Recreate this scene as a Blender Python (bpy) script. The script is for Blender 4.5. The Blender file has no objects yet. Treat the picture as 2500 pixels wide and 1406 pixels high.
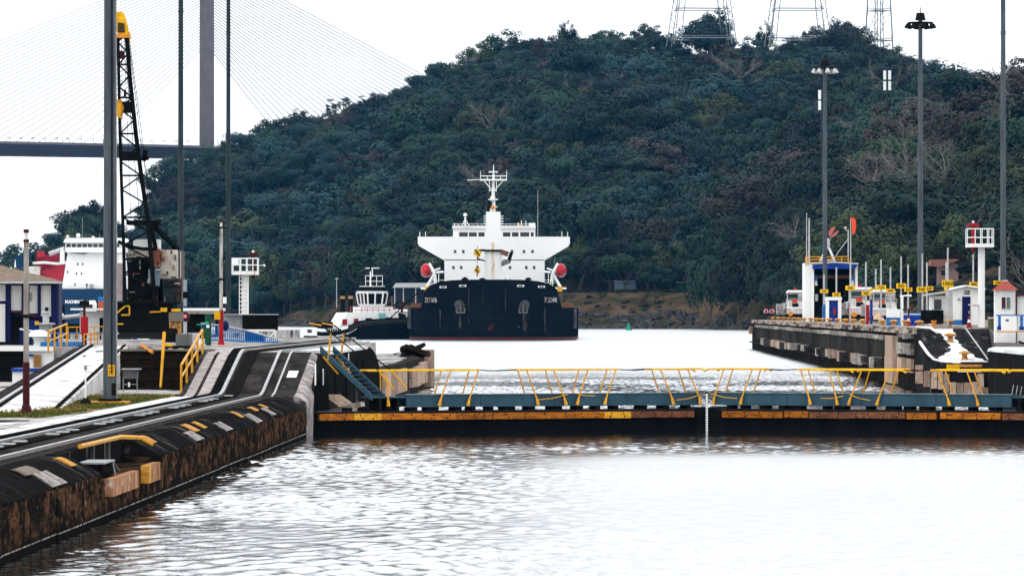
import bpy, math, random
import numpy as np
from mathutils import Vector, Matrix

random.seed(7)
rng = np.random.default_rng(11)
scene = bpy.context.scene
COL = scene.collection
R = math.radians

# ------------------------------------------------------------------ camera
F = 14250.0                     # focal length in photo pixels (photo is 2500 wide)
CX, CY, CAMZ = 1480.0, 764.0, 5.2   # vanishing point of the lock axis; camera height above the water
cam_d = bpy.data.cameras.new('camera')
cam = bpy.data.objects.new('camera', cam_d)
COL.objects.link(cam)
cam.location = (0, 0, CAMZ)
cam.rotation_euler = (R(90), 0, 0)
cam_d.sensor_width = 36
cam_d.lens = F / 2500 * 36
cam_d.shift_x = (1250 - CX) / 2500
cam_d.shift_y = (CY - 703) / 2500
cam_d.clip_start = 1
cam_d.clip_end = 20000
scene.camera = cam

# ------------------------------------------------------------------ overcast sky and weak sun
world = bpy.data.worlds.new('World')
scene.world = world
world.use_nodes = True
wn = world.node_tree
wn.nodes.clear()
sky = wn.nodes.new('ShaderNodeTexSky')
sky.sky_type = 'NISHITA'
sky.sun_disc = False
sky.sun_elevation = R(58)
sky.sun_rotation = R(40)
sky.dust_density = 4
hsv = wn.nodes.new('ShaderNodeHueSaturation')
hsv.inputs['Saturation'].default_value = 0.25
mixn = wn.nodes.new('ShaderNodeMix')
mixn.data_type = 'RGBA'
mixn.inputs[0].default_value = 0.8          # cloud cover: mostly an even white deck
mixn.inputs[7].default_value = (13.6, 14.2, 14.8, 1)
bgn = wn.nodes.new('ShaderNodeBackground')
bgn.inputs['Strength'].default_value = 0.1
won = wn.nodes.new('ShaderNodeOutputWorld')
wn.links.new(sky.outputs[0], hsv.inputs['Color'])
wn.links.new(hsv.outputs[0], mixn.inputs[6])
wn.links.new(mixn.outputs[2], bgn.inputs[0])
wn.links.new(bgn.outputs[0], won.inputs[0])

sun_d = bpy.data.lights.new('sun', 'SUN')
sun_d.energy = 0.9
sun_d.angle = R(25)
sun_d.color = (1, 0.96, 0.9)
sun = bpy.data.objects.new('sun', sun_d)
COL.objects.link(sun)
sun.rotation_euler = (R(32), 0, R(-40))

vs = scene.view_settings
vs.view_transform = 'Standard'
vs.look = 'None'
vs.exposure = 0.35
vs.gamma = 1
vs.use_curve_mapping = False
scene.cycles.max_bounces = 4
scene.cycles.diffuse_bounces = 1
scene.cycles.glossy_bounces = 2
scene.cycles.transparent_max_bounces = 4
scene.cycles.volume_bounces = 0

# ------------------------------------------------------------------ helpers
def X_(px, Y): return (px - CX) * Y / F
def Z_(py, Y): return CAMZ - (py - CY) * Y / F
def P(px, py, Y): return Vector((X_(px, Y), Y, Z_(py, Y)))

ORG = {}
class MB:
    """collects shapes, links them as one mesh"""
    def __init__(s): s.v = []; s.f = []
    def add(s, vs, fs):
        n = len(s.v); s.v += [tuple(v) for v in vs]; s.f += [tuple(i + n for i in f) for f in fs]; return s
    def box(s, a, b):
        (x0, y0, z0), (x1, y1, z1) = a, b
        if x0 > x1: x0, x1 = x1, x0
        if y0 > y1: y0, y1 = y1, y0
        if z0 > z1: z0, z1 = z1, z0
        return s.add([(x0,y0,z0),(x1,y0,z0),(x1,y1,z0),(x0,y1,z0),(x0,y0,z1),(x1,y0,z1),(x1,y1,z1),(x0,y1,z1)],
                     [(0,3,2,1),(4,5,6,7),(0,1,5,4),(1,2,6,5),(2,3,7,6),(3,0,4,7)])
    def obox(s, c, size, rz=0.0, rx=0.0, ry=0.0):
        m = Matrix.Translation(c) @ Matrix.Rotation(rz, 4, 'Z') @ Matrix.Rotation(ry, 4, 'Y') @ Matrix.Rotation(rx, 4, 'X')
        h = [q / 2 for q in size]
        vs = [m @ Vector((sx*h[0], sy*h[1], sz*h[2])) for sz in (-1,1) for sx, sy in ((-1,-1),(1,-1),(1,1),(-1,1))]
        return s.add(vs, [(0,3,2,1),(4,5,6,7),(0,1,5,4),(1,2,6,5),(2,3,7,6),(3,0,4,7)])
    def cyl(s, p0, p1, r0, r1=None, n=8, cap=True):
        p0 = Vector(p0); p1 = Vector(p1); r1 = r0 if r1 is None else r1
        d = (p1 - p0)
        if d.length < 1e-6: return s
        d.normalize()
        u = d.orthogonal().normalized() if abs(d.z) < 0.999 else Vector((1,0,0)); w = d.cross(u)
        vs = []
        for p, r in ((p0, r0), (p1, r1)):
            for i in range(n):
                a = 2*math.pi*i/n + math.pi/n; vs.append(p + (u*math.cos(a) + w*math.sin(a))*r)
        fs = [(i, (i+1) % n, n+(i+1) % n, n+i) for i in range(n)]
        if cap: fs += [tuple(range(n-1, -1, -1)), tuple(range(n, 2*n))]
        return s.add(vs, fs)
    def bar(s, p0, p1, w, h=None):      # square bar
        return s.cyl(p0, p1, w*0.7071, n=4) if h is None else s.cyl(p0, p1, w*0.7071, n=4)
    def path(s, pts, r, n=6):
        for a, b in zip(pts[:-1], pts[1:]): s.cyl(a, b, r, n=n)
        return s
    def lathe(s, prof, c, n=16):        # prof: (r, z) list
        vs = []; fs = []
        for r, z in prof:
            for i in range(n):
                a = 2*math.pi*i/n; vs.append((c[0]+r*math.cos(a), c[1]+r*math.sin(a), c[2]+z))
        m = len(prof)
        for j in range(m-1):
            for i in range(n): fs.append((j*n+i, j*n+(i+1) % n, (j+1)*n+(i+1) % n, (j+1)*n+i))
        fs.append(tuple(range(n-1, -1, -1))); fs.append(tuple(range((m-1)*n, m*n)))
        return s.add(vs, fs)
    def prism(s, poly, d):              # poly: planar 3D points, extruded by vector d
        n = len(poly); d = Vector(d); poly = [Vector(p) for p in poly]
        return s.add(poly + [p + d for p in poly],
                     [tuple(range(n)), tuple(range(2*n-1, n-1, -1))] + [(i, n+i, n+(i+1) % n, (i+1) % n) for i in range(n)])
    def quad(s, a, b, c, d): return s.add([a, b, c, d], [(0,1,2,3)])
    def loft(s, rings, close=True, caps=True):
        n = len(rings[0]); vs = [p for r in rings for p in r]; fs = []
        for j in range(len(rings)-1):
            for i in range(n if close else n-1):
                fs.append((j*n+i, j*n+(i+1) % n, (j+1)*n+(i+1) % n, (j+1)*n+i))
        if caps: fs += [tuple(range(n-1, -1, -1)), tuple(range((len(rings)-1)*n, len(rings)*n))]
        return s.add(vs, fs)
    def sphere(s, c, r, n=10, m=6, sz=1.0):
        prof = [(max(1e-3, r*math.sin(math.pi*j/m)), -r*sz*math.cos(math.pi*j/m)) for j in range(m+1)]
        return s.lathe(prof, c, n)
    def mesh(s, name, org=Vector((0,0,0)), smooth=False):
        me = bpy.data.meshes.new(name)
        me.from_pydata([(x-org[0], y-org[1], z-org[2]) for x, y, z in s.v], [], s.f)
        me.validate(); 
        import bmesh
        bm = bmesh.new(); bm.from_mesh(me); bmesh.ops.recalc_face_normals(bm, faces=bm.faces); bm.to_mesh(me); bm.free()
        if smooth:
            me.polygons.foreach_set('use_smooth', [True]*len(me.polygons)); me.set_sharp_from_angle(angle=R(40))
        me.update(); return me

def tag(o, label, cat, group=None):
    o['label'] = label; o['category'] = cat
    if group: o['group'] = group
    return o
def thing(name, label, cat, loc=(0,0,0), group=None):
    o = bpy.data.objects.new(name, None); COL.objects.link(o)
    o.empty_display_size = 0.2
    o.location = loc; ORG[o] = Vector(loc)
    return tag(o, label, cat, group)
def part(name, mb, mat, parent, label=None, smooth=False):
    org = ORG[parent]
    o = bpy.data.objects.new(name, mb.mesh(name, org, smooth)); COL.objects.link(o)
    o.parent = parent; ORG[o] = org
    o.data.materials.append(mat)
    if label: o['label'] = label
    return o
def one(name, mb, mat, label, cat, group=None, smooth=False, loc=None):
    org = Vector(loc) if loc is not None else Vector((sum(v[0] for v in mb.v)/len(mb.v), sum(v[1] for v in mb.v)/len(mb.v), min(v[2] for v in mb.v)))
    o = bpy.data.objects.new(name, mb.mesh(name, org, smooth)); COL.objects.link(o)
    o.location = org; ORG[o] = org
    o.data.materials.append(mat)
    return tag(o, label, cat, group)
def struct(name, mb, mat, smooth=False, kind='structure', label=None):
    o = bpy.data.objects.new(name, mb.mesh(name, Vector((0,0,0)), smooth)); COL.objects.link(o)
    ORG[o] = Vector((0,0,0)); o.data.materials.append(mat); o['kind'] = kind
    if label: o['label'] = label
    return o
_tc = {}
def text_part(txt, size, c, mat, parent, rz=0.0, sx=1.0, name='lettering', off=0.0, rx=90, extrude=0.01, thick=0.0):
    """flat lettering facing -Y, centred on c"""
    cu = bpy.data.curves.new('tmp', 'FONT'); cu.body = txt; cu.size = size; cu.align_x = 'CENTER'; cu.align_y = 'CENTER'
    cu.extrude = extrude; cu.offset = thick; cu.resolution_u = 3
    t = bpy.data.objects.new('tmp', cu); COL.objects.link(t)
    dg = bpy.context.evaluated_depsgraph_get(); dg.update()
    me = bpy.data.meshes.new_from_object(t.evaluated_get(dg))
    bpy.data.objects.remove(t); bpy.data.curves.remove(cu)
    m = Matrix.Translation(Vector(c) - ORG[parent]) @ Matrix.Rotation(rz, 4, 'Z') @ Matrix.Rotation(R(rx), 4, 'X') @ Matrix.Diagonal((sx, 1, 1, 1))
    me.transform(m); me.name = name
    o = bpy.data.objects.new(name, me); COL.objects.link(o); o.parent = parent; ORG[o] = ORG[parent]
    me.materials.clear(); me.materials.append(mat); return o

# ------------------------------------------------------------------ materials
def M(name, c1, c2=None, scale=1.0, rough=0.6, metal=0.0, bump=0.0, stretch=(1,1,1), thr=(0.35,0.65), c3=None, s3=0.3, thr3=(0.55,0.7), spec=0.1, rvar=0.0, coat=0.0, obj_rand=0.0, detail=6, st3=(1,1,1)):
    m = bpy.data.materials.new(name); m.use_nodes = True
    nt = m.node_tree; b = nt.nodes['Principled BSDF']
    b.inputs['Roughness'].default_value = rough; b.inputs['Metallic'].default_value = metal
    b.inputs['Specular IOR Level'].default_value = spec
    if coat: b.inputs['Coat Weight'].default_value = coat
    c1 = (*c1, 1)
    if c2 is None:
        b.inputs['Base Color'].default_value = c1; return m
    tc = nt.nodes.new('ShaderNodeNewGeometry')
    def noise(sc, st, dt):
        mp = nt.nodes.new('ShaderNodeMapping'); mp.inputs['Scale'].default_value = [sc*q for q in st]
        n = nt.nodes.new('ShaderNodeTexNoise'); n.inputs['Scale'].default_value = 1; n.inputs['Detail'].default_value = dt; n.inputs['Roughness'].default_value = 0.65
        nt.links.new(tc.outputs['Position'], mp.inputs[0]); nt.links.new(mp.outputs[0], n.inputs[0]); return n
    n1 = noise(scale, stretch, detail)
    rp = nt.nodes.new('ShaderNodeValToRGB'); rp.color_ramp.elements[0].position = thr[0]; rp.color_ramp.elements[1].position = thr[1]
    rp.color_ramp.elements[0].color = c1; rp.color_ramp.elements[1].color = (*c2, 1)
    nt.links.new(n1.outputs[0], rp.inputs[0]); out = rp.outputs[0]
    if c3 is not None:
        n3 = noise(s3, st3, 5)
        r3 = nt.nodes.new('ShaderNodeMapRange'); r3.inputs[1].default_value = thr3[0]; r3.inputs[2].default_value = thr3[1]
        nt.links.new(n3.outputs[0], r3.inputs[0])
        mx = nt.nodes.new('ShaderNodeMix'); mx.data_type = 'RGBA'; mx.inputs[7].default_value = (*c3, 1)
        nt.links.new(r3.outputs[0], mx.inputs[0]); nt.links.new(out, mx.inputs[6]); out = mx.outputs[2]
    if obj_rand:
        oi = nt.nodes.new('ShaderNodeObjectInfo'); hs = nt.nodes.new('ShaderNodeHueSaturation')
        mr = nt.nodes.new('ShaderNodeMapRange'); mr.inputs[3].default_value = 1-obj_rand; mr.inputs[4].default_value = 1+obj_rand
        nt.links.new(oi.outputs['Random'], mr.inputs[0]); nt.links.new(mr.outputs[0], hs.inputs['Value']); nt.links.new(out, hs.inputs['Color']); out = hs.outputs[0]
    nt.links.new(out, b.inputs['Base Color'])
    if rvar:
        mr = nt.nodes.new('ShaderNodeMapRange'); mr.inputs[3].default_value = max(0, rough-rvar); mr.inputs[4].default_value = min(1, rough+rvar)
        nt.links.new(n1.outputs[0], mr.inputs[0]); nt.links.new(mr.outputs[0], b.inputs['Roughness'])
    if bump:
        bp = nt.nodes.new('ShaderNodeBump'); bp.inputs['Strength'].default_value = bump; bp.inputs['Distance'].default_value = 0.1
        nt.links.new(n1.outputs[0], bp.inputs['Height']); nt.links.new(bp.outputs[0], b.inputs['Normal'])
    return m

white = M('white_paint', (.80,.80,.78), (.62,.60,.56), 1.6, .45, thr=(.62,.85), stretch=(1,1,.25))
white_ship = M('ship_white', (.82,.82,.80), (.70,.66,.58), .6, .4, thr=(.66,.9), stretch=(1,1,.2))
white_rust = M('rusty_white_paint', (.74,.72,.68), (.25,.11,.05), 2.5, .55, thr=(.56,.72), stretch=(1,1,.3))
yellow = M('yellow_paint', (.62,.29,.015), (.28,.11,.015), 3, .45, thr=(.5,.75))
yellow_b = M('bright_yellow_paint', (.80,.46,.01), (.55,.26,.01), 3, .4)
sign_y = M('sign_yellow', (.86,.52,.01), (.8,.44,.01), 2, .4)
orange = M('orange_paint', (.72,.28,.03), (.5,.16,.03), 4, .5)
rusty_y = M('rusty_orange_paint', (.34,.12,.025), (.58,.32,.09), 6, .55, thr=(.4,.6), c3=(.16,.05,.02), s3=5)
red = M('red_paint', (.38,.010,.016), (.22,.008,.012), 2, .4)
darkred = M('dark_red_paint', (.06,.006,.010), (.03,.005,.006), 4, .5)
shipred = M('ship_red', (.42,.03,.05), (.25,.02,.03), .5, .5)
blue = M('blue_paint', (.008,.05,.33), (.006,.03,.2), 2, .4)
navy = M('navy_paint', (.004,.008,.075), (.003,.006,.045), 2, .5)
midblue = M('mid_blue_paint', (.02,.17,.45), (.015,.1,.3), 2, .45)
shipblue = M('ship_blue', (.006,.035,.09), (.005,.025,.06), .4, .4)
green = M('green_paint', (.01,.075,.04), (.008,.04,.02), 2, .5)
teal = M('teal_paint', (.02,.3,.2), (.01,.2,.13), 2, .5)
black = M('black_steel', (.004,.004,.0045), (.010,.0095,.009), 2, .7, spec=0)
black_m = M('black_machinery', (.005,.005,.0055), (.016,.0145,.013), 4, .7, spec=0)
hullblack = M('hull_black', (.003,.0045,.008), (.006,.009,.013), .25, .4, stretch=(1,1,.3), c3=(.03,.025,.022), s3=.5, thr3=(.66,.8), st3=(1,1,.12), spec=0)
grey_steel = M('galvanised_steel', (.045,.058,.070), (.085,.10,.115), 3, .5, metal=.2, stretch=(1,1,.15), c3=(.22,.24,.25), s3=1.2, thr3=(.68,.74))
darkpole = M('weathered_dark_pole', (.012,.02,.024), (.03,.042,.05), 2, .5, stretch=(1,1,.2))
grey = M('grey_paint', (.3,.31,.32), (.2,.21,.22), 2, .55)
lgrey = M('light_grey_paint', (.5,.5,.5), (.36,.36,.36), 2, .5)
steel_l = M('worn_steel', (.45,.45,.45), (.2,.19,.18), 5, .35, metal=.6)
glass = M('dark_glass', (.006,.008,.009), None, rough=.08, spec=.5)
glass_g = M('green_glass', (.01,.03,.025), None, rough=.1, spec=.5)
beamblue = M('blue_grey_beam', (.03,.075,.105), (.022,.05,.07), 1.2, .5, c3=(.012,.012,.012), s3=.8, thr3=(.62,.75), stretch=(1,1,.3))
concrete = M('pale_concrete', (.50,.47,.46), (.26,.24,.23), 1.0, .8, thr=(.42,.6), c3=(.035,.03,.028), s3=.5, thr3=(.46,.64), st3=(1,.25,1), bump=.2, spec=0)
concrete_w = M('white_wet_concrete', (.68,.67,.66), (.5,.49,.48), .8, .5, thr=(.45,.6), c3=(.14,.13,.125), s3=.7, thr3=(.56,.72), st3=(1,.3,1), spec=0)
concrete_d = M('dark_stained_concrete', (.018,.016,.0155), (.05,.044,.042), 1.2, .6, thr=(.4,.66), stretch=(1,.4,1), c3=(.17,.16,.155), s3=.9, thr3=(.64,.8), st3=(2,.35,1), bump=.3, spec=0)
concrete_b = M('black_stained_concrete', (.006,.006,.0062), (.014,.013,.0128), 3, .9, stretch=(1,.7,.25), c3=(.17,.165,.16), s3=1.5, thr3=(.57,.74), st3=(.25,1.0,.25), bump=.4, spec=0)  # pale streaks: rope wear plus wet glints put into the colour
retain = M('brown_black_retaining_wall', (.006,.005,.0045), (.022,.014,.008), 3, .6, c3=(.09,.045,.015), s3=2, thr3=(.66,.8), bump=.3, spec=0)
timber = M('weathered_timber', (.46,.34,.27), (.25,.17,.12), 5, .75, stretch=(1,1,.25), c3=(.05,.04,.035), s3=3, thr3=(.55,.72), obj_rand=.35, bump=.3, spec=0)
timber_g = M('grey_weathered_timber', (.42,.38,.33), (.12,.11,.10), 4, .75, stretch=(1,.2,1), c3=(.02,.02,.02), s3=.9, thr3=(.5,.66), obj_rand=.45, spec=0)  # tone lightened to carry the sky-lit tops of the fender rows
timber_d = M('dark_timber', (.018,.017,.016), (.045,.042,.038), 3, .8, stretch=(1,.4,.25), obj_rand=.4, spec=0)
plank_o = M('orange_varnished_plank', (.42,.135,.006), (.17,.045,.005), 4, .45, stretch=(.25,1,2.5), thr=(.35,.65), c3=(.03,.012,.006), s3=3.2, thr3=(.55,.72), st3=(.5,1,3), obj_rand=.28)
plank_y = M('yellow_end_plank', (.72,.36,.02), (.4,.16,.015), 5, .5, stretch=(.4,1,2), c3=(.08,.03,.01), s3=4, thr3=(.6,.75))
plank_b = M('brown_worn_plank', (.2,.075,.03), (.09,.03,.016), 5, .6, stretch=(.25,1,2.5), c3=(.02,.012,.01), s3=3, thr3=(.52,.7), obj_rand=.2)
rooftile = M('brown_roof', (.22,.16,.12), (.15,.11,.085), 3, .7)
redroof = M('red_tin_roof', (.34,.06,.045), (.24,.045,.035), 4, .5)
pinkroof = M('faded_tile_roof', (.3,.13,.1), (.22,.1,.08), 2, .8)
wallcream = M('cream_wall', (.74,.73,.70), (.6,.58,.55), 1.5, .6, thr=(.5,.8), stretch=(1,1,.3))
creamrust = M('rusty_cream_panel', (.62,.56,.48), (.34,.17,.08), 1.6, .6, thr=(.5,.74), stretch=(1,1,.4))
bark = M('bark', (.10,.085,.07), (.05,.042,.035), 2, .9)
barkpale = M('pale_bark', (.2,.18,.16), (.1,.09,.085), 2, .9)
bridgec = M('bridge_concrete', (.14,.13,.14), (.11,.10,.115), .3, .8)
bridged = M('bridge_deck_concrete', (.04,.045,.07), (.03,.034,.055), .05, .8)
cable_m = M('stay_cable', (.2,.2,.2), None, rough=.6)
pylon_m = M('pylon_steel', (.22,.24,.26), None, rough=.6)
orange_hv = M('orange_fabric', (.75,.08,.03), None, rough=.8)
pinkfab = M('faded_red_fabric', (.45,.12,.11), None, rough=.8)
skinm = M('skin', (.18,.09,.06), None, rough=.6)
cloth_w = M('white_shirt', (.7,.7,.72), None, rough=.9)
cloth_n = M('navy_trousers', (.01,.012,.03), None, rough=.9)
vest_r = M('red_vest', (.45,.02,.05), None, rough=.9)
vest_g = M('green_vest', (.15,.6,.05), None, rough=.9)
rubber = M('black_rubber', (.008,.008,.009), (.018,.018,.018), 3, .7)
# ------------------------------------------------------------------ land
def lerp_tab(tab):
    xs = np.array([t[0] for t in tab], float); ys = np.array([t[1] for t in tab], float)
    return lambda x: np.interp(x, xs, ys)
# distances to the shore, height of the bank, canopy skyline, all by bearing (photo column)
f_shore = lerp_tab([(-400,2400),(300,2330),(680,2245),(820,2120),(1000,2010),(1400,1905),(1700,1880),(1850,1790),(1950,1640),(2080,1330),(2500,1180),(2900,1150)])
f_bank = lerp_tab([(-400,3),(680,6),(1000,8),(1380,12),(1700,12),(1850,6),(2100,6),(2900,8)])
f_ridge = lerp_tab([(-400, 800), (300, 745), (345, 590), (372, 450), (400, 395), (440, 370), (540, 335), (600, 315), (640, 295), (700, 279), (760, 266), (860, 244), (955, 221), (985, 191), (1045, 168), (1110, 146), (1160, 128), (1240, 106), (1330, 91), (1360, 75), (1420, 68), (1500, 72), (1600, 80), (1680, 92), (1720, 72), (1760, 60), (1800, 95), (1870, 90), (1930, 105), (1990, 85), (2050, 72), (2100, 99), (2140, 119), (2200, 169), (2250, 202), (2310, 224), (2360, 234), (2420, 256), (2500, 269), (2900, 364)])
f_ridge2 = lerp_tab([(1620,780),(1690,680),(1730,580),(1765,500),(1800,462),(1840,500),(1885,545),(1930,500),(1990,440),(2040,452),(2090,480),(2120,430),(2200,352),(2300,300),(2400,268),(2500,225),(2700,150),(2900,120)])
f_yr2 = lerp_tab([(1600,2070),(1850,2020),(2000,1960),(2120,1890),(2900,1870)])
YR, YR2 = 2700.0, 1870.0
def vnoise(x, y, seed, wl):
    r = np.random.default_rng(seed); z = 0
    for i in range(7):
        a = r.uniform(0, 2*math.pi); w = 2*math.pi/(wl*r.uniform(.6, 1.6)); z = z + np.sin((x*math.cos(a)+y*math.sin(a))*w + r.uniform(0, 6.3))
    return z/3.0
def H(X, Y):
    X = np.asarray(X, float); Y = np.asarray(Y, float)
    px = CX + F*X/Y
    ys = f_shore(px); d = Y - ys + 6*vnoise(X, Y, 5, 60)
    bank = f_bank(px)*np.clip(d/48, -0.5, 1)
    pr = CX + F*X/YR
    hr = CAMZ + (CY - f_ridge(pr))*YR/F - 12.5
    u = np.clip((Y-ys-110)/np.maximum(YR-ys-110, 50), 0, 1)
    h1 = bank + np.maximum(hr - f_bank(px), 0)*u**1.1
    h1 = h1 + 7*vnoise(X, Y, 3, 150)*np.sin(math.pi*u)*np.clip(hr/90, 0, 1)
    h1 = np.where(Y > YR, h1 - .35*(Y-YR), h1)
    yr2 = f_yr2(px)
    hr2 = CAMZ + (CY - f_ridge2(px))*yr2/F - 9
    u2 = np.clip((Y-ys-15)/np.maximum(yr2-ys-15, 50), 0, 1)
    h2 = bank + np.maximum(hr2-f_bank(px), 0)*u2 + 3*vnoise(X, Y, 9, 90)*np.sin(math.pi*u2)
    h2 = np.where(Y > yr2, h2 - .4*(Y-yr2), h2)
    h2 = np.where(px > 1640, h2, -50)
    kx, ky = X_(195, 2400), 2430
    h3 = 38*np.exp(-((X-kx)/15)**2 - ((Y-ky)/90)**2) - 2 + 6*np.exp(-((X-kx-14)/9)**2 - ((Y-ky)/90)**2)
    h4 = 22*np.exp(-((X-X_(110, 2400))/9)**2 - ((Y-ky)/90)**2) - 2
    return np.maximum(np.maximum(h1, h2), np.maximum(np.maximum(h3, h4), -6))

def grid_obj(name, xs, ys, Z, mat, smooth=True):
    nx, ny = len(xs), len(ys); XX, YY = np.meshgrid(xs, ys)
    vs = np.stack([XX.ravel(), YY.ravel(), Z.ravel()], 1)
    i = np.arange((ny-1)*(nx-1)); r = i//(nx-1); c = i % (nx-1); b = r*nx+c
    fs = np.stack([b, b+1, b+nx+1, b+nx], 1)
    me = bpy.data.meshes.new(name); me.vertices.add(len(vs)); me.vertices.foreach_set('co', vs.ravel())
    me.loops.add(4*len(fs)); me.loops.foreach_set('vertex_index', fs.ravel().astype(np.int32))
    me.polygons.add(len(fs)); me.polygons.foreach_set('loop_start', np.arange(0, 4*len(fs), 4, dtype=np.int32))
    me.update(calc_edges=True); me.validate()
    if smooth: me.polygons.foreach_set('use_smooth', np.ones(len(fs), bool))
    me.materials.append(mat)
    o = bpy.data.objects.new(name, me); COL.objects.link(o); o['kind'] = 'structure'; ORG[o] = Vector((0,0,0)); return o

ground_m = M('hill_ground', (.03,.021,.015), (.095,.064,.040), .12, .95, c3=(.026,.028,.011), s3=.07, thr3=(.45,.6), spec=0, bump=.3)
xs = np.linspace(-520, 430, 240); ys = np.linspace(1080, 3250, 340)
XX, YY = np.meshgrid(xs, ys)
grid_obj('hills', xs, ys, H(XX, YY), ground_m)

# ------------------------------------------------------------------ water: one sheet, real ripples near, finer ones as relief
ysw = [60.0]
while ysw[-1] < 4200:
    y = ysw[-1]; ysw.append(y + (0.16 if 105 < y < 300 else 0.35 if 300 <= y < 540 else 2 if y < 105 else max(.6, y*.008)))
xsw = np.unique(np.concatenate([np.linspace(-700, -60, 14), np.linspace(-60, -13, 12), np.arange(-13, 22, .18), np.linspace(22, 60, 10), np.linspace(60, 500, 10)]))
ysw = np.array(ysw)
XX, YY = np.meshgrid(xsw, ysw)
wz = np.zeros_like(XX)
r_ = np.random.default_rng(21)
patch = np.clip(.62 + .5*vnoise(XX, YY*.6, 31, 26), .25, 1.4)
for i in range(46):
    wl = math.exp(r_.uniform(math.log(.55), math.log(2.6))); a = r_.normal(math.pi/2, 1.0)
    k = 2*math.pi/wl; amp = .006*wl/(2*math.pi)*1.0
    wz += amp*np.sin(k*(XX*math.cos(a)+YY*math.sin(a)) + r_.uniform(0, 6.3))
# wave groups: patches about a metre wide and a few metres long that tilt together
for i in range(30):
    ly = math.exp(r_.uniform(math.log(1.6), math.log(5.0))); lx = math.exp(r_.uniform(math.log(.55), math.log(2.2)))*r_.choice([-1, 1]); ky = 2*math.pi/ly
    wz += .0125/ky*np.sin(2*math.pi/lx*XX + ky*YY + r_.uniform(0, 6.3))
sp = np.gradient(ysw)[:, None]
inner = ((XX > -13) & (XX < 22))
calm = np.where(YY < 262, np.interp(YY, [205, 225, 240, 250], [1, .55, .3, .2])*np.interp(XX, [-12, -7, 4], [1.15, 1.0, .62]), 1)
wz = wz*patch*1.15*calm*np.clip((1.0-sp)/.6, 0, 1)*inner
water_m = bpy.data.materials.new('water'); water_m.use_nodes = True
nt = water_m.node_tree; nt.nodes.clear()
wout = nt.nodes.new('ShaderNodeOutputMaterial'); wmix = nt.nodes.new('ShaderNodeMixShader'); wdif = nt.nodes.new('ShaderNodeBsdfDiffuse'); wgl = nt.nodes.new('ShaderNodeBsdfGlossy')
wdif.inputs[0].default_value = (.012, .016, .014, 1); wgl.distribution = 'MULTI_GGX'; wmix.inputs[0].default_value = .9
nt.links.new(wdif.outputs[0], wmix.inputs[1]); nt.links.new(wgl.outputs[0], wmix.inputs[2]); nt.links.new(wmix.outputs[0], wout.inputs[0]); b = wgl
geo = nt.nodes.new('ShaderNodeNewGeometry')
def wnoise(scale, st, detail):
    mp = nt.nodes.new('ShaderNodeMapping'); mp.inputs['Scale'].default_value = [scale*s for s in st]
    n = nt.nodes.new('ShaderNodeTexNoise'); n.inputs['Scale'].default_value = 1; n.inputs['Detail'].default_value = detail
    nt.links.new(geo.outputs['Position'], mp.inputs[0]); nt.links.new(mp.outputs[0], n.inputs[0]); return n
n1 = wnoise(2.6, (1, .9, 1), 3); n2 = wnoise(.22, (1, .8, 1), 3)
ad = nt.nodes.new('ShaderNodeMath'); ad.operation = 'MULTIPLY_ADD'; ad.inputs[1].default_value = 2.2
nt.links.new(n2.outputs[0], ad.inputs[0]); nt.links.new(n1.outputs[0], ad.inputs[2])
bp = nt.nodes.new('ShaderNodeBump'); bp.inputs['Strength'].default_value = .2; bp.inputs['Distance'].default_value = .06
nt.links.new(ad.outputs[0], bp.inputs['Height']); nt.links.new(bp.outputs[0], b.inputs['Normal'])
# open water ruffles with distance: unresolved wavelets widen the reflection
sx = nt.nodes.new('ShaderNodeSeparateXYZ'); nt.links.new(geo.outputs['Position'], sx.inputs[0])
def wmap(sock, a, b_, lo, hi):
    q = nt.nodes.new('ShaderNodeMapRange'); q.interpolation_type = 'SMOOTHSTEP'; q.inputs[1].default_value = a; q.inputs[2].default_value = b_; q.inputs[3].default_value = lo; q.inputs[4].default_value = hi; nt.links.new(sock, q.inputs[0]); return q.outputs[0]
def wmath(op, a, b_):
    q = nt.nodes.new('ShaderNodeMath'); q.operation = op; nt.links.new(a, q.inputs[0]); nt.links.new(b_, q.inputs[1]); return q.outputs[0]
# wind ruffles the middle of the chamber; water sheltered by the wall and the gate stays glassy
lee = wmath('MULTIPLY', wmap(sx.outputs['X'], -9, 4, 0, 1), wmap(sx.outputs['Y'], 232, 200, 0, 1))
rr_ = wmath('MAXIMUM', wmap(lee, 0, 1, .025, .23), wmap(sx.outputs['Y'], 400, 640, .05, .32))
nt.links.new(rr_, wgl.inputs['Roughness'])
grid_obj('water', xsw, ysw, wz, water_m)

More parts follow.
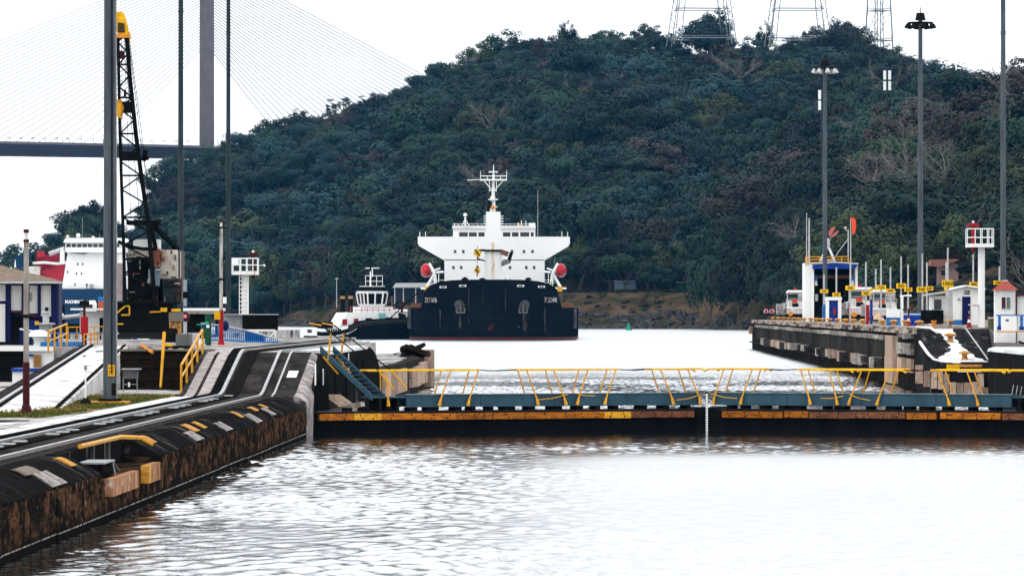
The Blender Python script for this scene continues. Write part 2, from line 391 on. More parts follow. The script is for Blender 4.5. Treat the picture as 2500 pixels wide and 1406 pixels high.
# ------------------------------------------------------------------ trees
def leafm(name, c1, c2, var=.65):
    m = M(name, c1, c2, .35, .75, spec=.15, obj_rand=var, thr=(.3,.7), detail=3); return m
LM = {  # greens carry some of the distant haze's blue in their colour
 'dark': leafm('leaves_dark', (.0045,.012,.010), (.008,.019,.014)),
 'mid': leafm('leaves_mid', (.010,.026,.021), (.018,.040,.027)),
 'bluish': leafm('leaves_bluegreen', (.008,.025,.028), (.015,.038,.038)),
 'olive': leafm('leaves_olive', (.022,.036,.016), (.040,.056,.020)),
 'brown': leafm('leaves_brown', (.021,.017,.017), (.042,.033,.030)),
 'fresh': leafm('leaves_fresh', (.013,.034,.014), (.024,.054,.020)),
 'pale': leafm('leaves_pale', (.06,.06,.045), (.09,.085,.065)),
}
def gen_crown(seed, nclump=46, nleaf=30, flat=1.0, size=.038, open_=0.0):
    nleaf = int(nleaf*3.2)
    """crown of unit height (trunk foot at 0, top at about 1): leaf-sized faces in clumps"""
    r = np.random.default_rng(seed); V = []; Fc = []
    rx = .42
    cs = []
    for i in range(nclump):
        d = r.normal(size=3); d /= np.linalg.norm(d); rad = r.uniform(.45, 1)**.5
        if d[2] < -.55: d[2] *= .4
        c = np.array([d[0]*rx*rad, d[1]*rx*rad, .62 + d[2]*.34*rad*flat + (1-flat)*.22])
        c += r.normal(size=3)*.03*(1+open_)
        cs.append(c)
    for c in cs:
        cr = r.uniform(.07, .15)*(1 - .3*open_)
        n = int(nleaf*r.uniform(.6, 1.3))
        for j in range(n):
            d = r.normal(size=3); d /= np.linalg.norm(d)
            p = c + d*cr*np.array([1.15, 1.15, .8])*r.uniform(.55, 1)
            o_ = (p - np.array([0, 0, .55]))/rx; nrm = d*.75 + o_*.9 + r.normal(size=3)*.3 + np.array([0, 0, .35]); nrm /= np.linalg.norm(nrm)
            u = np.cross(nrm, r.normal(size=3)); u /= np.linalg.norm(u); w = np.cross(nrm, u)
            s = size*r.uniform(.55, 1.25)*.5; b0 = len(V)
            V += [p-u*s-w*s*.5, p+u*s*.4-w*s, p+u*s+w*s*.5, p-u*s*.3+w*s]
            Fc.append((b0, b0+1, b0+2, b0+3))
    return V, Fc
def gen_trunk(seed, nb=7, twig=0, top=.62, tk=.022):
    r = np.random.default_rng(seed); mb = MB()
    pts = [np.array([0, 0, -.06])]
    for i in range(4): pts.append(np.array([r.normal()*.02*(i+1), r.normal()*.02*(i+1), top*(i+1)/4]))
    for i in range(4): mb.cyl(pts[i], pts[i+1], tk*(1-.18*i), tk*(1-.18*(i+1)), n=6, cap=False)
    def branch(p, d, L, rad, lev):
        q = p + d*L*.5 + r.normal(size=3)*L*.06; e = p + d*L + r.normal(size=3)*L*.1 + np.array([0, 0, L*.08])
        mb.cyl(p, q, rad, rad*.7, n=4 if lev else 5, cap=False); mb.cyl(q, e, rad*.7, rad*.3, n=4, cap=False)
        if lev < twig:
            for k in range(4):
                t = r.uniform(.35, 1); s = p + (e-p)*t; dd = d + r.normal(size=3)*.6 + np.array([0, 0, .25]); dd /= np.linalg.norm(dd)
                branch(s, dd, L*r.uniform(.4, .65), rad*.5, lev+1)
    for i in range(nb):
        t = r.uniform(.45, 1); k = min(3, int(t*4)); p = pts[k] + (pts[k+1]-pts[k])*(t*4-k)
        a = 2*math.pi*i/nb + r.normal()*.4; el = r.uniform(.35, 1.0)
        branch(p, np.array([math.cos(a)*math.cos(el), math.sin(a)*math.cos(el), math.sin(el)]), r.uniform(.22, .4), tk*.5, 0)
    return mb
CROWN = [gen_crown(100), gen_crown(101, 60, 26), gen_crown(102, 38, 36, flat=.55), gen_crown(103, 52, 28, flat=.8), gen_crown(104, 30, 22, open_=1.0), gen_crown(105, 64, 24, size=.033)]
TRUNK = [gen_trunk(200), gen_trunk(201), gen_trunk(202, 9, 1), gen_trunk(203), gen_trunk(204, 8, 1), gen_trunk(205)]
BARE = [gen_trunk(300, 10, 2, tk=.018), gen_trunk(301, 11, 2, tk=.016)]
def leafmesh(name, V, Fc):
    me = bpy.data.meshes.new(name); me.from_pydata([tuple(v) for v in V], [], Fc); me.update(); return me
crown_me = [leafmesh('crown', *c) for c in CROWN]
trunk_me = [t.mesh('trunk') for t in TRUNK]
def combo(ci, ti):
    V, Fc = CROWN[ci]; t = TRUNK[ti]; n = len(V)
    me = bpy.data.meshes.new('forest_tree'); me.from_pydata([tuple(v) for v in V] + t.v, [], Fc + [tuple(i+n for i in f) for f in t.f])
    mi = np.zeros(len(me.polygons), np.int32); mi[len(Fc):] = 1; me.polygons.foreach_set('material_index', mi); me.update(); return me
src = bpy.data.collections.new('forest_source')
combo_me = [combo(i, i) for i in range(6)]
COMBOS = []
for ci in range(6):
    for lm in ('dark', 'mid', 'bluish', 'olive', 'brown', 'fresh'):
        COMBOS.append((ci, lm))
for j, (ci, lm) in enumerate(COMBOS):
    me = combo_me[ci].copy(); me.materials.append(LM[lm]); me.materials.append(bark)
    o = bpy.data.objects.new('tree_source_%03d' % j, me); src.objects.link(o)
for j, t in enumerate(BARE):
    me = t.mesh('bare'); me.materials.append(barkpale)
    o = bpy.data.objects.new('tree_source_%03d' % (len(COMBOS)+j), me); src.objects.link(o)
NB = len(COMBOS)

def forest(name, label, pts, rot, scl, idx):
    me = bpy.data.meshes.new(name); me.vertices.add(len(pts)); me.vertices.foreach_set('co', np.asarray(pts, float).ravel())
    a = me.attributes.new('rot', 'FLOAT_VECTOR', 'POINT'); a.data.foreach_set('vector', np.asarray(rot, float).ravel())
    a = me.attributes.new('scl', 'FLOAT_VECTOR', 'POINT'); a.data.foreach_set('vector', np.asarray(scl, float).ravel())
    a = me.attributes.new('idx', 'INT', 'POINT'); a.data.foreach_set('value', np.asarray(idx, np.int32))
    o = bpy.data.objects.new(name, me); COL.objects.link(o); o['kind'] = 'stuff'; o['label'] = label
    g = bpy.data.node_groups.new(name, 'GeometryNodeTree')
    g.interface.new_socket('Geometry', in_out='INPUT', socket_type='NodeSocketGeometry'); g.interface.new_socket('Geometry', in_out='OUTPUT', socket_type='NodeSocketGeometry')
    gi = g.nodes.new('NodeGroupInput'); go = g.nodes.new('NodeGroupOutput'); ip = g.nodes.new('GeometryNodeInstanceOnPoints')
    ci = g.nodes.new('GeometryNodeCollectionInfo'); ci.inputs[0].default_value = src; ci.inputs['Separate Children'].default_value = True; ci.inputs['Reset Children'].default_value = True
    def na(n, t):
        q = g.nodes.new('GeometryNodeInputNamedAttribute'); q.data_type = t; q.inputs[0].default_value = n; return q.outputs[0]
    g.links.new(gi.outputs[0], ip.inputs['Points']); g.links.new(ci.outputs[0], ip.inputs['Instance']); ip.inputs['Pick Instance'].default_value = True
    g.links.new(na('idx', 'INT'), ip.inputs['Instance Index'])
    e2r = g.nodes.new('FunctionNodeEulerToRotation'); g.links.new(na('rot', 'FLOAT_VECTOR'), e2r.inputs[0]); g.links.new(e2r.outputs[0], ip.inputs['Rotation'])
    g.links.new(na('scl', 'FLOAT_VECTOR'), ip.inputs['Scale']); g.links.new(ip.outputs[0], go.inputs[0])
    mod = o.modifiers.new('scatter', 'NODES'); mod.node_group = g
    return o

# scatter the wood over the hills
sp_ = 8.4
gx, gy = np.meshgrid(np.arange(-460, 360, sp_), np.arange(1180, 2790, sp_))
gx = (gx + rng.uniform(-3.8, 3.8, gx.shape)).ravel(); gy = (gy + rng.uniform(-3.8, 3.8, gy.shape)).ravel()
px = CX + F*gx/gy; dsh = gy - f_shore(px); gz = H(gx, gy)
keep = (dsh > 70) & (gz > 3) & (px > -260) & (px < 2800)
keep |= (gz > 3) & (px < 330) & (px > 20)
clear = (px > 1180) & (px < 1860) & (dsh < 72)                     # the open grassy bank
front = (dsh < 118) & (((px > 1330) & (px < 1715)) | ((px > 780) & (px < 1090)))
strip = (np.abs(px - (2040 + (gy-2500)*-.45)) < 14) & (gy > 2380) & (gy < 2640)   # grassy scar below the pylons
pyl = np.zeros(len(gx), bool)
for pc, hwid in ((1713, 95), (1948, 95), (2146, 45)):
    pyl |= (np.abs(px-pc) < hwid) & (gy > 2580) & (gy < 2668) & (rng.random(len(gx)) < .8)
keep &= ~clear & ~strip & ~pyl & ~front
keep |= (dsh > 8) & (dsh <= 70) & (px > 1880) & (px < 2800)
keep |= (dsh > 22) & (dsh <= 70) & (px > 500) & (px < 700)
keep &= ~((px > 2262) & (px < 2352) & (gy < 1500)) & ~((px > 2150) & (px < 2460) & (gy < 1325))
gx, gy, gz, px, dsh = gx[keep], gy[keep], gz[keep], px[keep], dsh[keep]
n = len(gx)
hgt = np.clip(rng.lognormal(2.56, .30, n), 7, 27)*np.where(gy > 2600, .75, 1)
wid = hgt*rng.uniform(.85, 1.4, n)
zone = vnoise(gx, gy, 77, 120) + .35*rng.normal(size=n)
zone2 = vnoise(gx, gy, 78, 70) + .4*rng.normal(size=n)
lm = np.where(zone > .2, 2, np.where(zone < -.8, 0, 1))
lm = np.where(zone2 > 1.0, 3, lm); lm = np.where(zone2 < -1.05, 4, lm)
spur = (px > 1680) & (px < 2110) & (gy < f_yr2(px)+25)
near_right = (px > 2085) & (gy < 1960)
brn = near_right & (vnoise(gx, gy, 80, 45) + .35*rng.normal(size=n) > np.where(gy > 1580, -.75, .1)) & (gy > 1450)
lm = np.where(brn, 4, lm); lm = np.where(near_right & ~brn, np.where(rng.random(n) < .5, 5, 1), lm)
lm = np.where(spur, np.where(rng.random(n) < .82, 0, np.where(rng.random(n) < .6, 1, 4)), lm)
lm = np.where((gy < 1520) & (px > 2000), np.where(rng.random(n) < .6, 1, 3), lm)
lm = np.where((gy > 2250) & (lm == 4) & (rng.random(n) < .6), 1, lm)
lm = np.where((gy > 2400) & (lm == 3) & (rng.random(n) < .5), 2, lm)
ci = rng.integers(0, 6, n); ci = np.where(brn & (rng.random(n) < .6), 4, ci); idx = ci*6 + lm
bare = rng.random(n) < np.where(brn, .38, .05)
idx = np.where(bare, NB + rng.integers(0, 2, n), idx)
rot = np.stack([rng.normal(0, .05, n), rng.normal(0, .05, n), rng.uniform(0, 6.28, n)], 1)
forest('forest', 'dense dark green forest covering the hillside behind the canal', np.stack([gx, gy, gz-.3], 1), rot, np.stack([wid, wid, hgt], 1), idx)
# undergrowth along the bank foot and in gaps
NU = 16000
ux = rng.uniform(-180, 200, NU); uy = rng.uniform(1180, 2450, NU); pxu = CX+F*ux/uy; du = uy - f_shore(pxu)
k2 = ((du > 4) & (du < 90) & (pxu > 480) & (pxu < 2700))
k2 &= rng.random(NU) < np.where((pxu < 1870) & (pxu > 680), .9, .45)
ux, uy = ux[k2], uy[k2]; uz = H(ux, uy); m_ = len(ux); hs = rng.uniform(2, 5.5, m_)*np.where((CX+F*ux/uy > 680) & (CX+F*ux/uy < 1870), rng.uniform(.18, .5, m_), 1)
lmu = rng.choice([0, 1, 3, 4], m_, p=[.2, .2, .2, .4])
forest('undergrowth', 'dark bushes along the foot of the far bank', np.stack([ux, uy, uz-hs*.32], 1), np.stack([np.zeros(m_), np.zeros(m_), rng.uniform(0, 6.28, m_)], 1), np.stack([hs*1.5, hs*1.5, hs], 1), rng.integers(0, 6, m_)*6 + lmu)

# riprap along the far shore
rk = MB(); rock_m = M('dark_riprap', (.03,.032,.036), (.065,.06,.055), 1.2, .9)
for i in range(900):
    p_ = random.uniform(700, 1900); ys_ = float(f_shore(p_)); yy = ys_ + random.uniform(-6, 16); xx = X_(p_, yy); zz = float(H(xx, yy)); s_ = random.uniform(.6, 1.8)
    rk.obox((xx, yy, max(zz, -.2)+s_*.15), (s_*1.3, s_, s_*.8), random.uniform(0, 3), random.uniform(-.5, .5), random.uniform(-.5, .5))
struct('riprap', rk, rock_m, kind='stuff', label='dark rocks piled along the waterline of the far bank')

# trees that can be told apart
def tree(pxc, top, w, Y, kind, style, label, cat='tree', barepct=0):
    x = X_(pxc, Y); z = float(H(x, Y)); base = Y < 2400; z -= (.2*(Z_(top, Y)-z) if base else 0); h = Z_(top, Y) - z; wd = w*Y/F*(1.3 if base else 1)
    t = thing('tree', label, cat, (x, Y, z), 'trees picked out on the far banks')
    a = random.uniform(0, 6.28)
    for nm, me, mt in (('trunk', trunk_me[style], bark), ('crown', crown_me[style], LM[kind])):
        o = bpy.data.objects.new(nm, me); COL.objects.link(o); o.parent = t
        o.scale = (wd/.98, wd/.98, h/1.0); o.rotation_euler = (0, 0, a)
        if not me.materials: me.materials.append(mt)
        o.material_slots[0].link = 'OBJECT'; o.material_slots[0].material = mt
    return t
TREES = [
 (1420,468,185,2010,'dark',2,'broad dark umbrella tree rising behind the right side of the white ship bridge'),
 (1490,585,140,1975,'dark',0,'round dark tree at the top of the grassy bank, right of the black bow'),
 (1355,600,110,1990,'mid',3,'green tree just right of the red lifeboat on the ship'),
 (1570,560,120,1985,'mid',1,'mid green tree above the grassy bank, left of the green buoy'),
 (1640,590,110,1970,'olive',4,'thin olive tree above the open bank, right above the green buoy'),
 (1700,610,100,1960,'mid',3,'tree at the right end of the open grassy bank'),
 (1792,392,120,2010,'dark',1,'tall dark tree with bushy crown left of the first floodlight mast'),
 (1992,372,150,1950,'dark',0,'tallest dark tree, directly behind the first floodlight mast'),
 (1745,560,120,1840,'mid',5,'green tree left of the white locomotive, below the tall dark tree'),
 (1820,590,150,1800,'dark',3,'dark tree reaching down to the water left of the right approach wall'),
 (1895,570,130,1740,'mid',1,'green tree standing above the white locomotive'),
 (2140,555,210,1560,'fresh',2,'wide flat topped green tree behind the windsock'),
 (2325,688,75,1288,'mid',3,'green bush tree in front of the pink house'),
 (2360,540,170,1500,'mid',1,'green tree behind the right white signal tower'),
 (2400,340,200,1700,'fresh',3,'bright green tree high on the brown hill at right'),
 (2300,420,130,1660,'fresh',0,'small green tree on the brown hill right of the second floodlight mast'),
 (2470,580,130,1450,'dark',0,'dark tree behind the red roofed hut'),
 (2230,590,110,1450,'olive',5,'olive tree left of the pink house behind the number boards'),
 (900,585,160,2130,'fresh',2,'wide flat green tree directly above the tug boat'),
 (960,625,110,2090,'mid',3,'green tree between tug wheelhouse and ship lifeboat'),
 (850,630,110,2150,'mid',1,'green tree above the stern of the tug boat'),
 (655,600,105,2290,'olive',0,'olive green tree just right of the left white signal tower'),
 (712,662,80,2260,'olive',5,'small yellowish tree on the left bank right of the black box'),
 (790,600,110,2210,'brown',4,'brown sparse tree on the left bank left of the tug boat'),
 (1060,560,120,2080,'brown',3,'brownish tree left of the ship bridge wing'),
 (1530,610,105,1960,'fresh',2,'low wide green tree on the bank top above the pale building'),
 (1600,640,90,1955,'dark',0,'small dark round tree standing on the bank edge'),
 (1390,560,90,2000,'olive',5,'olive tree between the umbrella tree and the ship'),
 (1015,600,110,2070,'dark',0,'dark tree left of the ship, above the shore shed'),
 (930,640,90,2075,'dark',3,'small dark tree behind the tug mast'),
 (1680,560,110,2000,'bluish',1,'blue green tree at the left foot of the dark spur'),
 (1745,22,95,2700,'dark',0,'big round dark tree on the hilltop between the first two pylons'),
 (1385,52,60,2695,'dark',5,'dark tree at the left shoulder of the ridge'),
 (1990,62,70,2700,'dark',1,'dark ridge tree at the right foot of the middle pylon'),
 (2060,50,80,2705,'mid',3,'ridge tree between the middle and right pylons'),
 (1868,55,55,2700,'dark',5,'dark ridge tree at the left foot of the middle pylon'),
 (1255,95,36,2690,'dark',4,'small sparse tree sticking up from the ridge above the ship mast'),
]
for t in TREES: tree(*t)

# ------------------------------------------------------------------ cable stayed bridge
YB = 2900.0
br = thing('cable_stayed_bridge', 'grey concrete cable stayed bridge with tall pylon behind the hill', 'bridge', (X_(505, YB), YB, 0))
mb = MB()
xt = X_(505, YB); w0 = 37*YB/F/2; w1 = 33*YB/F/2
mb.loft([[(xt-w0, YB-3, -5), (xt+w0, YB-3, -5), (xt+w0, YB+3, -5), (xt-w0, YB+3, -5)], [(xt-w1, YB-2.5, 185), (xt+w1, YB-2.5, 185), (xt+w1, YB+2.5, 185), (xt-w1, YB+2.5, 185)]])
part('pylon', mb, bridgec, br)
mb = MB()
def deckz(px): return Z_(np.interp(px, [-800, 0, 430, 1600], [345, 352, 361, 392]), YB), Z_(np.interp(px, [-800, 0, 430, 1600], [374, 381, 387, 410]), YB)
rings = []
for p_ in (-900, -400, 0, 215, 430, 700, 1100, 1500):
    zt, zb = deckz(p_); x = X_(p_, YB); rings.append([(x, YB-16, zt), (x, YB-11, zb), (x, YB+11, zb), (x, YB+16, zt), (x, YB+15, zt+.3), (x, YB-15, zt+.3)])
part('deck', mb.loft(rings), bridged, br)
mb = MB(); rings = [[(X_(p_, YB), YB-16.2, deckz(p_)[0]-.2), (X_(p_, YB), YB-15.6, deckz(p_)[0]-.2), (X_(p_, YB), YB-15.6, deckz(p_)[0]+1.0), (X_(p_, YB), YB-16.2, deckz(p_)[0]+1.0)] for p_ in (-900, 0, 430, 900, 1500)]
part('parapet', mb.loft(rings), bridgec, br)
for i in range(32):
    for s in (-1, 1):
        span = 905 if s > 0 else 1120
        d = span*(.2 + .8*(i+1)/32); za = Z_(np.interp(i, [0, 31], [110, -100]), YB); pa = 505 + s*d
        zd = deckz(pa)[0]
        part('stay_cable', MB().cyl((xt, YB, za), (X_(pa, YB), YB, zd), .2 if s > 0 else .15, n=4, cap=False), cable_m, br)
for i in range(20):
    p_ = 3 + i*29.0
    if 486 < p_ < 525: continue
    zt = deckz(p_)[0]; x = X_(p_, YB)
    part('deck_lamp', MB().cyl((x, YB-15.5, zt), (x, YB-15.5, zt+3.2), .16, n=4).cyl((x, YB-15.5, zt+3.2), (x-1.6, YB-15.5, zt+2.6), .18, n=4), bridged, br)

# ------------------------------------------------------------------ pylons on the ridge
def lattice_tower(name, label, pxc, pyb, wpx, H_, Y, rz, taper=.62):
    x = X_(pxc, Y); z0 = Z_(pyb, Y); w = wpx*Y/F/2
    t = thing(name, label, 'pylon', (x, Y, z0), 'power pylons on the ridge')
    def corner(k, h):
        a = rz + math.pi/4 + k*math.pi/2; f = w*1.414*(1 - taper*h/H_); return Vector((x+f*math.cos(a), Y+f*math.sin(a), z0+h))
    for k in range(4):       # every leg is itself a slim lattice
        mb = MB(); d = Vector((x, Y, 0)) - Vector((corner(k, 0).x, corner(k, 0).y, 0)); d.normalize(); e = Vector((-d.y, d.x, 0)); lw = w*.15
        for a_ in (-1, 1): mb.bar(corner(k, -1.5)+e*a_*lw, corner(k, H_)+e*a_*lw*.5, .32)
        hs = 0
        while hs < H_-5:
            l2 = lw*(1-.5*hs/H_); mb.bar(corner(k, hs)+e*l2, corner(k, hs+4)-e*l2, .18); mb.bar(corner(k, hs+4)-e*l2, corner(k, hs+8)+e*l2, .18); hs += 8
        part('leg', mb, pylon_m, t)
    for hh in (1.5, 15, 30, 44):
        mb = MB()
        for k in range(4):
            a_, b_ = corner(k, hh), corner((k+1) % 4, hh); mb.bar(a_, b_, .3); mb.bar(a_+Vector((0, 0, .9)), b_+Vector((0, 0, .9)), .16)
        part('girt', mb, pylon_m, t)
    mb = MB()
    for k in range(4):
        mb.bar(corner(k, 1.5), corner((k+1) % 4, 15), .16); mb.bar(corner((k+1) % 4, 15), corner(k, 30), .16)
    if wpx < 80: part('bracing', mb, pylon_m, t)
lattice_tower('power_pylon', 'leftmost lattice pylon on the ridge with wide spread legs', 1713, 104, 138, 62, 2655, R(8))
lattice_tower('power_pylon', 'middle lattice pylon on the ridge with wide spread legs', 1948, 104, 136, 62, 2655, R(4))
lattice_tower('power_pylon', 'narrow rightmost lattice pylon on the ridge', 2146, 108, 48, 62, 2655, R(30), .5)

# cell antenna masts on the slope
for pxa, pya, Ya, lb in ((2007, 245, 1700, 'slim mast with four white antenna panels beside the first floodlight mast'), (2166, 197, 1750, 'slim mast with four white antenna panels left of the second floodlight mast')):
    x = X_(pxa, Ya); t = thing('antenna_mast', lb, 'antenna mast', (x, Ya, float(H(x, Ya))), 'antenna masts on the slope')
    part('pole', MB().cyl((x, Ya, float(H(x, Ya))-1), (x, Ya, Z_(pya-28, Ya)), .28, n=8), darkpole, t)
    for sx_ in (-1, 1):
        for sz_ in (-1, 1):
            c = P(pxa+sx_*6, pya+sz_*13, Ya-.5); part('antenna_panel', MB().box((c.x-.42, c.y-.2, c.z-1.35), (c.x+.42, c.y+.2, c.z+1.35)), white, t)

# ------------------------------------------------------------------ humid air: far hills fade to blue
hz = bpy.data.materials.new('haze'); hz.use_nodes = True; nt = hz.node_tree; nt.nodes.clear()
ho = nt.nodes.new('ShaderNodeOutputMaterial'); pv = nt.nodes.new('ShaderNodeVolumePrincipled')
pv.inputs['Color'].default_value = (.10, .50, 1, 1); pv.inputs['Density'].default_value = 1.6e-5; pv.inputs['Anisotropy'].default_value = 0
nt.links.new(pv.outputs[0], ho.inputs['Volume'])
hzo = struct('haze', MB().box((-1300, -200, -9), (1200, 4600, 240)), hz, kind='stuff', label='thin bluish haze over the canal and hills')
# ------------------------------------------------------------------ left lock wall (lower level)
ZL, ZU, ZR = 1.67, 3.45, 4.2          # lower quay, upper left quay, right approach wall
XW, XE = -12.5, 21.0                  # faces of the chamber walls
face_m = bpy.data.materials.new('stained_chamber_wall'); face_m.use_nodes = True
def build_face(m):
    nt = m.node_tree; b = nt.nodes['Principled BSDF']; b.inputs['Roughness'].default_value = .9; b.inputs['Specular IOR Level'].default_value = 0
    g = nt.nodes.new('ShaderNodeNewGeometry'); sx = nt.nodes.new('ShaderNodeSeparateXYZ'); nt.links.new(g.outputs['Position'], sx.inputs[0])
    def nz(sc, st, d=6):
        mp = nt.nodes.new('ShaderNodeMapping'); mp.inputs['Scale'].default_value = [sc*q for q in st]; n = nt.nodes.new('ShaderNodeTexNoise'); n.inputs['Scale'].default_value = 1; n.inputs['Detail'].default_value = d; n.inputs['Roughness'].default_value = .7
        nt.links.new(g.outputs['Position'], mp.inputs[0]); nt.links.new(mp.outputs[0], n.inputs[0]); return n.outputs[0]
    def mrange(v, a, b_, lo=0, hi=1):
        q = nt.nodes.new('ShaderNodeMapRange'); q.inputs[1].default_value = a; q.inputs[2].default_value = b_; q.inputs[3].default_value = lo; q.inputs[4].default_value = hi; nt.links.new(v, q.inputs[0]); return q.outputs[0]
    def mul(a, b_):
        q = nt.nodes.new('ShaderNodeMath'); q.operation = 'MULTIPLY'; nt.links.new(a, q.inputs[0]); nt.links.new(b_, q.inputs[1]); return q.outputs[0]
    def mix(f, a, b_):
        q = nt.nodes.new('ShaderNodeMix'); q.data_type = 'RGBA'
        nt.links.new(f, q.inputs[0])
        for i, c in ((6, a), (7, b_)):
            if isinstance(c, tuple): q.inputs[i].default_value = (*c, 1)
            else: nt.links.new(c, q.inputs[i])
        return q.outputs[2]
    z = sx.outputs['Z']
    wob = nt.nodes.new('ShaderNodeMath'); wob.operation = 'MULTIPLY_ADD'; wob.inputs[1].default_value = .5; nt.links.new(nz(1.2, (1, .6, 1)), wob.inputs[0]); nt.links.new(z, wob.inputs[2])
    zone = mul(mrange(wob.outputs[0], .42, .62), mrange(wob.outputs[0], 1.72, 1.5))     # tide band of rust and weed stains
    streak = mrange(nz(1.0, (1, .9, 2.6), 9), .47, .62)
    col = mix(mul(zone, streak), (.008, .0075, .007), (.085, .042, .022))
    pale = mrange(nz(1.7, (1, 1, 2.2), 9), .60, .70)
    col = mix(mul(zone, pale), col, (.26, .15, .085))
    olive = mul(mul(zone, mrange(nz(1.1, (1, .5, 1)), .56, .7)), streak)
    col = mix(olive, col, (.085, .06, .018))
    line = mul(mul(mrange(z, .13, .145), mrange(z, .175, .16)), mrange(nz(2.5, (1, 1, 1)), .42, .55))
    col = mix(line, col, (.35, .33, .30))
    nt.links.new(col, b.inputs['Base Color'])
    bp = nt.nodes.new('ShaderNodeBump'); bp.inputs['Strength'].default_value = .5; bp.inputs['Distance'].default_value = .06; nt.links.new(nz(3, (1, 1, .3)), bp.inputs['Height']); nt.links.new(bp.outputs[0], b.inputs['Normal'])
build_face(face_m)

PROF = [(-14.0, ZL), (-13.62, ZL), (-13.42, ZL-.015), (-13.28, ZL-.06), (-13.0, ZL-.21), (-12.72, ZL-.36), (-12.56, ZL-.47)]   # rounded coping
def sweep(prof, ya, yb, back=None, drop=None):
    pts = list(prof)
    if drop is not None: pts.append((pts[-1][0], drop))
    if back is not None: pts = [(back[0], back[1])] + pts if back else pts
    pts2 = pts + [(prof[0][0], drop if drop is not None else prof[-1][1])]
    return MB().loft([[(x, ya, z) for x, z in pts2], [(x, yb, z) for x, z in pts2]])
def rough_coping(prof, ya, yb, drop):
    ny = max(6, int((yb-ya)/.45)); rings = []
    ph = random.uniform(0, 50)
    for j in range(ny+1):
        y = ya + (yb-ya)*j/ny; ring = []
        e = min(j, ny-j); ch = (.05 if e == 0 else 0)
        lump = .03*math.sin(y*.45+ph) + .018*math.sin(y*1.9+ph*2) + random.uniform(-.018, .018)
        for i, (x, z) in enumerate(prof):
            w = min(1, i/2.5); jt = random.uniform(-.03, .015) if i in (2, 3, 6) else random.uniform(-.008, .008)
            ring.append((x + (lump*w) - ch*w + jt, y, z + lump*.35*(1 if i > 1 else 0) - ch*.5*(i > 0)))
        ring += [(prof[-1][0]-.03+lump*.3-ch, y, drop), (prof[0][0], y, drop)]
        rings.append(ring)
    return MB().loft(rings)
lw = thing('lock_wall', 'long black stained concrete lock wall with rounded coping on the left', 'lock wall', (XW, 180, 0))
joints = [98, 109.5, 121, 133.3, 145.0, 164.3, 176.5, 190, 203.5, 217, 231, 249.5]
for a, b_ in zip(joints[:-1], joints[1:]):
    g = .10; jx = random.uniform(-.03, .03)
    rec = abs(a-145) < .2
    if rec:
        part('wall_block', MB().box((-14, a+g, -1.5), (XW-.03, b_-g, 1.0)), face_m, lw)
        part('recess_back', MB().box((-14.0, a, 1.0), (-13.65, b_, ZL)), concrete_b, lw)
    else:
        pr = [(x+jx, z) for x, z in PROF]
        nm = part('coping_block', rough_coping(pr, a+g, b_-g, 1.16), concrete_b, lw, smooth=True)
        part('wall_block', MB().box((-14, a+g, -1.5), (XW+jx-.045, b_-g, 1.18)), face_m, lw)
# backing fill so no light shows through the joints
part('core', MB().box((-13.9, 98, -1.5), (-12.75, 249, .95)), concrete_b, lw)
# painted bands over the coping
def band(y, w, lo, hi, mat, name):
    pts = []
    for t in np.linspace(lo, hi, 7):
        k = t*(len(PROF)-1); i = min(int(k), len(PROF)-2); f = k-i
        x = PROF[i][0]*(1-f)+PROF[i+1][0]*f; z = PROF[i][1]*(1-f)+PROF[i+1][1]*f
        pts.append((x+.062, z+.025))
    part(name, MB().loft([[(x, y-w/2, z) for x, z in pts] + [(x-.05, y-w/2, z-.02) for x, z in reversed(pts)], [(x, y+w/2, z) for x, z in pts] + [(x-.05, y+w/2, z-.02) for x, z in reversed(pts)]]), mat, lw)
rust_timber = M('rust_stained_timber', (.40,.22,.13), (.17,.065,.03), 1.6, .8, stretch=(1,1.2,.5), c3=(.5,.38,.3), s3=2, thr3=(.58,.7), spec=0)
band_y = M('worn_yellow_band', (.62,.30,.03), (.30,.12,.02), 5, .7, c3=(.02,.015,.012), s3=3, thr3=(.56,.66))
band_w = M('worn_pale_patch', (.36,.32,.30), (.18,.15,.14), 5, .8, c3=(.03,.028,.026), s3=2.5, thr3=(.50,.62))
def py_(px, X=-12.9): return F*-X/(CX-px)
for p_, w_, lo, hi in ((188, 1.3, .3, .66), (385, 1.0, .3, .66), (485, 2.0, .3, .68), (508, 1.2, .3, .66), (598, 1.4, .3, .66), (640, 1.6, .3, .6), (664, 1.2, .3, .6)):
    band(py_(p_), w_, lo, hi, band_y, 'yellow_band')
for p_, w_, lo, hi in ((112, 3.2, .6, .95), (466, 3.0, .62, .92), (540, 3.2, .6, .9), (612, 3.4, .6, .95), (655, 2.6, .55, .85)):
    band(py_(p_), w_, lo, hi, band_w, 'pale_patch')
band(py_(100), 3.2, .3, .6, M('brown_patch', (.12,.09,.07), (.2,.16,.13), 4, .8), 'brown_patch')
# yellow lip rail above the recess
part('lip_rail', MB().path([(-13.7, 152, ZL+.06), (-13.62, 163.6, ZL+.06), (-13.2, 165.2, ZL), (-12.9, 165.6, ZL-.2)], .07), yellow, lw)
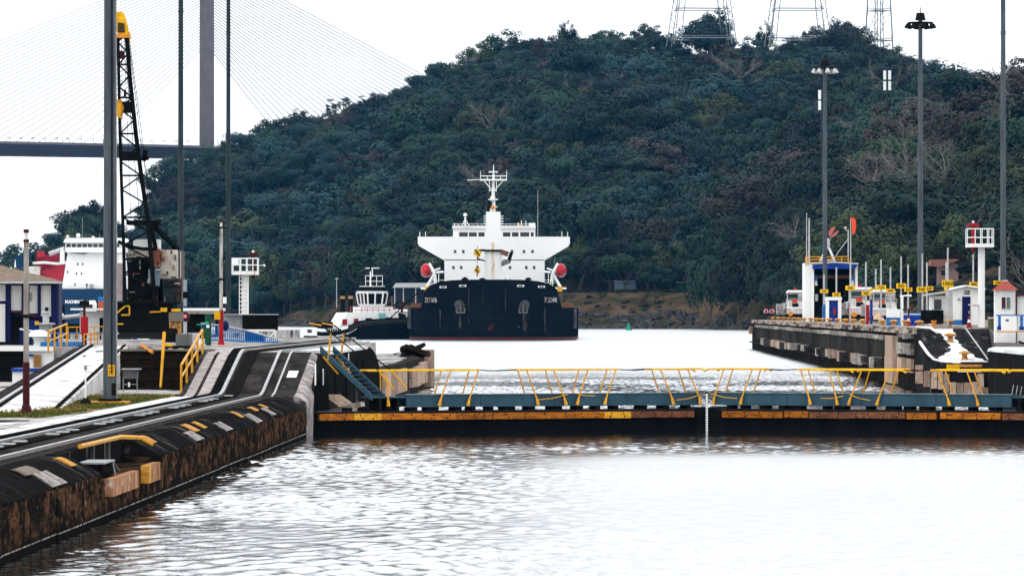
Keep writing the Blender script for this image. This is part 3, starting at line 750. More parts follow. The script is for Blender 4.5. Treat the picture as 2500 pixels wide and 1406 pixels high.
# recess: timber fenders, tool box, ladder pipe
for (pa, pb, ya_, yb_, m_) in ((257, 322, 1165, 1212, rust_timber), (345, 352, 1140, 1185, band_y), (353, 374, 1143, 1180, rust_timber)):
    y0, y1 = py_(pa, XW), py_(pb, XW)
    for k in range(max(1, int((y1-y0)/2.2))):
        n_ = max(1, int((y1-y0)/2.2)); u0 = y0+(y1-y0)*k/n_+.05; u1 = y0+(y1-y0)*(k+1)/n_-.05
        part('fender_timber', MB().box((XW-.02, u0, .62), (XW+.2, u1, 1.06 if pa < 340 else 1.1)), m_, lw)
t = thing('tool_box', 'small black box standing in the dark recess of the left wall', 'box', (-13.1, 150, 1.0))
part('case', MB().box((-13.4, 148.5, 1.03), (-12.8, 151.5, 1.36)), black_m, t); part('lid', MB().box((-13.44, 148.4, 1.36), (-12.76, 151.6, 1.40)), grey, t)
for q in (-.5, .5): part('leg', MB().bar((-12.7, 152+q*2, 1.0), (-12.82, 151.4, 1.4), .03), grey, t)

# lower quay surface
struct('quay', MB().box((-60, 60, -2), (-13.95, 270, ZL)), concrete)
# dark track bed with crane rails that climb the incline
TR = [(98, ZL), (244.5, ZL), (246.5, ZL+.12), (258.6, ZU-.12), (260.5, ZU), (345, ZU)]
def ribbon(x0, x1, dz, th, tr=TR):
    return MB().loft([[(x0, y, z+dz), (x1, y, z+dz), (x1, y, z+dz+th), (x0, y, z+dz+th)] for y, z in tr])
struct('track_bed', ribbon(-16.55, -13.95, .004, .012, TR[:2]), concrete_d)
trk = thing('towing_track', 'locomotive rails with rack running up the incline on the left wall', 'track', (-15.4, 180, ZL))
part('rail', ribbon(-14.56, -14.44, .02, .09), steel_l, trk); part('rail', ribbon(-16.27, -16.12, .02, .12), steel_l, trk)
part('rack', ribbon(-16.0, -15.5, .018, .05), black_m, trk)
part('kerb_rail', ribbon(-16.62, -16.30, .018, .16), black, trk)
for i in range(46):
    y = 104 + i*3.1
    if i % 5 in (0, 1, 2): part('rack_clip', MB().box((-15.95, y, ZL+.06), (-15.6, y+.7, ZL+.10)), lgrey, trk)
part('curb_strip', ribbon(-18.2, -16.75, .004, .02, TR[:2]), concrete_w, trk)
# grass strip and slab joints at the near left
grass_m = M('grass', (.045,.075,.012), (.11,.10,.02), 1.5, .9, c3=(.28,.17,.05), s3=.22, thr3=(.5,.62), thr=(.4,.6))
gp = [(-16.8-.0, 262), (-18.3, 196), (-19.5, 178), (-30, 176), (-30, 262)]
struct('lawn', MB().prism([(x, y, ZL+.006) for x, y in [(-17.9, 250), (-18.6, 205), (-19.0, 197), (-24, 196), (-24, 250)]], (0, 0, .012)), grass_m)
gb = MB()
for i in range(9000):
    y = random.uniform(196.5, 249); x = random.uniform(-24, -18.9 + (y-197)*.018)
    h = random.uniform(.04, .13); a = random.uniform(0, 3.14); c_, s_ = math.cos(a)*.05, math.sin(a)*.05; gz_ = ZL+.015
    gb.add([(x-c_, y-s_, gz_), (x+c_, y+s_, gz_), (x+random.uniform(-.05, .05), y+random.uniform(-.05, .05), gz_+h)], [(0, 1, 2)])
struct('grass', gb, grass_m, kind='stuff', label='short green and straw coloured grass beside the left track')
for i, (y0, y1) in enumerate(((172, 174.5), (178, 179.5), (184, 187), (190.5, 191.5))):
    struct('slab_joint', MB().box((-34, y0, ZL+.005), (-18.6-.1*i, y1, ZL+.02)), concrete_d if i % 2 else concrete_w)

# ------------------------------------------------------------------ incline between the levels
inc = MB()
def inc_quad(x0, x1, th=1.5):
    return MB().loft([[(x0, y, -1), (x1, y, -1), (x1, y, z), (x0, y, z)] for y, z in TR[1:5]])
struct('incline', inc_quad(-18.0, -13.1), concrete_d)
struct('incline_edge', MB().loft([[(-13.1, y, -1), (-12.55, y, -1), (-12.5, y, z-.5), (-12.6, y, z-.2), (-12.85, y, z-.02), (-13.1, y, z+.03)] for y, z in TR[1:5]]), M('pink_white_worn_concrete', (.40,.34,.32), (.12,.10,.10), 1.4, .6, thr=(.4,.6), c3=(.03,.03,.03), s3=1.3, thr3=(.5,.65)), smooth=True)
struct('incline_stripe', MB().loft([[(-17.2, y, z+.004), (-16.75, y, z+.004), (-16.75, y, z+.012), (-17.2, y, z+.012)] for y, z in TR[1:5]]), M('pinkish_worn_strip', (.46,.40,.38), (.25,.2,.2), 2, .7))
struct('incline_stripe', MB().loft([[(-17.75, y, z+.004), (-17.35, y, z+.004), (-17.35, y, z+.012), (-17.75, y, z+.012)] for y, z in TR[1:5]]), M('pinkish_worn_strip_b', (.4,.34,.33), (.2,.17,.16), 2, .7))
part('crossing_plate', MB().obox((-13.55, 252.2, 2.56), (.42, 2.0, .02), rx=math.atan2(1.54, 12.1)), white, trk)
part('edge_pipe', MB().path([(-14.0, y, z+.05) for y, z in TR[1:]], .045), lgrey, trk)

# ------------------------------------------------------------------ upper left wall with rounded end
uw = thing('lock_wall', 'tall black upper lock wall with curved end beyond the gate on the left', 'lock wall', (XW, 285, 0))
prof = [(249.6, -1.5), (249.6, 2.0), (259.5, ZU-.05)] + [(305 + 19*math.sin(a), ZU - .02 - 2.3*(1-math.cos(a))) for a in np.linspace(0, math.pi/2, 10)] + [(324, -1.5)]
part('wall_block', MB().prism([(XW, y, z) for y, z in prof], (-1.2, 0, 0)), M('black_upper_wall', (.005,.005,.0052), (.014,.013,.0125), 2, .9, spec=0, stretch=(1, .6, .2), c3=(.06,.055,.05), s3=1.5, thr3=(.6,.75), st3=(1,1,.15)), uw)
part('coping', MB().loft([[(XW-1.2, y, ZU-.12), (XW+.06, y, ZU-.12), (XW+.05, y, ZU), (XW-.2, y, ZU+.07), (XW-1.2, y, ZU+.07)] for y in (261.5, 304.8)]), concrete_w, uw, smooth=True)
for p_, pt, pb_ in ((838, 868, 905), (852, 862, 912), (771, 888, 940), (790, 900, 940)):
    y = py_(p_, XW+.12); part('pipe', MB().cyl((XW+.1, y, Z_(pb_, y)), (XW+.1, y, Z_(pt, y)), .035, n=6), white, uw)
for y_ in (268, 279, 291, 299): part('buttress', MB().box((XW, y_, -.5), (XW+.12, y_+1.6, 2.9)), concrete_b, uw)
part('gate_recess', MB().box((XW, 251, -1), (XW+.05, 262, 2.2)), black, uw)
part('debris_timber', MB().obox((-11.9, 262, 1.05), (.9, 2.2, .35), .5, .3), timber, uw); part('debris_timber', MB().obox((-11.7, 259, .95), (.25, 2.4, .2), .9, -.2), timber_g, uw)
# low jetty beyond
je = thing('jetty', 'broken low concrete jetty with timber fenders beyond the left wall', 'jetty', (XW-2, 370, 0))
part('slab', MB().prism([(-17.5, 322, 2.0), (XW-.1, 322, 2.0), (XW-.1, 404, 2.15), (-12.9, 414, 2.3), (-17.5, 414, 2.3)], (0, 0, -4)), concrete_d, je)
part('top_crust', MB().prism([(-17.4, 324, 2.03), (-13.4, 324, 2.02), (-13.0, 360, 2.1), (-13.4, 402, 2.2), (-17.4, 412, 2.34)], (0, 0, .05)), concrete, je)
for i in range(9):
    y0 = 328 + i*9.0
    if i in (4,): continue
    part('fender_timber', MB().box((XW-.1, y0+.3, random.uniform(.2, .5)), (XW+.12, y0+8.4, random.uniform(1.6, 1.95))), timber, je)
part('fender_pile', MB().box((XW-.3, 405, .1), (XW+.35, 409, 2.5)), timber, je); part('fender_pile', MB().box((-13.3, 412.5, .0), (-12.2, 414.6, 2.6)), timber, je)
for i in range(7):
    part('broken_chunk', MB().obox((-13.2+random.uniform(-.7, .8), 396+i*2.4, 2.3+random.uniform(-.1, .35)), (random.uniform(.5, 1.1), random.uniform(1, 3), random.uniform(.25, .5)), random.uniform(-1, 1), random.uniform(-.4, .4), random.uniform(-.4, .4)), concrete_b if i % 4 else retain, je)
part('loose_cable', MB().path([P(960, 864, 400), P(975, 861, 402), P(1000, 859, 404), P(1030, 859, 406), P(1048, 857, 408), P(1050, 862, 408)], .035), black, je)
part('loose_cable', MB().path([P(1035, 868, 412), P(1047, 872, 413), P(1053, 882, 414), P(1050, 892, 414), P(1054, 900, 414)], .05), black, je)

# ------------------------------------------------------------------ upper left quay
uq = MB(); uq.box((-18.0, 260.4, -2), (-13.65, 346, ZU)); uq.box((-22.4, 269, -2), (-18.004, 309, ZU)); uq.box((-24, 309.01, -2), (-18.004, 420, ZU-.002))
struct('upper_quay', uq, concrete)
struct('quay', MB().box((-60, 270.01, -2), (-22.5, 309, ZL)), concrete)
struct('upper_quay', MB().box((-70, 300, -2), (-27.3, 420, ZU-.004)), concrete)
struct('upper_quay', MB().box((-27.296, 309.01, -2), (-24.004, 420, ZU-.004)), concrete)
struct('upper_quay', MB().box((-90, 420.1, -2), (-32, 610, ZU)), concrete)
# front retaining wall of courses (each course a beam)
rw = thing('retaining_wall', 'dark wall of stacked horizontal beams below the crane', 'wall', (-21.2, 268.6, ZL))
for i in range(9):
    z0 = ZL + i*.2
    part('wall_beam', MB().box((-22.35+random.uniform(-.05, 0), 268.55+random.uniform(-.06, .05), z0+.012), (-18.02, 268.98, z0+.195)), retain, rw)
part('capping', MB().box((-22.5, 268.35, ZL+1.81), (-18.02, 269.2, ZL+1.87)), M('rusty_capping', (.10,.07,.04), (.2,.14,.08), 3, .6), rw)
# ------------------------------------------------------------------ mitre gate: two leaves
MX, MY = 4.45, 258.4                   # mitre post
def gate_pt(side, s, n, z):            # s 0 at the wall .. 1 at the mitre, n metres towards the far side
    a = Vector((XW if side < 0 else XE, 250, 0)); b_ = Vector((MX, MY, 0)); d = (b_-a); L = d.length; d /= L
    nn = Vector((-d.y, d.x, 0)) if side < 0 else Vector((d.y, -d.x, 0))
    p = a + d*(s*L) + nn*n; return Vector((p.x, p.y, z))
def gbox(side, s0, s1, n0, n1, z0, z1):
    q = [gate_pt(side, s, n, z) for z in (z0, z1) for s, n in ((s0, n0), (s1, n0), (s1, n1), (s0, n1))]
    return MB().add(q, [(0,3,2,1),(4,5,6,7),(0,1,5,4),(1,2,6,5),(2,3,7,6),(3,0,4,7)])
def s_at(side, px, n=0.0):             # position along the leaf seen in photo column px
    lo, hi = (0, 1.0)
    f = lambda s: CX + F*gate_pt(side, s, n, 0).x/gate_pt(side, s, n, 0).y
    for _ in range(40):
        m = (lo+hi)/2
        if (f(m) < px) == (side < 0): lo = m
        else: hi = m
    return (lo+hi)/2
steel_gate = M('black_gate_steel', (.003,.0035,.0045), (.006,.007,.008), 1.5, .7, stretch=(1,1,.3), c3=(.02,.013,.009), s3=1.2, thr3=(.66,.82), spec=0)
panelm = M('dark_gate_deck', (.008,.010,.012), (.018,.02,.024), 2, .6)
def zpx(py, side, s): return Z_(py, gate_pt(side, s, 0, 0).y)
for side, nm in ((-1, 'left'), (1, 'right')):
    g = thing('lock_gate', 'left leaf of the black steel lock gate with orange timber rubbing strip' if side < 0 else 'right leaf of the black steel lock gate with orange timber rubbing strip', 'lock gate', (gate_pt(side, .5, 1, 0)), 'two leaves of the lock gate')
    for k in range(4):
        part('skin_plate', gbox(side, k*.25+.0005, (k+1)*.25-.0005, 0+.01*(k % 2), 2.0, -4, .92-.01*(k % 2)), steel_gate, g)
    part('top_deck', gbox(side, 0, .985, .05, 2.1, .925, .97), panelm, g)
    part('rubbing_ledge', gbox(side, 0, .985, -.10, .02, .42, .50), steel_gate, g)
    part('mitre_post', gbox(side, .975, 1.0, -.03, 1.9, -4, 1.02), black, g)
    # rubbing strip: separate planks with bolts
    cuts = [(775,858,'o'),(860,927,'y'),(928,1028,'o'),(1029,1110,'o'),(1111,1166,'o'),(1167,1208,'o'),(1209,1300,'o'),(1301,1398,'o'),(1399,1470,'o'),(1471,1536,'y'),(1538,1612,'b'),(1613,1690,'b')] if side < 0 else \
           [(1768,1915,'o'),(1920,1977,'o'),(1980,2075,'b'),(2076,2214,'b'),(2218,2290,'o'),(2300,2447,'o'),(2452,2560,'b'),(2562,2640,'b')]
    for pa, pb, kd in cuts:
        s0, s1 = sorted((s_at(side, pa), s_at(side, pb)))
        zz = random.uniform(-.012, .012)
        pl = part('plank', gbox(side, s0, s1, -.22+random.uniform(-.02, .02), -.004, .60+zz, .88+zz), {'o': plank_o, 'y': plank_y, 'b': plank_b}[kd], g)
        bm_ = MB()
        nb_ = max(2, int((pb-pa)/34))
        for j in range(nb_):
            for zz2 in (.66, .81):
                c = gate_pt(side, s0+(s1-s0)*(j+.5)/nb_ + random.uniform(-.004, .004), -.25, zz2); bm_.cyl(c, c+Vector((0, .06, 0)), .035, n=6)
        part('bolt_heads', bm_, black, pl)
    # blocks carrying the walkway
    s = .09
    while s < .96:
        part('support_block', gbox(side, s, s+random.choice((.012, .018, .028)), .35, 1.0, .972, 1.13), black_m, g); s += random.uniform(.035, .075)
    # walkway: side beam plates joined end to end
    wk = thing('gate_walkway', 'blue grey walkway beam with yellow handrails on the left gate leaf' if side < 0 else 'blue grey walkway beam with yellow handrails on the right gate leaf', 'walkway', gate_pt(side, .5, .6, 1.1), 'walkways on the gate')
    sa, sb = (s_at(-1, 992, .2), .985) if side < 0 else (s_at(1, 2470, .2), .985)
    nseg = 4
    for k in range(nseg):
        u0 = sa+(sb-sa)*k/nseg; u1 = sa+(sb-sa)*(k+1)/nseg
        part('beam_plate', gbox(side, u0+.0006, u1-.0006, .2+.006*(k % 2), .28, 1.135, 1.665+.004*(k % 2)), beamblue, wk)
        part('beam_plate', gbox(side, u0+.0006, u1-.0006, 1.32, 1.40, 1.135, 1.665), beamblue, wk)
    part('deck', gbox(side, sa, sb, .285, 1.315, 1.60, 1.64), panelm, wk)
    part('top_flange', gbox(side, sa, sb, .14, .34, 1.672, 1.70), M('pale_flange', (.22,.28,.31), (.12,.16,.18), 2, .4), wk)
    # landing beyond the beam end
    e0 = s_at(-1, 905, .2) if side < 0 else s_at(1, 2555, .2)
    part('landing', gbox(side, e0, sa-.001, .2, 1.4, 1.53, 1.60), beamblue, wk)
    for q in (.25, .5, .75): part('landing_leg', gbox(side, e0+(sa-e0)*q, e0+(sa-e0)*q+.006, .25, 1.3, .975, 1.53), black_m, wk)
    # folding handrail stanchions: (top, foot) photo columns, front and back row
    fr = [(1100,1071),(1168,1141),(1286,1313),(1352,1381),(1435,1408),(1503,1475),(1613,1643),(1679,1710),(943,947)] if side < 0 else [(1767,1742),(1836,1809),(1955,1980),(2023,2046),(2104,2073),(2172,2142),(2288,2320),(2360,2390)]
    bk = [(1077,1060),(1145,1129),(1264,1282),(1331,1349),(1413,1397),(1482,1464),(1591,1610),(1656,1676),(928,930)] if side < 0 else [(1789,1771),(1857,1839),(1973,1991),(2043,2059),(2124,2106),(2194,2174),(2307,2329),(2378,2399)]
    zr = 2.70
    for rows, n, zf in ((fr, .12, 1.28), (bk, 1.42, 1.62)):
        for tp, ft in rows:
            a_ = gate_pt(side, s_at(side, ft, n), n-.06 if n < 1 else n, zf); c = gate_pt(side, s_at(side, tp, n), n, zr)
            st = part('stanchion', MB().cyl(a_, c, .036, .031, n=8), yellow, wk)
            if n < 1: part('foot_socket', MB().cyl(a_-Vector((0, 0, .1)), a_+(c-a_)*.14, .085, .05, n=8), yellow, st)
    spans = [(897,1171,1),(1171,1262,0),(1262,1512,1),(1512,1590,0),(1590,1714,1)] if side < 0 else [(1728,1862,1),(1862,1946,0),(1946,2075,1),(2069,2204,1),(2204,2272,0),(2272,2446,1),(2456,2640,1)]
    for n in (.12, 1.42):
        for pa, pb, kd in spans:
            sh = 0 if n < 1 else (-18 if side < 0 else 14)
            a_ = gate_pt(side, s_at(side, pa+sh, n), n, zr+.02); c = gate_pt(side, s_at(side, pb+sh, n), n, zr+.02 + random.uniform(-.02, .02))
            if kd: 
                mb = MB().cyl(a_, c, .043, n=8)
                d = (c-a_).normalized()
                if pb > 1690: mb.cyl(c, c+d*.16-Vector((0, 0, .1)), .045, n=8)
                if pa in (1728, 2456): mb.cyl(a_, a_-d*.16-Vector((0, 0, .1)), .045, n=8)
                part('handrail', mb, yellow_b, wk)
            else: part('chain', MB().path([a_, (a_+c)/2-Vector((0, 0, .04)), c], .02), black, wk)
    for pa, pb, za, zb in (((1310,1385,975,962),(1400,1452,958,966),(1650,1712,978,964)) if side < 0 else ((1735,1800,962,974),(2005,2060,972,966),(2075,2125,962,976))):
        pm = (pa+pb)/2
        part('slack_rope', MB().path([gate_pt(side, s_at(side, q, .1), .06, zpx(zy, side, .7)) for q, zy in ((pa, za), (pm, (za+zb)/2+3), (pb, zb))], .018), yellow, wk)
# strip of white marks on black at the mitre
sg = thing('mitre_strip', 'white and black marked strip at the meeting of the gate leaves', 'gauge', (MX, MY-.35, 0))
for i in range(16):
    z0 = -.1 + i*.11; part('strip_mark', MB().box((MX-.045, MY-.34, z0), (MX+.045, MY-.30, z0+.075)), white, sg)
part('backing', MB().box((MX-.05, MY-.298, -.2), (MX+.05, MY-.1, 1.7)), black, sg)

# gangway from the gate up to the left wall
gw = thing('gangway', 'steep blue grey gangway with yellow rails from gate walkway up to left wall', 'gangway', (-11.3, 252, 1.6))
p0 = gate_pt(-1, s_at(-1, 908, .2), .2, 1.56); p1 = Vector((-12.35, 252.6, 3.62)); off = Vector((.5, 1.0, 0))
for q, nm_ in ((Vector((0, 0, 0)), 'stringer'), (off, 'stringer')):
    part(nm_, MB().loft([[p0+q+Vector((-.04, 0, -.12)), p0+q+Vector((.04, 0, -.12)), p0+q+Vector((.04, 0, .12)), p0+q+Vector((-.04, 0, .12))], [p1+q+Vector((-.04, 0, -.12)), p1+q+Vector((.04, 0, -.12)), p1+q+Vector((.04, 0, .12)), p1+q+Vector((-.04, 0, .12))]]), beamblue, gw)
for k in range(12):
    c = p0 + (p1-p0)*(k+.5)/12; part('tread', MB().prism([c+Vector((-.1, 0, 0)), c+Vector((.1, 0, 0)), c+off+Vector((.1, 0, 0)), c+off+Vector((-.1, 0, 0))], (0, 0, .03)), beamblue, gw)
for q in (Vector((0, -.04, 0)), off+Vector((0, .04, 0))):
    for t_ in (.12, .9):
        c = p0+(p1-p0)*t_ + q
        if t_ > .5: part('stanchion', MB().cyl(c-Vector((-.1, 0, .25)), c+Vector((.22, 0, .95)), .045, n=8), yellow, gw)
    a_ = p1+q+Vector((-.1, 0, 1.05)); b_ = p0+q+Vector((.35, 0, 1.1))
    part('handrail', MB().path([a_+Vector((-.35, 0, .06)), a_+Vector((.15, 0, -.02)), b_], .028), black_m, gw)
    part('handrail_end', MB().cyl(a_+Vector((-.4, 0, .08)), a_+Vector((.12, 0, -.01)), .034, n=6), yellow, gw)
    part('brace', MB().path([p1+q+Vector((.1, -.05, -.3)), p1+q+Vector((.75, -.05, -1.05))], .04), yellow, gw)
    part('brace', MB().path([b_+Vector((-.05, 0, .05)), p0+q+Vector((.95, 0, .35))], .04), yellow, gw)
# ------------------------------------------------------------------ bulk carrier in the approach
def lthing(name, label, cat, loc, rz=0.0, group=None):
    o = thing(name, label, cat, loc, group); o.rotation_euler = (0, 0, rz); ORG[o] = Vector((0, 0, 0)); return o
KS = F/1131
XS, YS = X_(1203.5, 1131), 1105.0
ship = thing('bulk_carrier', 'large black hulled bulk carrier seen bow on with white bridge', 'ship', (XS, YS, 0))
def hw(t, z, full=16.1, L=24.0):
    t = t + .16*max(0, z); q = min(max(t, 0)/L, 1.0)
    return full*math.sqrt(max(0, 1-(1-q)**2.4))
def ring(z, ts, full=16.1, zf=None):
    stem = -.16*max(0, z); rt = []
    for t in ts:
        tt = stem + t*(1 if t > 24 else (24-stem)/24 if False else 1)
        w = max(hw(t+stem, z, full), .05); rt.append((w, t+stem))
    zz = (lambda t: z) if zf is None else zf
    return [Vector((XS+w, YS+t, zz(t))) for w, t in rt] + [Vector((XS-w, YS+t, zz(t))) for w, t in reversed(rt)]
ts = [0, .3, .8, 1.6, 2.8, 4.5, 6.5, 9, 12, 16, 20, 25, 60, 120, 168, 176]
def ringh(z):
    r_ = ring(z, ts); n = len(ts)
    for i, p in enumerate(r_):
        if p.y > YS+165: p.x = XS+(p.x-XS)*.8
    return r_
part('hull', MB().loft([ringh(z) for z in (.62, 2.2, 4.2, 6.2)]), hullblack, ship, smooth=True)
part('boot_topping', MB().loft([ringh(z) for z in (-3, -.5, .61)]), M('boot_top_red', (.075,.016,.018), (.04,.012,.012), .8, .6), ship, smooth=True)
tf = [0, .3, .8, 1.6, 2.8, 4.5, 6.5, 9, 11.5]
def topz(t): return 11.4 - 1.5*max(0, (t+1.8)/11.0)**2
fr = []
for j, z in enumerate((6.15, 8, 9.6, 1.0)):
    if j < 3: fr.append(ring(z, tf, 15.2-.28*(z-6)))
    else:
        base = ring(11.2, tf, 13.9); fr.append([Vector((p.x, p.y, topz(p.y-YS))) for p in base])
fcs = part('forecastle', MB().loft(fr, caps=False), hullblack, ship, smooth=True)
part('forecastle_deck', MB().add([Vector((p.x, p.y, 9.55)) for p in ring(9.6, tf, 14.0)], [tuple(range(2*len(tf)))]), grey, ship)
part('bulwark_rail', MB().path([p+Vector((0, 0, .03)) for p in fr[3]], .09, 5), black, ship)
for sx, col_ in ((-1, 0), (1, 1)):
    # name on the flare
    t0 = 5.6; z0 = Z_(733, 1112); w = hw(t0-1.2, z0, 14.6); ang = math.atan2(hw(t0-.2, z0, 14.6)-hw(t0-2.2, z0, 14.6), 2.0)
    pass
    xx = 10.6; 
    # outward normal of the flare in plan
    best = min(np.linspace(-2, 12, 400), key=lambda q: abs(hw(q, z0, 14.75)-xx)); slope = (hw(best+.4, z0, 14.75)-hw(best-.4, z0, 14.75))/.8
    rz = math.atan2(1, slope) * (1 if sx > 0 else -1)
    n = Vector((sx*1.0, -slope, 0)).normalized()
    text_part('ZUDAR', 1.35, Vector((XS+sx*xx, YS+best, z0)) + n*.95, M('worn_white_lettering', (.4,.4,.4), (.09,.025,.025), 1.2, .6, thr=(.4,.62)), fcs, rz=rz, name='ship_name', thick=.0, extrude=.05, sx=.95)
    # hawse boss, anchor
    xa = (1278 if sx > 0 else 1126); za = Z_(745, 1109); xx = abs(X_(xa, 1109)-XS)
    ta = min(np.linspace(-2, 12, 400), key=lambda q: abs(hw(q, za, 14.8)-xx))
    c = Vector((XS+sx*xx, YS+ta-.5, za))
    bs = part('hawse_boss', MB().cyl(c+Vector((0, 1.2, 0)), c+Vector((sx*.1, -.5, -.25)), 1.25, .75, n=14), M('hawse_grey', (.055,.055,.065), (.03,.03,.035), 1, .6), ship, smooth=True)
    part('anchor', MB().cyl(c+Vector((0, -.6, .3)), c+Vector((0, -.75, -1.3)), .22, n=8).obox(c+Vector((0, -.75, -1.4)), (1.7, .3, .35), 0).obox(c+Vector((.75, -.7, -1.0)), (.3, .25, 1.0)).obox(c+Vector((-.75, -.7, -1.0)), (.3, .25, 1.0)), M('anchor_grey', (.10,.09,.085), (.05,.05,.05), 2, .6), bs)
    # white fairleads in the bulwark
    for pxf, pyf in ((1131, 698), (1082, 701)) if sx < 0 else ((1272, 698), (1322, 700)):
        xf = abs(X_(pxf, 1108)-XS); tq = min(np.linspace(-2, 11, 300), key=lambda q: abs(hw(q, 10.6, 14.0)-xf))
        part('fairlead', MB().obox((XS+sx*xf, YS+tq-.9, Z_(pyf, 1108)), (1.3, .5, .34), 0), white_ship, ship)
        part('fairlead_hole', MB().obox((XS+sx*xf, YS+tq-1.16, Z_(pyf, 1108)), (.9, .06, .2), 0), black, ship)
    part('shoulder_rail', MB().box((XS+sx*13.4, YS+19, 6.22), (XS+sx*15.7, YS+22, 7.1)), M('rusty_brown', (.12,.05,.03), (.2,.1,.06), 2, .7) if sx else None, ship)
    part('fender_side', MB().box((XS+sx*15.2, YS+16, 2.2), (XS+sx*16.22, YS+23, 6.0)), M('scuffed_grey_paint_%d' % col_, (.10,.10,.11), (.02,.022,.026), 1.0, .7, stretch=(1,1,.2), thr=(.42,.6)), ship)
sm = M('plate_seam', (.012,.014,.018), None, spec=0)
for zz_ in (2.3, 4.3):
    part('plate_seam', MB().path([p+(Vector((p.x-XS, -9, 0))).normalized()*.03 for p in ring(zz_, ts[:12])], .05, 4), sm, ship)
part('bulb_mark', MB().obox((X_(1198, 1103), YS-.35, Z_(797, 1104)), (.9, .25, 1.6), 0, 0, .35), M('mark_red', (.035,.006,.006), (.015,.004,.004), 2, .7), ship)
for pxm in (1144, 1262): part('draught_mark', MB().obox((X_(pxm, 1107), YS+1.0, Z_(796, 1107)), (.9, .5, .14), 0, 0, .3), lgrey, ship)
for pxm, y0, y1, w_ in ((1124, 762, 800, .7), (1281, 762, 806, 1.1), (1146, 705, 790, .25), (1235, 702, 760, .3), (1330, 752, 812, .5), (1075, 756, 806, .4), (1180, 700, 745, .2)):
    xq = abs(X_(pxm, 1109)-XS); sg = 1 if X_(pxm, 1109) > XS else -1
    rows = []
    for yy_ in np.linspace(y0, y1, 5):
        zq_ = Z_(yy_, 1109); fl = 14.8 if zq_ > 6.2 else 16.1
        tq = min(np.linspace(-2, 16, 500), key=lambda q: abs(hw(q, zq_, fl if zq_ < 6.2 else 15.2-.28*(zq_-6))-xq)); rows.append((Vector((XS+sg*(xq-w_*.3), YS+tq-.12-.3, zq_)), Vector((XS+sg*(xq+w_*.3), YS+tq-.12+.0, zq_))))
    part('rust_run', MB().add([p for r_ in rows for p in r_], [(2*i, 2*i+1, 2*i+3, 2*i+2) for i in range(4)]), M('rust_run_%d' % pxm, (.06,.05,.05), (.006,.007,.01), 1.2, .8, stretch=(2,1,.3), thr=(.42,.62), spec=0), ship)
# deck clutter on the forecastle
for pxm in (1112, 1135, 1160, 1178, 1228, 1240, 1252, 1290):
    h_ = random.uniform(.4, 1.0); part('windlass', MB().cyl((X_(pxm, 1112), 1112, 9.6), (X_(pxm, 1112), 1112, 11.3+h_), .35, n=6).obox((X_(pxm, 1112), 1112, 11.3+h_*.5), (1.2, .6, .35)), black_m if pxm % 4 else white_ship, ship)
# superstructure
YH = 1258.0
def fp(px, py, Y=YH): return P(px, py, Y)
ss = part('accommodation_block', MB().prism([fp(1085, 700), fp(1328, 700), fp(1328, 634), fp(1085, 634)], (0, 16, 0)), white_ship, ship)
part('bridge_wings', MB().prism([fp(1085, 636), fp(1328, 636), fp(1391, 599), fp(1391, 578), fp(1020, 578), fp(1020, 599)], (0, 5, 0)), white_ship, ship)
for sx, px_ in ((-1, 1020), (1, 1391)):
    part('wing_light', MB().box(fp(px_-2, 601, YH-.2), fp(px_+2, 597, YH+.5)), black, ship)
    for q in (5, 19): part('wing_post', MB().cyl(fp(px_-sx*q, 578), fp(px_-sx*q, 566), .08, n=5), white_ship, ship)
part('wheelhouse', MB().prism([fp(1106, 578, YH+1), fp(1306, 578, YH+1), fp(1306, 556, YH+1), fp(1106, 556, YH+1)], (0, 7, 0)), white_ship, ship)
for a, b_ in ((1121, 1142), (1145, 1164), (1168, 1183), (1228, 1246), (1250, 1266), (1270, 1292), (1296, 1303)):
    part('bridge_window', MB().box(fp(a, 577.5, YH+.94), fp(b_, 567.5, YH+1.3)), glass, ship)
part('monkey_island', MB().box(fp(1104, 558, YH+.7), fp(1308, 552.5, YH+8)), white_ship, ship)
part('roof_house', MB().box(fp(1291, 556, YH+2), fp(1307, 545, YH+4)), white_ship, ship)
rl = MB()
for z_ in (552, 547):
    rl.cyl(fp(1106, z_), fp(1306, z_), .04, n=4)
for q in range(1106, 1307, 10): rl.cyl(fp(q, 553), fp(q, 546), .04, n=4)
part('roof_rail', rl, white_ship, ship)
for px_, py_w in [(1111, 614), (1131, 614), (1279, 614), (1300, 614), (1250, 614), (1107, 653), (1126, 653), (1166, 653), (1245, 653), (1285, 653), (1304, 653)]:
    wn_ = part('window', MB().box(fp(px_-3.4, py_w+4, YH-.05), fp(px_+3.4, py_w-4, YH+.2)), lgrey, ship)
    part('pane', MB().box(fp(px_-2.5, py_w+3, YH-.09), fp(px_+2.5, py_w-3, YH-.04)), glass, wn_)
# satcom dome, aerials
d = part('dome_mast', MB().cyl(fp(1136, 553), fp(1136, 530), .22, n=6).bar(fp(1128, 553), fp(1134, 538), .14).bar(fp(1146, 553), fp(1138, 538), .14), white_ship, ship)
part('satellite_dome', MB().sphere(fp(1136, 525), .42, 10, 6), white_ship, d, smooth=True)
for px_, ytop in ((1110, 545), (1120, 546), (1265, 543), (1273, 538), (1284, 540)): part('aerial', MB().cyl(fp(px_, 553), fp(px_, ytop), .09, n=5), white_ship, ship)
part('whip_aerial', MB().cyl(fp(1313, 578), fp(1313, 465), .05, .03, n=4), white_ship, ship)
part('rusty_locker', MB().box(fp(1262, 553, YH+1), fp(1271, 546, YH+2)), orange, ship)
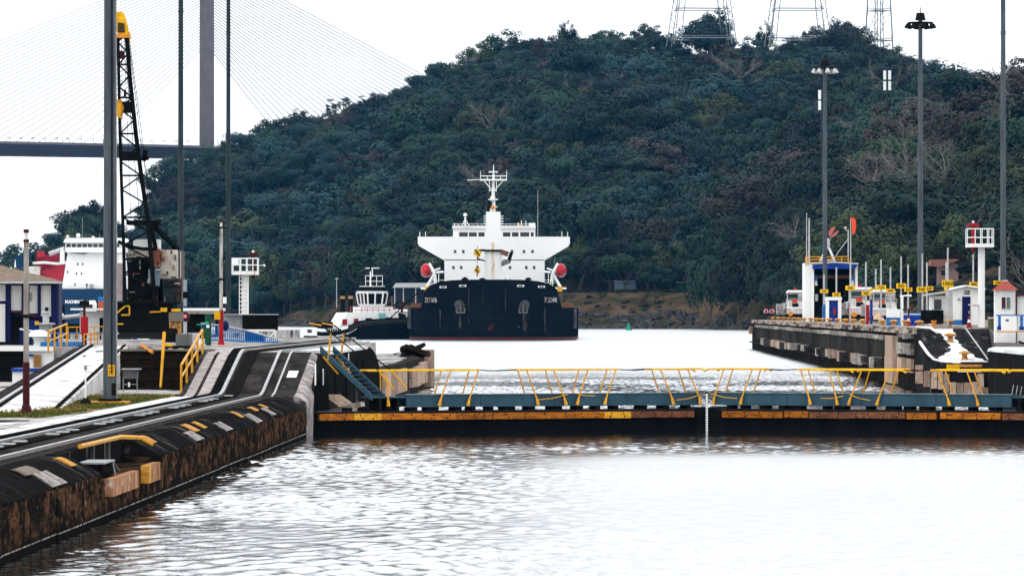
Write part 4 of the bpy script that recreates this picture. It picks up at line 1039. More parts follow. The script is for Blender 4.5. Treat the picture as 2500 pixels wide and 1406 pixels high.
# radar mast
ms = part('radar_mast', MB().cyl(fp(1203, 560, YH+4), fp(1203, 480, YH+4), .75, .55, n=8).cyl(fp(1204, 480, YH+4), fp(1205, 425, YH+4), .4, .25, n=8).cyl(fp(1205, 425, YH+4), fp(1205, 402, YH+4), .14, .06, n=6), white_ship, ship)
pl_ = MB().box(fp(1173, 441, YH+3), fp(1237, 438, YH+5)); part('mast_platform', pl_, white_ship, ms)
mr_ = MB()
for a, b_ in (((1173, 430), (1237, 430)), ((1173, 441), (1173, 418)), ((1237, 441), (1237, 416)), ((1190, 441), (1190, 430)), ((1222, 441), (1222, 430)), ((1181, 441), (1203, 466)), ((1229, 441), (1206, 466)), ((1195, 468), (1195, 440)), ((1212, 468), (1212, 440)), ((1195, 466), (1212, 466))):
    mr_.cyl(fp(*a, YH+3.2), fp(*b_, YH+3.2), .09, n=4)
part('mast_railing', mr_, white_ship, ms)
part('radar_scanner', MB().obox(fp(1204, 420, YH+3.6), (1.9, .25, .28)), white_ship, ms)
part('yard', MB().cyl(fp(1141, 440, YH+3.5), fp(1175, 438.5, YH+3.5), .07, n=4), white_ship, ms)
for yy_, hw_ in ((487, 12), (505, 10)): part('cross_tree', MB().obox(fp(1204, yy_, YH+3.2), (hw_*2/11.3, .5, .2)), white_ship, ms)
part('mast_box', MB().obox(fp(1197, 500, YH+3.2), (.7, .5, 1.6)), black_m, ms); part('mast_box', MB().obox(fp(1203, 507, YH+3.0), (.9, .5, .7)), orange, ms)
# cargo crane post with rust streak, jib head, hook blocks
YC = 1150.0
cp = part('crane_post', MB().loft([[fp(1183, 700, YC), fp(1224, 700, YC), fp(1224, 700, YC)+Vector((0, 3.3, 0)), fp(1183, 700, YC)+Vector((0, 3.3, 0))], [fp(1183, 600, YC), fp(1225, 600, YC), fp(1225, 600, YC)+Vector((0, 3.3, 0)), fp(1183, 600, YC)+Vector((0, 3.3, 0))], [fp(1187, 517, YC), fp(1221, 517, YC), fp(1221, 517, YC)+Vector((0, 3, 0)), fp(1187, 517, YC)+Vector((0, 3, 0))]]), white_ship, ship)
part('rust_streak', MB().box(fp(1200, 680, YC-.03), fp(1207, 592, YC+.02)), M('rust_streak', (.62,.36,.14), (.75,.68,.6), 1.5, .7, stretch=(1.5,1,.35), thr=(.4,.6)), cp)
part('slewing_ring', MB().box(fp(1180, 614, YC-.4), fp(1228, 609.5, YC+.3)), black, cp)
part('jib_foot', MB().obox(fp(1232, 618, YC-.8), (1.5, .8, 1.0), 0, 0, .35), M('brown_jib', (.12,.05,.03), (.2,.09,.05), 1, .6), cp)
part('jib_sheave', MB().obox(fp(1246, 625, YC-.9), (.7, .6, 1.5), 0, 0, .3), black_m, cp)
jb = MB()
for o_ in (0, 4, 8): jb.cyl(fp(1224, 641+o_, YC-.6), fp(1247, 632+o_, YC-.6), .12, n=4)
part('jib_struts', jb, black, cp)
ld = MB()
for q in range(528, 560, 6): ld.bar(fp(1221, q, YC-.1), fp(1229, q, YC-.1), .12); ld.bar(fp(1181, q, YC-.1), fp(1186, q, YC-.1), .12)
part('ladder', ld, white_ship, cp)
for pxh, pyh, sz in ((1166, 618, 1.0), (1165, 661, .8)):
    hb = part('hook_block', MB().obox(fp(pxh, pyh, YC-1), (1.3*sz, .8, 1.3*sz), 0, 0, .5), yellow_b, ship)
    part('hook_stripe', MB().obox(fp(pxh, pyh, YC-1.43), (1.3*sz, .04, .28), 0, 0, .9), black, hb)
    part('hook', MB().path([fp(pxh-1, pyh+6, YC-1), fp(pxh, pyh+13, YC-1), fp(pxh+7, pyh+16, YC-1), fp(pxh+18, pyh+19, YC-1)] if pyh < 640 else [fp(pxh, pyh+6, YC-1), fp(pxh, pyh+14, YC-1)], .14), black_m, hb)
    part('hook_wire', MB().cyl(fp(pxh, pyh-6, YC-1), fp(pxh+1, 600 if pyh > 640 else 611, YC-1), .05, n=4), black, hb)
part('hook_arm', MB().bar(fp(1158, 612, YC-.8), fp(1184, 611, YC-.8), .3), black_m, cp)
# lifeboats in their davits
for sx, px_ in ((-1, 1041), (1, 1369)):
    c = fp(px_, 660, YH-6)
    lb = part('lifeboat', MB().loft([[Vector((c.x+.3*math.cos(a), c.y-4, c.z+.3*math.sin(a)-.2)) for a in np.linspace(0, 2*math.pi, 12, endpoint=False)], [Vector((c.x+1.0*math.cos(a), c.y-3, c.z+1.2*math.sin(a))) for a in np.linspace(0, 2*math.pi, 12, endpoint=False)], [Vector((c.x+1.25*math.cos(a), c.y, c.z+1.5*math.sin(a))) for a in np.linspace(0, 2*math.pi, 12, endpoint=False)], [Vector((c.x+.9*math.cos(a), c.y+3.6, c.z+1.1*math.sin(a))) for a in np.linspace(0, 2*math.pi, 12, endpoint=False)]]), M('lifeboat_red_%d' % (sx+1), (.5,.015,.02), (.3,.012,.015), .8, .4), ship, smooth=True)
    part('rubbing_band', MB().loft([[Vector((c.x+(1.29)*math.cos(a), c.y-.6, c.z+(1.54)*math.sin(a))) for a in np.linspace(-2.6, -.5, 9)] + [Vector((c.x+(1.2)*math.cos(a), c.y-.6, c.z+(1.45)*math.sin(a))) for a in np.linspace(-.5, -2.6, 9)], [Vector((c.x+(1.29)*math.cos(a), c.y-.2, c.z+(1.54)*math.sin(a))) for a in np.linspace(-2.6, -.5, 9)] + [Vector((c.x+(1.2)*math.cos(a), c.y-.2, c.z+(1.45)*math.sin(a))) for a in np.linspace(-.5, -2.6, 9)]]), white_ship, lb)
    i_ = -sx
    dv = MB()
    def q_(dx, y): return fp(px_+i_*dx, y, YH-9)
    dv.bar(q_(6, 643), q_(20, 668), .5); dv.bar(q_(20, 668), q_(0, 702), .45); dv.bar(q_(20, 668), q_(24, 706), .5); dv.bar(q_(24, 665), q_(42, 664), .35); dv.bar(q_(30, 665), q_(30, 690), .15); dv.bar(q_(20, 660), q_(34, 655), .25)
    part('davit', dv, white_ship, ship)
    part('boat_deck', MB().box(fp(px_-14, 706, YH-10), fp(px_+14, 702, YH)), white_ship, ship)
    part('yellow_drum', MB().cyl(fp(px_+i_*2, 712, YH-40), fp(px_+i_*2, 699, YH-40), .55, n=8), yellow_b, ship)
    part('boat_aerial', MB().cyl(q_(16, 645), q_(14, 630), .05, n=4), grey, ship)
    part('deck_edge_rail', MB().path([fp(px_+i_*14, 684, YH-2), fp(px_+i_*46, 684, YH-2)], .06).path([fp(px_+i_*14, 690, YH-2), fp(px_+i_*46, 690, YH-2)], .06), white_ship, ship)

# ------------------------------------------------------------------ tug
tug = lthing('tug_boat', 'small tug with black hull and white wheelhouse pushing beside the carrier', 'tug boat', (X_(893, 1150), 1150, 0), R(24))
tug.scale = (1.12, 1.12, 1.08)
ss_ = [(-10.4, 3.2, 1.5), (-9.8, 3.9, 1.4), (-7.4, 4.4, 1.5), (-5.2, 4.6, 2.0), (-3.6, 4.6, 2.9), (-1, 4.7, 3.3), (3, 4.6, 3.5), (6.5, 4.1, 3.6), (8.8, 2.8, 3.7), (9.8, 1.3, 3.8), (10.1, .3, 3.85)]
def tring(x, w, z): return [Vector((x, -w*.86, -.8)), Vector((x, -w, .3)), Vector((x, -w*1.02, z)), Vector((x, w*1.02, z)), Vector((x, w, .3)), Vector((x, w*.86, -.8))]
part('hull', MB().loft([tring(*q) for q in ss_]), hullblack, tug, smooth=True)
for sy in (-1, 1):
    part('bow_fender', MB().path([Vector((x, sy*w*1.04, z-.35)) for x, w, z in ss_[3:]], .42, 8), rubber, tug, smooth=True)
    part('rubbing_strake', MB().path([Vector((x, sy*w*1.03, max(.5, z-.9))) for x, w, z in ss_[:5]], .14, 6), lgrey, tug)
    bwk = MB().loft([[Vector((x, sy*w*1.0, z)), Vector((x, sy*w*1.03, z)), Vector((x, sy*w*1.03, z+.55)), Vector((x, sy*w*1.0, z+.55))] for x, w, z in ss_[:4]])
    part('stern_bulwark', bwk, white_ship, tug)
    part('bulwark', MB().loft([[Vector((x, sy*w*1.0, z)), Vector((x, sy*w*1.03, z)), Vector((x, sy*w*1.03, z+.4)), Vector((x, sy*w*1.0, z+.4))] for x, w, z in ss_[3:]]), black, tug)
tr_ = part('transom', MB().box((-10.55, -3.2, .7), (-10.42, 3.2, 2.2)), white_ship, tug)
text_part('CERRO', .75, (-10.6, 0, 1.5), black, tr_, rz=R(-90), name='stern_lettering', thick=.03)
for i in range(7): part('side_letter', MB().box((-9.2+i*.42, -4.62, 1.5), (-8.92+i*.42, -4.5, 1.95)), black, tug)
part('deck', MB().add([Vector((x, -w*.99, z+.02)) for x, w, z in ss_]+[Vector((x, w*.99, z+.02)) for x, w, z in reversed(ss_)], [tuple(range(2*len(ss_)))]), M('deck_grey_green', (.06,.09,.08), (.04,.06,.05), 1, .7), tug)
part('deckhouse', MB().prism([(-6.5, -2.9, 1.7), (5.4, -2.7, 2.7), (5.0, -2.6, 5.0), (-4.5, -2.8, 4.9)], (0, 5.5, 0)), white_ship, tug)
part('upper_house', MB().prism([(-2.5, -2.3, 4.9), (4.4, -2.3, 5.0), (4.2, -2.2, 6.0), (-1.6, -2.2, 6.0)], (0, 4.5, 0)), white_ship, tug)
wh = part('wheelhouse', MB().loft([[Vector((x*s_+1.2, y*s_, z)) for x, y in ((2, -1.4), (2, 1.4), (1.0, 2.1), (-1.6, 2.1), (-2, 1.5), (-2, -1.5), (-1.6, -2.1), (1.0, -2.1))] for z, s_ in ((6.0, .92), (6.3, .95), (8.5, 1.12), (8.8, 1.16))]), white_ship, tug)
part('window_band', MB().loft([[Vector((x*s_+1.2, y*s_, z)) for x, y in ((2, -1.4), (2, 1.4), (1.0, 2.1), (-1.6, 2.1), (-2, 1.5), (-2, -1.5), (-1.6, -2.1), (1.0, -2.1))] for z, s_ in ((6.45, .985), (8.35, 1.135))]), glass, wh)
for x, y in ((2, -1.4), (2, 1.4), (1.0, 2.1), (-1.6, 2.1), (-2, 1.5), (-2, -1.5), (-1.6, -2.1), (1.0, -2.1), (-.3, -2.1), (-2, 0), (2, 0)):
    part('mullion', MB().bar(Vector((x*.99+1.2, y*.99, 6.3)), Vector((x*1.15+1.2, y*1.15, 8.5)), .2), white_ship, wh)
part('visor', MB().loft([[Vector((x*s_+1.2, y*s_, z)) for x, y in ((2, -1.4), (2, 1.4), (1.0, 2.1), (-1.6, 2.1), (-2, 1.5), (-2, -1.5), (-1.6, -2.1), (1.0, -2.1))] for z, s_ in ((8.82, 1.12), (9.6, .85))]), black, wh)
part('roof', MB().obox((1.2, 0, 9.66), (3.4, 3.6, .12)), white_ship, wh)
mt = part('mast', MB().cyl((.6, -.7, 9.7), (.6, -.7, 12.6), .16, .1, n=6).cyl((1.6, .9, 9.7), (1.6, .9, 12.9), .16, .1, n=6), white_ship, tug)
part('radar', MB().obox((1.6, .9, 13.0), (.3, 2.6, .16), .8), white_ship, mt); part('mast_light', MB().sphere((.6, -.7, 13.3), .3, 8, 5).cyl((.6, -.7, 12.4), (.6, -.7, 13.2), .12, n=6), black, mt)
cg = MB()
for z_ in (10.6, 11.6): cg.path([(-.6, -1.4, z_), (2.6, -1.4, z_), (2.6, 1.5, z_)], .05, 4)
for x in (-.6, .4, 1.5, 2.6): cg.cyl((x, -1.4, 9.7), (x, -1.4, 11.6), .05, n=4)
part('roof_railing', cg, white_ship, mt)
part('searchlight', MB().obox((1.0, -.2, 10.6), (1.0, .8, 1.6)), black_m, mt)
for sy in (-1, 1):
    fn = part('exhaust_stack', MB().cyl((-3.6, sy*1.9, 4.8), (-3.6, sy*1.9, 9.0), .42, .34, n=8), black, tug); part('stack_band', MB().cyl((-3.6, sy*1.9, 7.4), (-3.6, sy*1.9, 7.9), .43, .42, n=8), M('stack_tan', (.4,.2,.08), None), fn)
for x, y, z, s_ in ((-5.6, -2.95, 3.2, .9), (-3.4, -2.95, 3.3, .8)): part('red_panel', MB().box((x, y-.06, z-.5), (x+s_, y, z+.5)), red, tug)
part('porthole_panel', MB().box((-1.2, -2.93, 2.9), (0, -2.88, 3.9)), glass, tug)
for x in (1.6, 6.2): part('monitor_pedestal', MB().cyl((x, -1.6, 4.9), (x, -1.6, 6.6), .22, n=6).obox((x, -1.6, 6.6), (.7, .5, .5)), darkred, tug)
part('towing_winch', MB().cyl((6.2, -1.2, 4.0), (6.2, 1.2, 4.0), .8, n=10).obox((6.2, -1.4, 3.8), (1.6, .2, 1.5)), black_m, tug)
part('winch_house', MB().box((4.9, -1.8, 2.8), (7.0, 1.8, 3.9)), M('cream_paint', (.6,.58,.4), None, rough=.5), tug)
part('teal_locker', MB().box((1.4, -3.4, 2.5), (2.4, -2.7, 4.8)), M('pale_teal', (.2,.42,.42), None, rough=.5), tug)
for x in (2.8, 6.0): part('tyre', MB().lathe([(.35, -.12), (.62, -.12), (.68, 0), (.62, .12), (.35, .12)], (x, -4.0, 3.9), 12), rubber, tug)
part('stern_winch', MB().box((-9.0, -1.6, 1.8), (-6.8, 1.6, 3.2)), black, tug)
dr = MB()
for x in np.linspace(-4, 4.5, 9): dr.cyl((x, -2.75, 4.95), (x, -2.75, 5.9), .05, n=4)
dr.cyl((-4, -2.75, 5.9), (4.5, -2.75, 5.9), .05, n=4); dr.cyl((-4, -2.75, 5.4), (4.5, -2.75, 5.4), .05, n=4)
part('deck_railing', dr, M('pink_red_rail', (.5,.12,.12), None, rough=.5), tug)
part('bow_knuckle', MB().cyl((10.3, 0, .2), (10.3, 0, 3.4), .6, n=10), rubber, tug)
one('tow_rope', MB().cyl(P(1018, 716, 1128), P(952, 777, 1150), .12, n=5), black, 'black tow rope running from the carrier rail down to the tug', 'rope')
# shore jetty and white barge rail behind the tug
bg = thing('mooring_barge', 'low white barge moored behind the tug beside the carrier bow', 'barge', (X_(975, 1250), 1250, 0))
part('hull', MB().box(P(930, 785, 1250), P(1003, 757, 1258)), lgrey, bg); part('coaming', MB().box(P(928, 760, 1249.5), P(1004, 755, 1259)), white_ship, bg)

# ------------------------------------------------------------------ ships in the left lane
YV = 1100.0
v = thing('coaster', 'blue hulled cargo ship with tall white bridge behind the left huts', 'ship', (X_(225, YV), YV, 0))
def vp(px, py, Y=YV): return P(px, py, Y)
part('hull', MB().loft([[vp(142, 828), vp(305, 828), vp(305, 828, 1160), vp(142, 828, 1160)], [vp(135, 735), vp(312, 735), vp(312, 735, 1160), vp(135, 735, 1160)], [vp(142, 705), vp(306, 705), vp(306, 705, 1160), vp(142, 705, 1160)]]), shipblue, v)
text_part('KUCHENBE', .8, vp(181, 737, YV-.5), white, v, name='stern_name', thick=.03, sx=.83)
part('house', MB().prism([vp(151, 705, YV+1), vp(304, 705, YV+1), vp(296, 606, YV+1), vp(167, 606, YV+1)], (0, 10, 0)), white_ship, v)
part('wing_bracket', MB().prism([vp(170, 618, YV+.5), vp(206, 622, YV+.5), vp(215, 617, YV+.5), vp(165, 612, YV+.5)], (0, 1, 0)), grey, v)
part('bridge_deck', MB().prism([vp(160, 616, YV-.5), vp(300, 616, YV-.5), vp(300, 604, YV-.5), vp(160, 604, YV-.5)], (0, 12, 0)), white_ship, v)
part('bridge', MB().prism([vp(159, 606, YV), vp(300, 606, YV), vp(300, 592, YV), vp(159, 592, YV)], (0, 10, 0)), white_ship, v)
for i in range(10):
    a = 162+i*13.2; part('bridge_window', MB().box(vp(a, 603.5, YV-.06), vp(a+10.5, 595.5, YV+.3)), glass if i < 4 else glass_g, v)
part('roof', MB().prism([vp(154, 592, YV-1), vp(304, 592, YV-1), vp(300, 581, YV-1), vp(160, 581, YV-1)], (0, 12, 0)), white_ship, v)
part('dome', MB().sphere(vp(191, 575), .42, 10, 6), white_ship, v); part('dome', MB().sphere(vp(165, 577), .25, 8, 5), white_ship, v); part('search_lamp', MB().box(vp(224, 581), vp(231, 577, YV+1)), white_ship, v)
for px_, yt in ((201, 532), (171, 574), (243, 572)): part('aerial', MB().cyl(vp(px_, 582), vp(px_, yt), .05, n=4), grey, v)
for px_, py_w in ((190, 645), (202, 645), (187, 668), (199, 668), (183, 694), (165, 664)):
    wn_ = part('window', MB().box(vp(px_-1.8, py_w+3, YV+.93), vp(px_+1.8, py_w-3, YV+1.2)), grey, v); part('pane', MB().box(vp(px_-1.1, py_w+2, YV+.9), vp(px_+1.1, py_w-2, YV+.94)), glass, wn_)
part('door', MB().box(vp(210, 703, YV+.92), vp(214, 692, YV+1.2)), glass, v); part('locker', MB().box(vp(219, 704, YV), vp(227, 694, YV+.9)), grey, v)
part('rail', MB().path([vp(150, 701, YV+.2), vp(250, 701, YV+.2)], .05, 4), white_ship, v)
YR_ = 1210.0
v2 = thing('red_ship', 'red ship with dark blue funnel beyond the blue hulled cargo ship', 'ship', (X_(115, YR_), YR_, 0))
part('hull', MB().prism([P(70, 828, YR_), P(175, 828, YR_), P(175, 640, YR_), P(88, 662, YR_), P(70, 690, YR_)], (0, 30, 0)), shipred, v2)
part('deckhouse', MB().box(P(88, 662, YR_+2), P(158, 622, YR_+12)), M('dark_ship_red', (.3,.02,.045), (.2,.015,.03), .6, .5), v2)
part('white_tank', MB().box(P(58, 690, YR_-2), P(103, 651, YR_+4)), M('tank_white', (.66,.64,.62), (.45,.38,.36), .6, .6), v2)
part('pipe_rail', MB().path([P(80, 643, YR_-1), P(108, 641, YR_-1), P(140, 644, YR_-1), P(162, 641, YR_-1)], .28, 6), white_rust, v2)
part('gangway', MB().bar(P(120, 620, YR_-1), P(158, 607, YR_-1), .7), lgrey, v2)
part('crane_post', MB().cyl(P(152, 645, YR_-1), P(152, 606, YR_-1), .5, n=8), white_ship, v2); part('winch', MB().obox(P(100, 620, YR_), (1.6, 1, 1.2)), shipred, v2)
part('funnel', MB().prism([P(34, 655, YR_), P(62, 655, YR_), P(60, 622, YR_), P(35, 622, YR_)], (0, 6, 0)), shipblue, v2)
part('funnel_mark', MB().prism([P(35, 653, YR_-.05), P(39, 653, YR_-.05), P(38, 636, YR_-.05), P(36.5, 634, YR_-.05)], (0, .04, 0)), white_ship, v2)
part('rigging_bundle', MB().cyl(P(66, 655, YR_), P(66, 600, YR_), .35, n=6).obox(P(66, 625, YR_), (1.6, 1.2, 2.2)), shipblue, v2)
# buoy
bu = thing('buoy', 'green conical buoy floating near the far bank', 'buoy', (X_(1535, 1760), 1760, 0))
part('float', MB().lathe([(.9, -.4), (1.05, 0), (1.0, .3), (.5, .5)], (X_(1535, 1760), 1760, 0), 12), teal, bu); part('cone', MB().lathe([(.75, .5), (.35, 1.6), (.3, 2.0), (.05, 2.4)], (X_(1535, 1760), 1760, 0), 10), teal, bu); part('lamp', MB().cyl((X_(1535, 1760), 1760, 2.3), (X_(1536, 1760), 1760, 3.1), .12, n=6), black, bu)
# ------------------------------------------------------------------ left quay: ramp, poles, crane, huts
# wide wet ramp
rm = MB()
def rp(px, py, Y): return P(px, py, Y)
A0, A1 = Vector((X_(-60, 200), 200, ZL+.02)), Vector((X_(150, 214), 214, ZL+.02))
B0, B1 = Vector((X_(212, 309), 309, ZU+.02)), Vector((X_(312, 309), 309, ZU+.02))
rm.add([A0, A1, B1, B0, Vector((A0.x, A0.y, -1)), Vector((A1.x, A1.y, -1)), Vector((B1.x, B1.y, -1)), Vector((B0.x, B0.y, -1))], [(0,1,2,3),(0,4,5,1),(1,5,6,2),(2,6,7,3),(3,7,4,0)])
struct('ramp', rm, concrete_w)
rt = thing('ramp_track', 'rail pair and dark cover plates set in the white wet ramp', 'track', (A0+B0)/2)
def rlerp(s, u): a = A0+(A1-A0)*u; b_ = B0+(B1-B0)*u; return a+(b_-a)*s
for u in (.06, .14, .93):
    part('rail', MB().loft([[rlerp(s, u)+Vector((-.06, 0, .005)), rlerp(s, u)+Vector((.06, 0, .005)), rlerp(s, u)+Vector((.06, 0, .08)), rlerp(s, u)+Vector((-.06, 0, .08))] for s in (0, 1)]), black_m if u > .1 else lgrey, rt)
part('kerb', MB().loft([[rlerp(s, -.16)+Vector((0, 0, -.02)), rlerp(s, 0)+Vector((0, 0, -.02)), rlerp(s, 0)+Vector((0, 0, .06)), rlerp(s, -.16)+Vector((0, 0, .06))] for s in (0, 1)]), concrete_d, rt)
for s, u, w in ((.22, .5, .24), (.4, .5, .24), (.55, .5, .28), (.68, .5, .3), (.78, .52, .5), (.87, .62, .4)):
    part('cover_plate', MB().prism([rlerp(s-.012, u-w/2)+Vector((0, 0, .006)), rlerp(s-.012, u+w/2)+Vector((0, 0, .006)), rlerp(s+.012, u+w/2)+Vector((0, 0, .006)), rlerp(s+.012, u-w/2)+Vector((0, 0, .006))], (0, 0, .012)), concrete_d, rt)

def light_mast(px, py_base, Y, zb, r, H_, label, head=True, mat=grey_steel, lean=0.0, group='tall floodlight masts'):
    x = X_(px, Y); t = thing('light_mast', label, 'light mast', (x, Y, zb), group)
    n = 3
    for k in range(n):
        a = H_*k/n; b_ = H_*(k+1)/n; ra = r*(1-.28*k/n); rb = r*(1-.28*(k+1)/n)
        part('shaft', MB().cyl((x+lean*a, Y, zb+a), (x+lean*b_, Y, zb+b_), ra, rb*.98, n=12), mat, t, smooth=True)
        if k: part('joint_collar', MB().cyl((x+lean*a, Y, zb+a-.15), (x+lean*a, Y, zb+a+.15), ra*1.1, n=12), mat, t)
    part('base_flange', MB().cyl((x, Y, zb), (x, Y, zb+.12), r*1.7, n=12), black_m, t)
    if head:
        xt = x+lean*H_; zt = zb+H_
        rg = part('lamp_ring', MB().lathe([(1.1, 0), (1.25, 0), (1.25, .14), (1.1, .14)], (xt, Y, zt-.9), 16), black_m, t)
        for k in range(4): part('ring_arm', MB().bar((xt, Y, zt-.8), (xt+1.15*math.cos(k*1.571), Y+1.15*math.sin(k*1.571), zt-.85), .1), black_m, t)
        part('cap', MB().cyl((xt, Y, zt-.6), (xt, Y, zt+.15), .55, .4, n=10), black_m, t); part('rod', MB().cyl((xt, Y, zt), (xt, Y, zt+.7), .05, n=5), black_m, t)
        for k in range(8):
            a = k*math.pi/4+.2; c = (xt+1.25*math.cos(a), Y+1.25*math.sin(a), zt-1.25)
            lp = part('floodlight', MB().cyl((c[0], c[1], c[2]+.35), (c[0]+.12*math.cos(a), c[1]+.12*math.sin(a), c[2]-.15), .16, .34, n=8), lgrey if px < 2100 else black_m, t)
    return t
m1 = light_mast(268, 985, 226, ZL+.1, .265, 30, 'thick grey light mast on yellow base beside the left ramp', False)
part('plinth', MB().obox((X_(268, 226), 226, ZL+.06), (1.5, 1.5, .12)), yellow, m1)
x_ = X_(268, 226)
part('warning_plate', MB().box((x_-.05, 225.7, Z_(918, 225.7)), (x_+.22, 225.72, Z_(890, 225.7))), yellow_b, m1)
for q in (897, 905, 911): part('plate_lettering', MB().box((x_-.01, 225.69, Z_(q+1.5, 225.7)), (x_+.18, 225.697, Z_(q, 225.7))), black, m1)
part('hand_hole', MB().box((x_+.1, 225.72, Z_(965, 225.7)), (x_+.26, 225.76, Z_(935, 225.7))), black_m, m1)
part('pale_patch', MB().cyl((x_, 226, Z_(880, 226)), (x_, 226, Z_(860, 226)), .255, n=12), M('chalky_patch', (.22,.25,.27), (.1,.12,.14), 5, .7), m1)
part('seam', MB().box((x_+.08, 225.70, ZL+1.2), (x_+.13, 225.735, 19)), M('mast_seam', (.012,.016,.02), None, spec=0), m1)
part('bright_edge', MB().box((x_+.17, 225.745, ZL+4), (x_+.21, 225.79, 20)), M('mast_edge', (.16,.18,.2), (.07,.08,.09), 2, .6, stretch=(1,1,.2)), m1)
part('conduit', MB().cyl((x_+.27, 225.9, ZL+.2), (x_+.22, 225.9, 24), .04, n=6), grey, m1)
light_mast(441, 812, 509, ZU, .27, 42, 'dark light mast directly right of the crane boom', False, darkpole, .0006)
light_mast(557, 790, 548, ZU, .24, 42, 'dark light mast behind the red and white post', False, darkpole, .0008)

# lamp / signal posts with red feet
def signal_post(px, pyb, pyt, Y, r, label, hi, base=True):
    x = X_(px, Y); zb = Z_(pyb, Y); zt = Z_(pyt, Y); t = thing('signal_post', label, 'post', (x, Y, zb), 'red footed posts on the left quay')
    zr = zb+(zt-zb)*.28
    part('lower_shaft', MB().cyl((x, Y, zb), (x, Y, zr), r*1.25, n=10), darkred if hi else red, t)
    part('upper_shaft', MB().cyl((x, Y, zr), (x, Y, zt-.35), r, r*.9, n=10), M('dirty_post_%d' % px, (.34,.31,.27) if hi else (.6,.56,.52), (.12,.10,.09), 2.5, .6, stretch=(1,1,.3)), t)
    part('collar', MB().cyl((x, Y, zb+(zt-zb)*.52), (x, Y, zb+(zt-zb)*.52+.12), r*1.35, n=10), black_m, t)
    part('foot', MB().cyl((x, Y, zb), (x, Y, zb+.3), r*2.1, r*1.5, n=10), darkred if hi else red, t)
    part('lamp_neck', MB().cyl((x, Y, zt-.35), (x, Y, zt-.12), r*.7, n=8), M('lamp_white_%d' % px, (.6,.6,.6), None), t); part('lamp_cap', MB().cyl((x, Y, zt-.12), (x, Y, zt), r*1.0, n=8), darkred, t); part('lamp_ring', MB().cyl((x, Y, zt-.45), (x, Y, zt-.35), r*1.05, n=8), darkred if hi else black, t)
    return t
signal_post(64, 1010, 560, 203, .1, 'brown lamp post with dark red foot at the left edge', True)
t = signal_post(540, 843, 538, 320, .1, 'white post with bright red lower shaft beside the green cylinder', False)
part('notice', MB().box(P(523, 780, 319.8), P(538, 760, 319.9)), yellow_b, t); part('control_box', MB().box(P(544, 741, 319.8), P(553, 725, 320.2)), white, t); part('control_head', MB().box(P(546, 724, 319.8), P(552, 716, 320.2)), black_m, t)
part('plinth', MB().box(P(519, 849, 318.8), (X_(562, 318.8), 321, Z_(842, 318.8))), orange, t)

# small signpost on the grass
x_ = X_(209, 222); t = thing('survey_post', 'thin white post on low stand beside the ramp foot', 'post', (x_, 222, ZL))
part('rod', MB().cyl((x_, 222, ZL+.15), (x_, 222, Z_(898, 222)), .03, n=6), white, t); part('top_box', MB().obox((x_, 222, Z_(897, 222)), (.12, .12, .16)), grey, t); part('stand', MB().lathe([(.3, 0), (.24, .1), (.1, .3)], (x_, 222, ZL), 8), black_m, t)
x_ = X_(318, 262); t = thing('metal_table', 'small grey metal box on thin legs below the dark wall', 'cabinet', (x_, 262, ZL))
part('cabinet', MB().box(P(300, 924, 262), (X_(336, 262), 262.5, Z_(902, 262))), M('dull_steel', (.14,.14,.14), (.08,.08,.08), 4, .6), t); part('table_top', MB().box(P(297, 902, 261.8), (X_(343, 262), 262.7, Z_(899.5, 262))), lgrey, t)
for q in (301, 335): part('leg', MB().cyl((X_(q, 262), 262, ZL), (X_(q, 262), 262, Z_(924, 262)), .025, n=5), grey, t)
part('shelf_bar', MB().cyl(P(301, 938, 262), P(335, 938, 262), .02, n=4), grey, t); part('bottle', MB().cyl(P(315, 944, 261.9), P(315, 933, 261.9), .05, n=6), white, t)

# yellow stair railings
def railing(name, label, pts, posts, Y0, Y1, mid=.5, r=.05, mat=yellow, hz=1.0):
    t = thing(name, label, 'railing', pts[0], 'yellow railings on the left quay')
    a, b_ = Vector(pts[0]), Vector(pts[1])
    part('top_rail', MB().cyl(a+Vector((0, 0, hz)), b_+Vector((0, 0, hz)), r, n=6), mat, t); part('mid_rail', MB().cyl(a+Vector((0, 0, hz*mid)), b_+Vector((0, 0, hz*mid)), r*.8, n=6), mat, t)
    for k in range(posts):
        c = a+(b_-a)*k/(posts-1); part('post', MB().cyl(c-Vector((0, 0, .1)), c+Vector((0, 0, hz)), r, n=6), mat, t)
    return t
railing('stair_railing', 'yellow railing climbing the left edge of the track incline', (Vector((-17.95, 246.5, 1.95)), Vector((-17.95, 259.5, 3.4))), 5, 0, 0, hz=1.05, r=.055)
railing('stair_railing', 'yellow handrail of the short steps left of the white ramp', (P(118, 858, 290), P(163, 838, 300)), 4, 0, 0, hz=1.0, r=.055)
railing('stair_railing', 'yellow barrier rail at the top of the white ramp', (P(166, 840, 312), P(252, 838, 314)), 5, 0, 0, hz=.9, r=.03)
railing('stair_railing', 'low orange sloping rail beside the red cylinder', (P(205, 842, 308), P(238, 836, 310)), 3, 0, 0, hz=.55, r=.04, mat=orange)
one('lever_bar', MB().cyl(P(392, 945, 266), P(401, 812, 268), .055, .085, n=8), yellow, 'tall yellow leaning bar in front of the dark beam wall', 'bar')
one('fallen_rail', MB().bar(P(345, 843, 268.8), P(373, 861, 268.2), .12), orange, 'orange sloping rail end on top of the dark beam wall', 'rail')

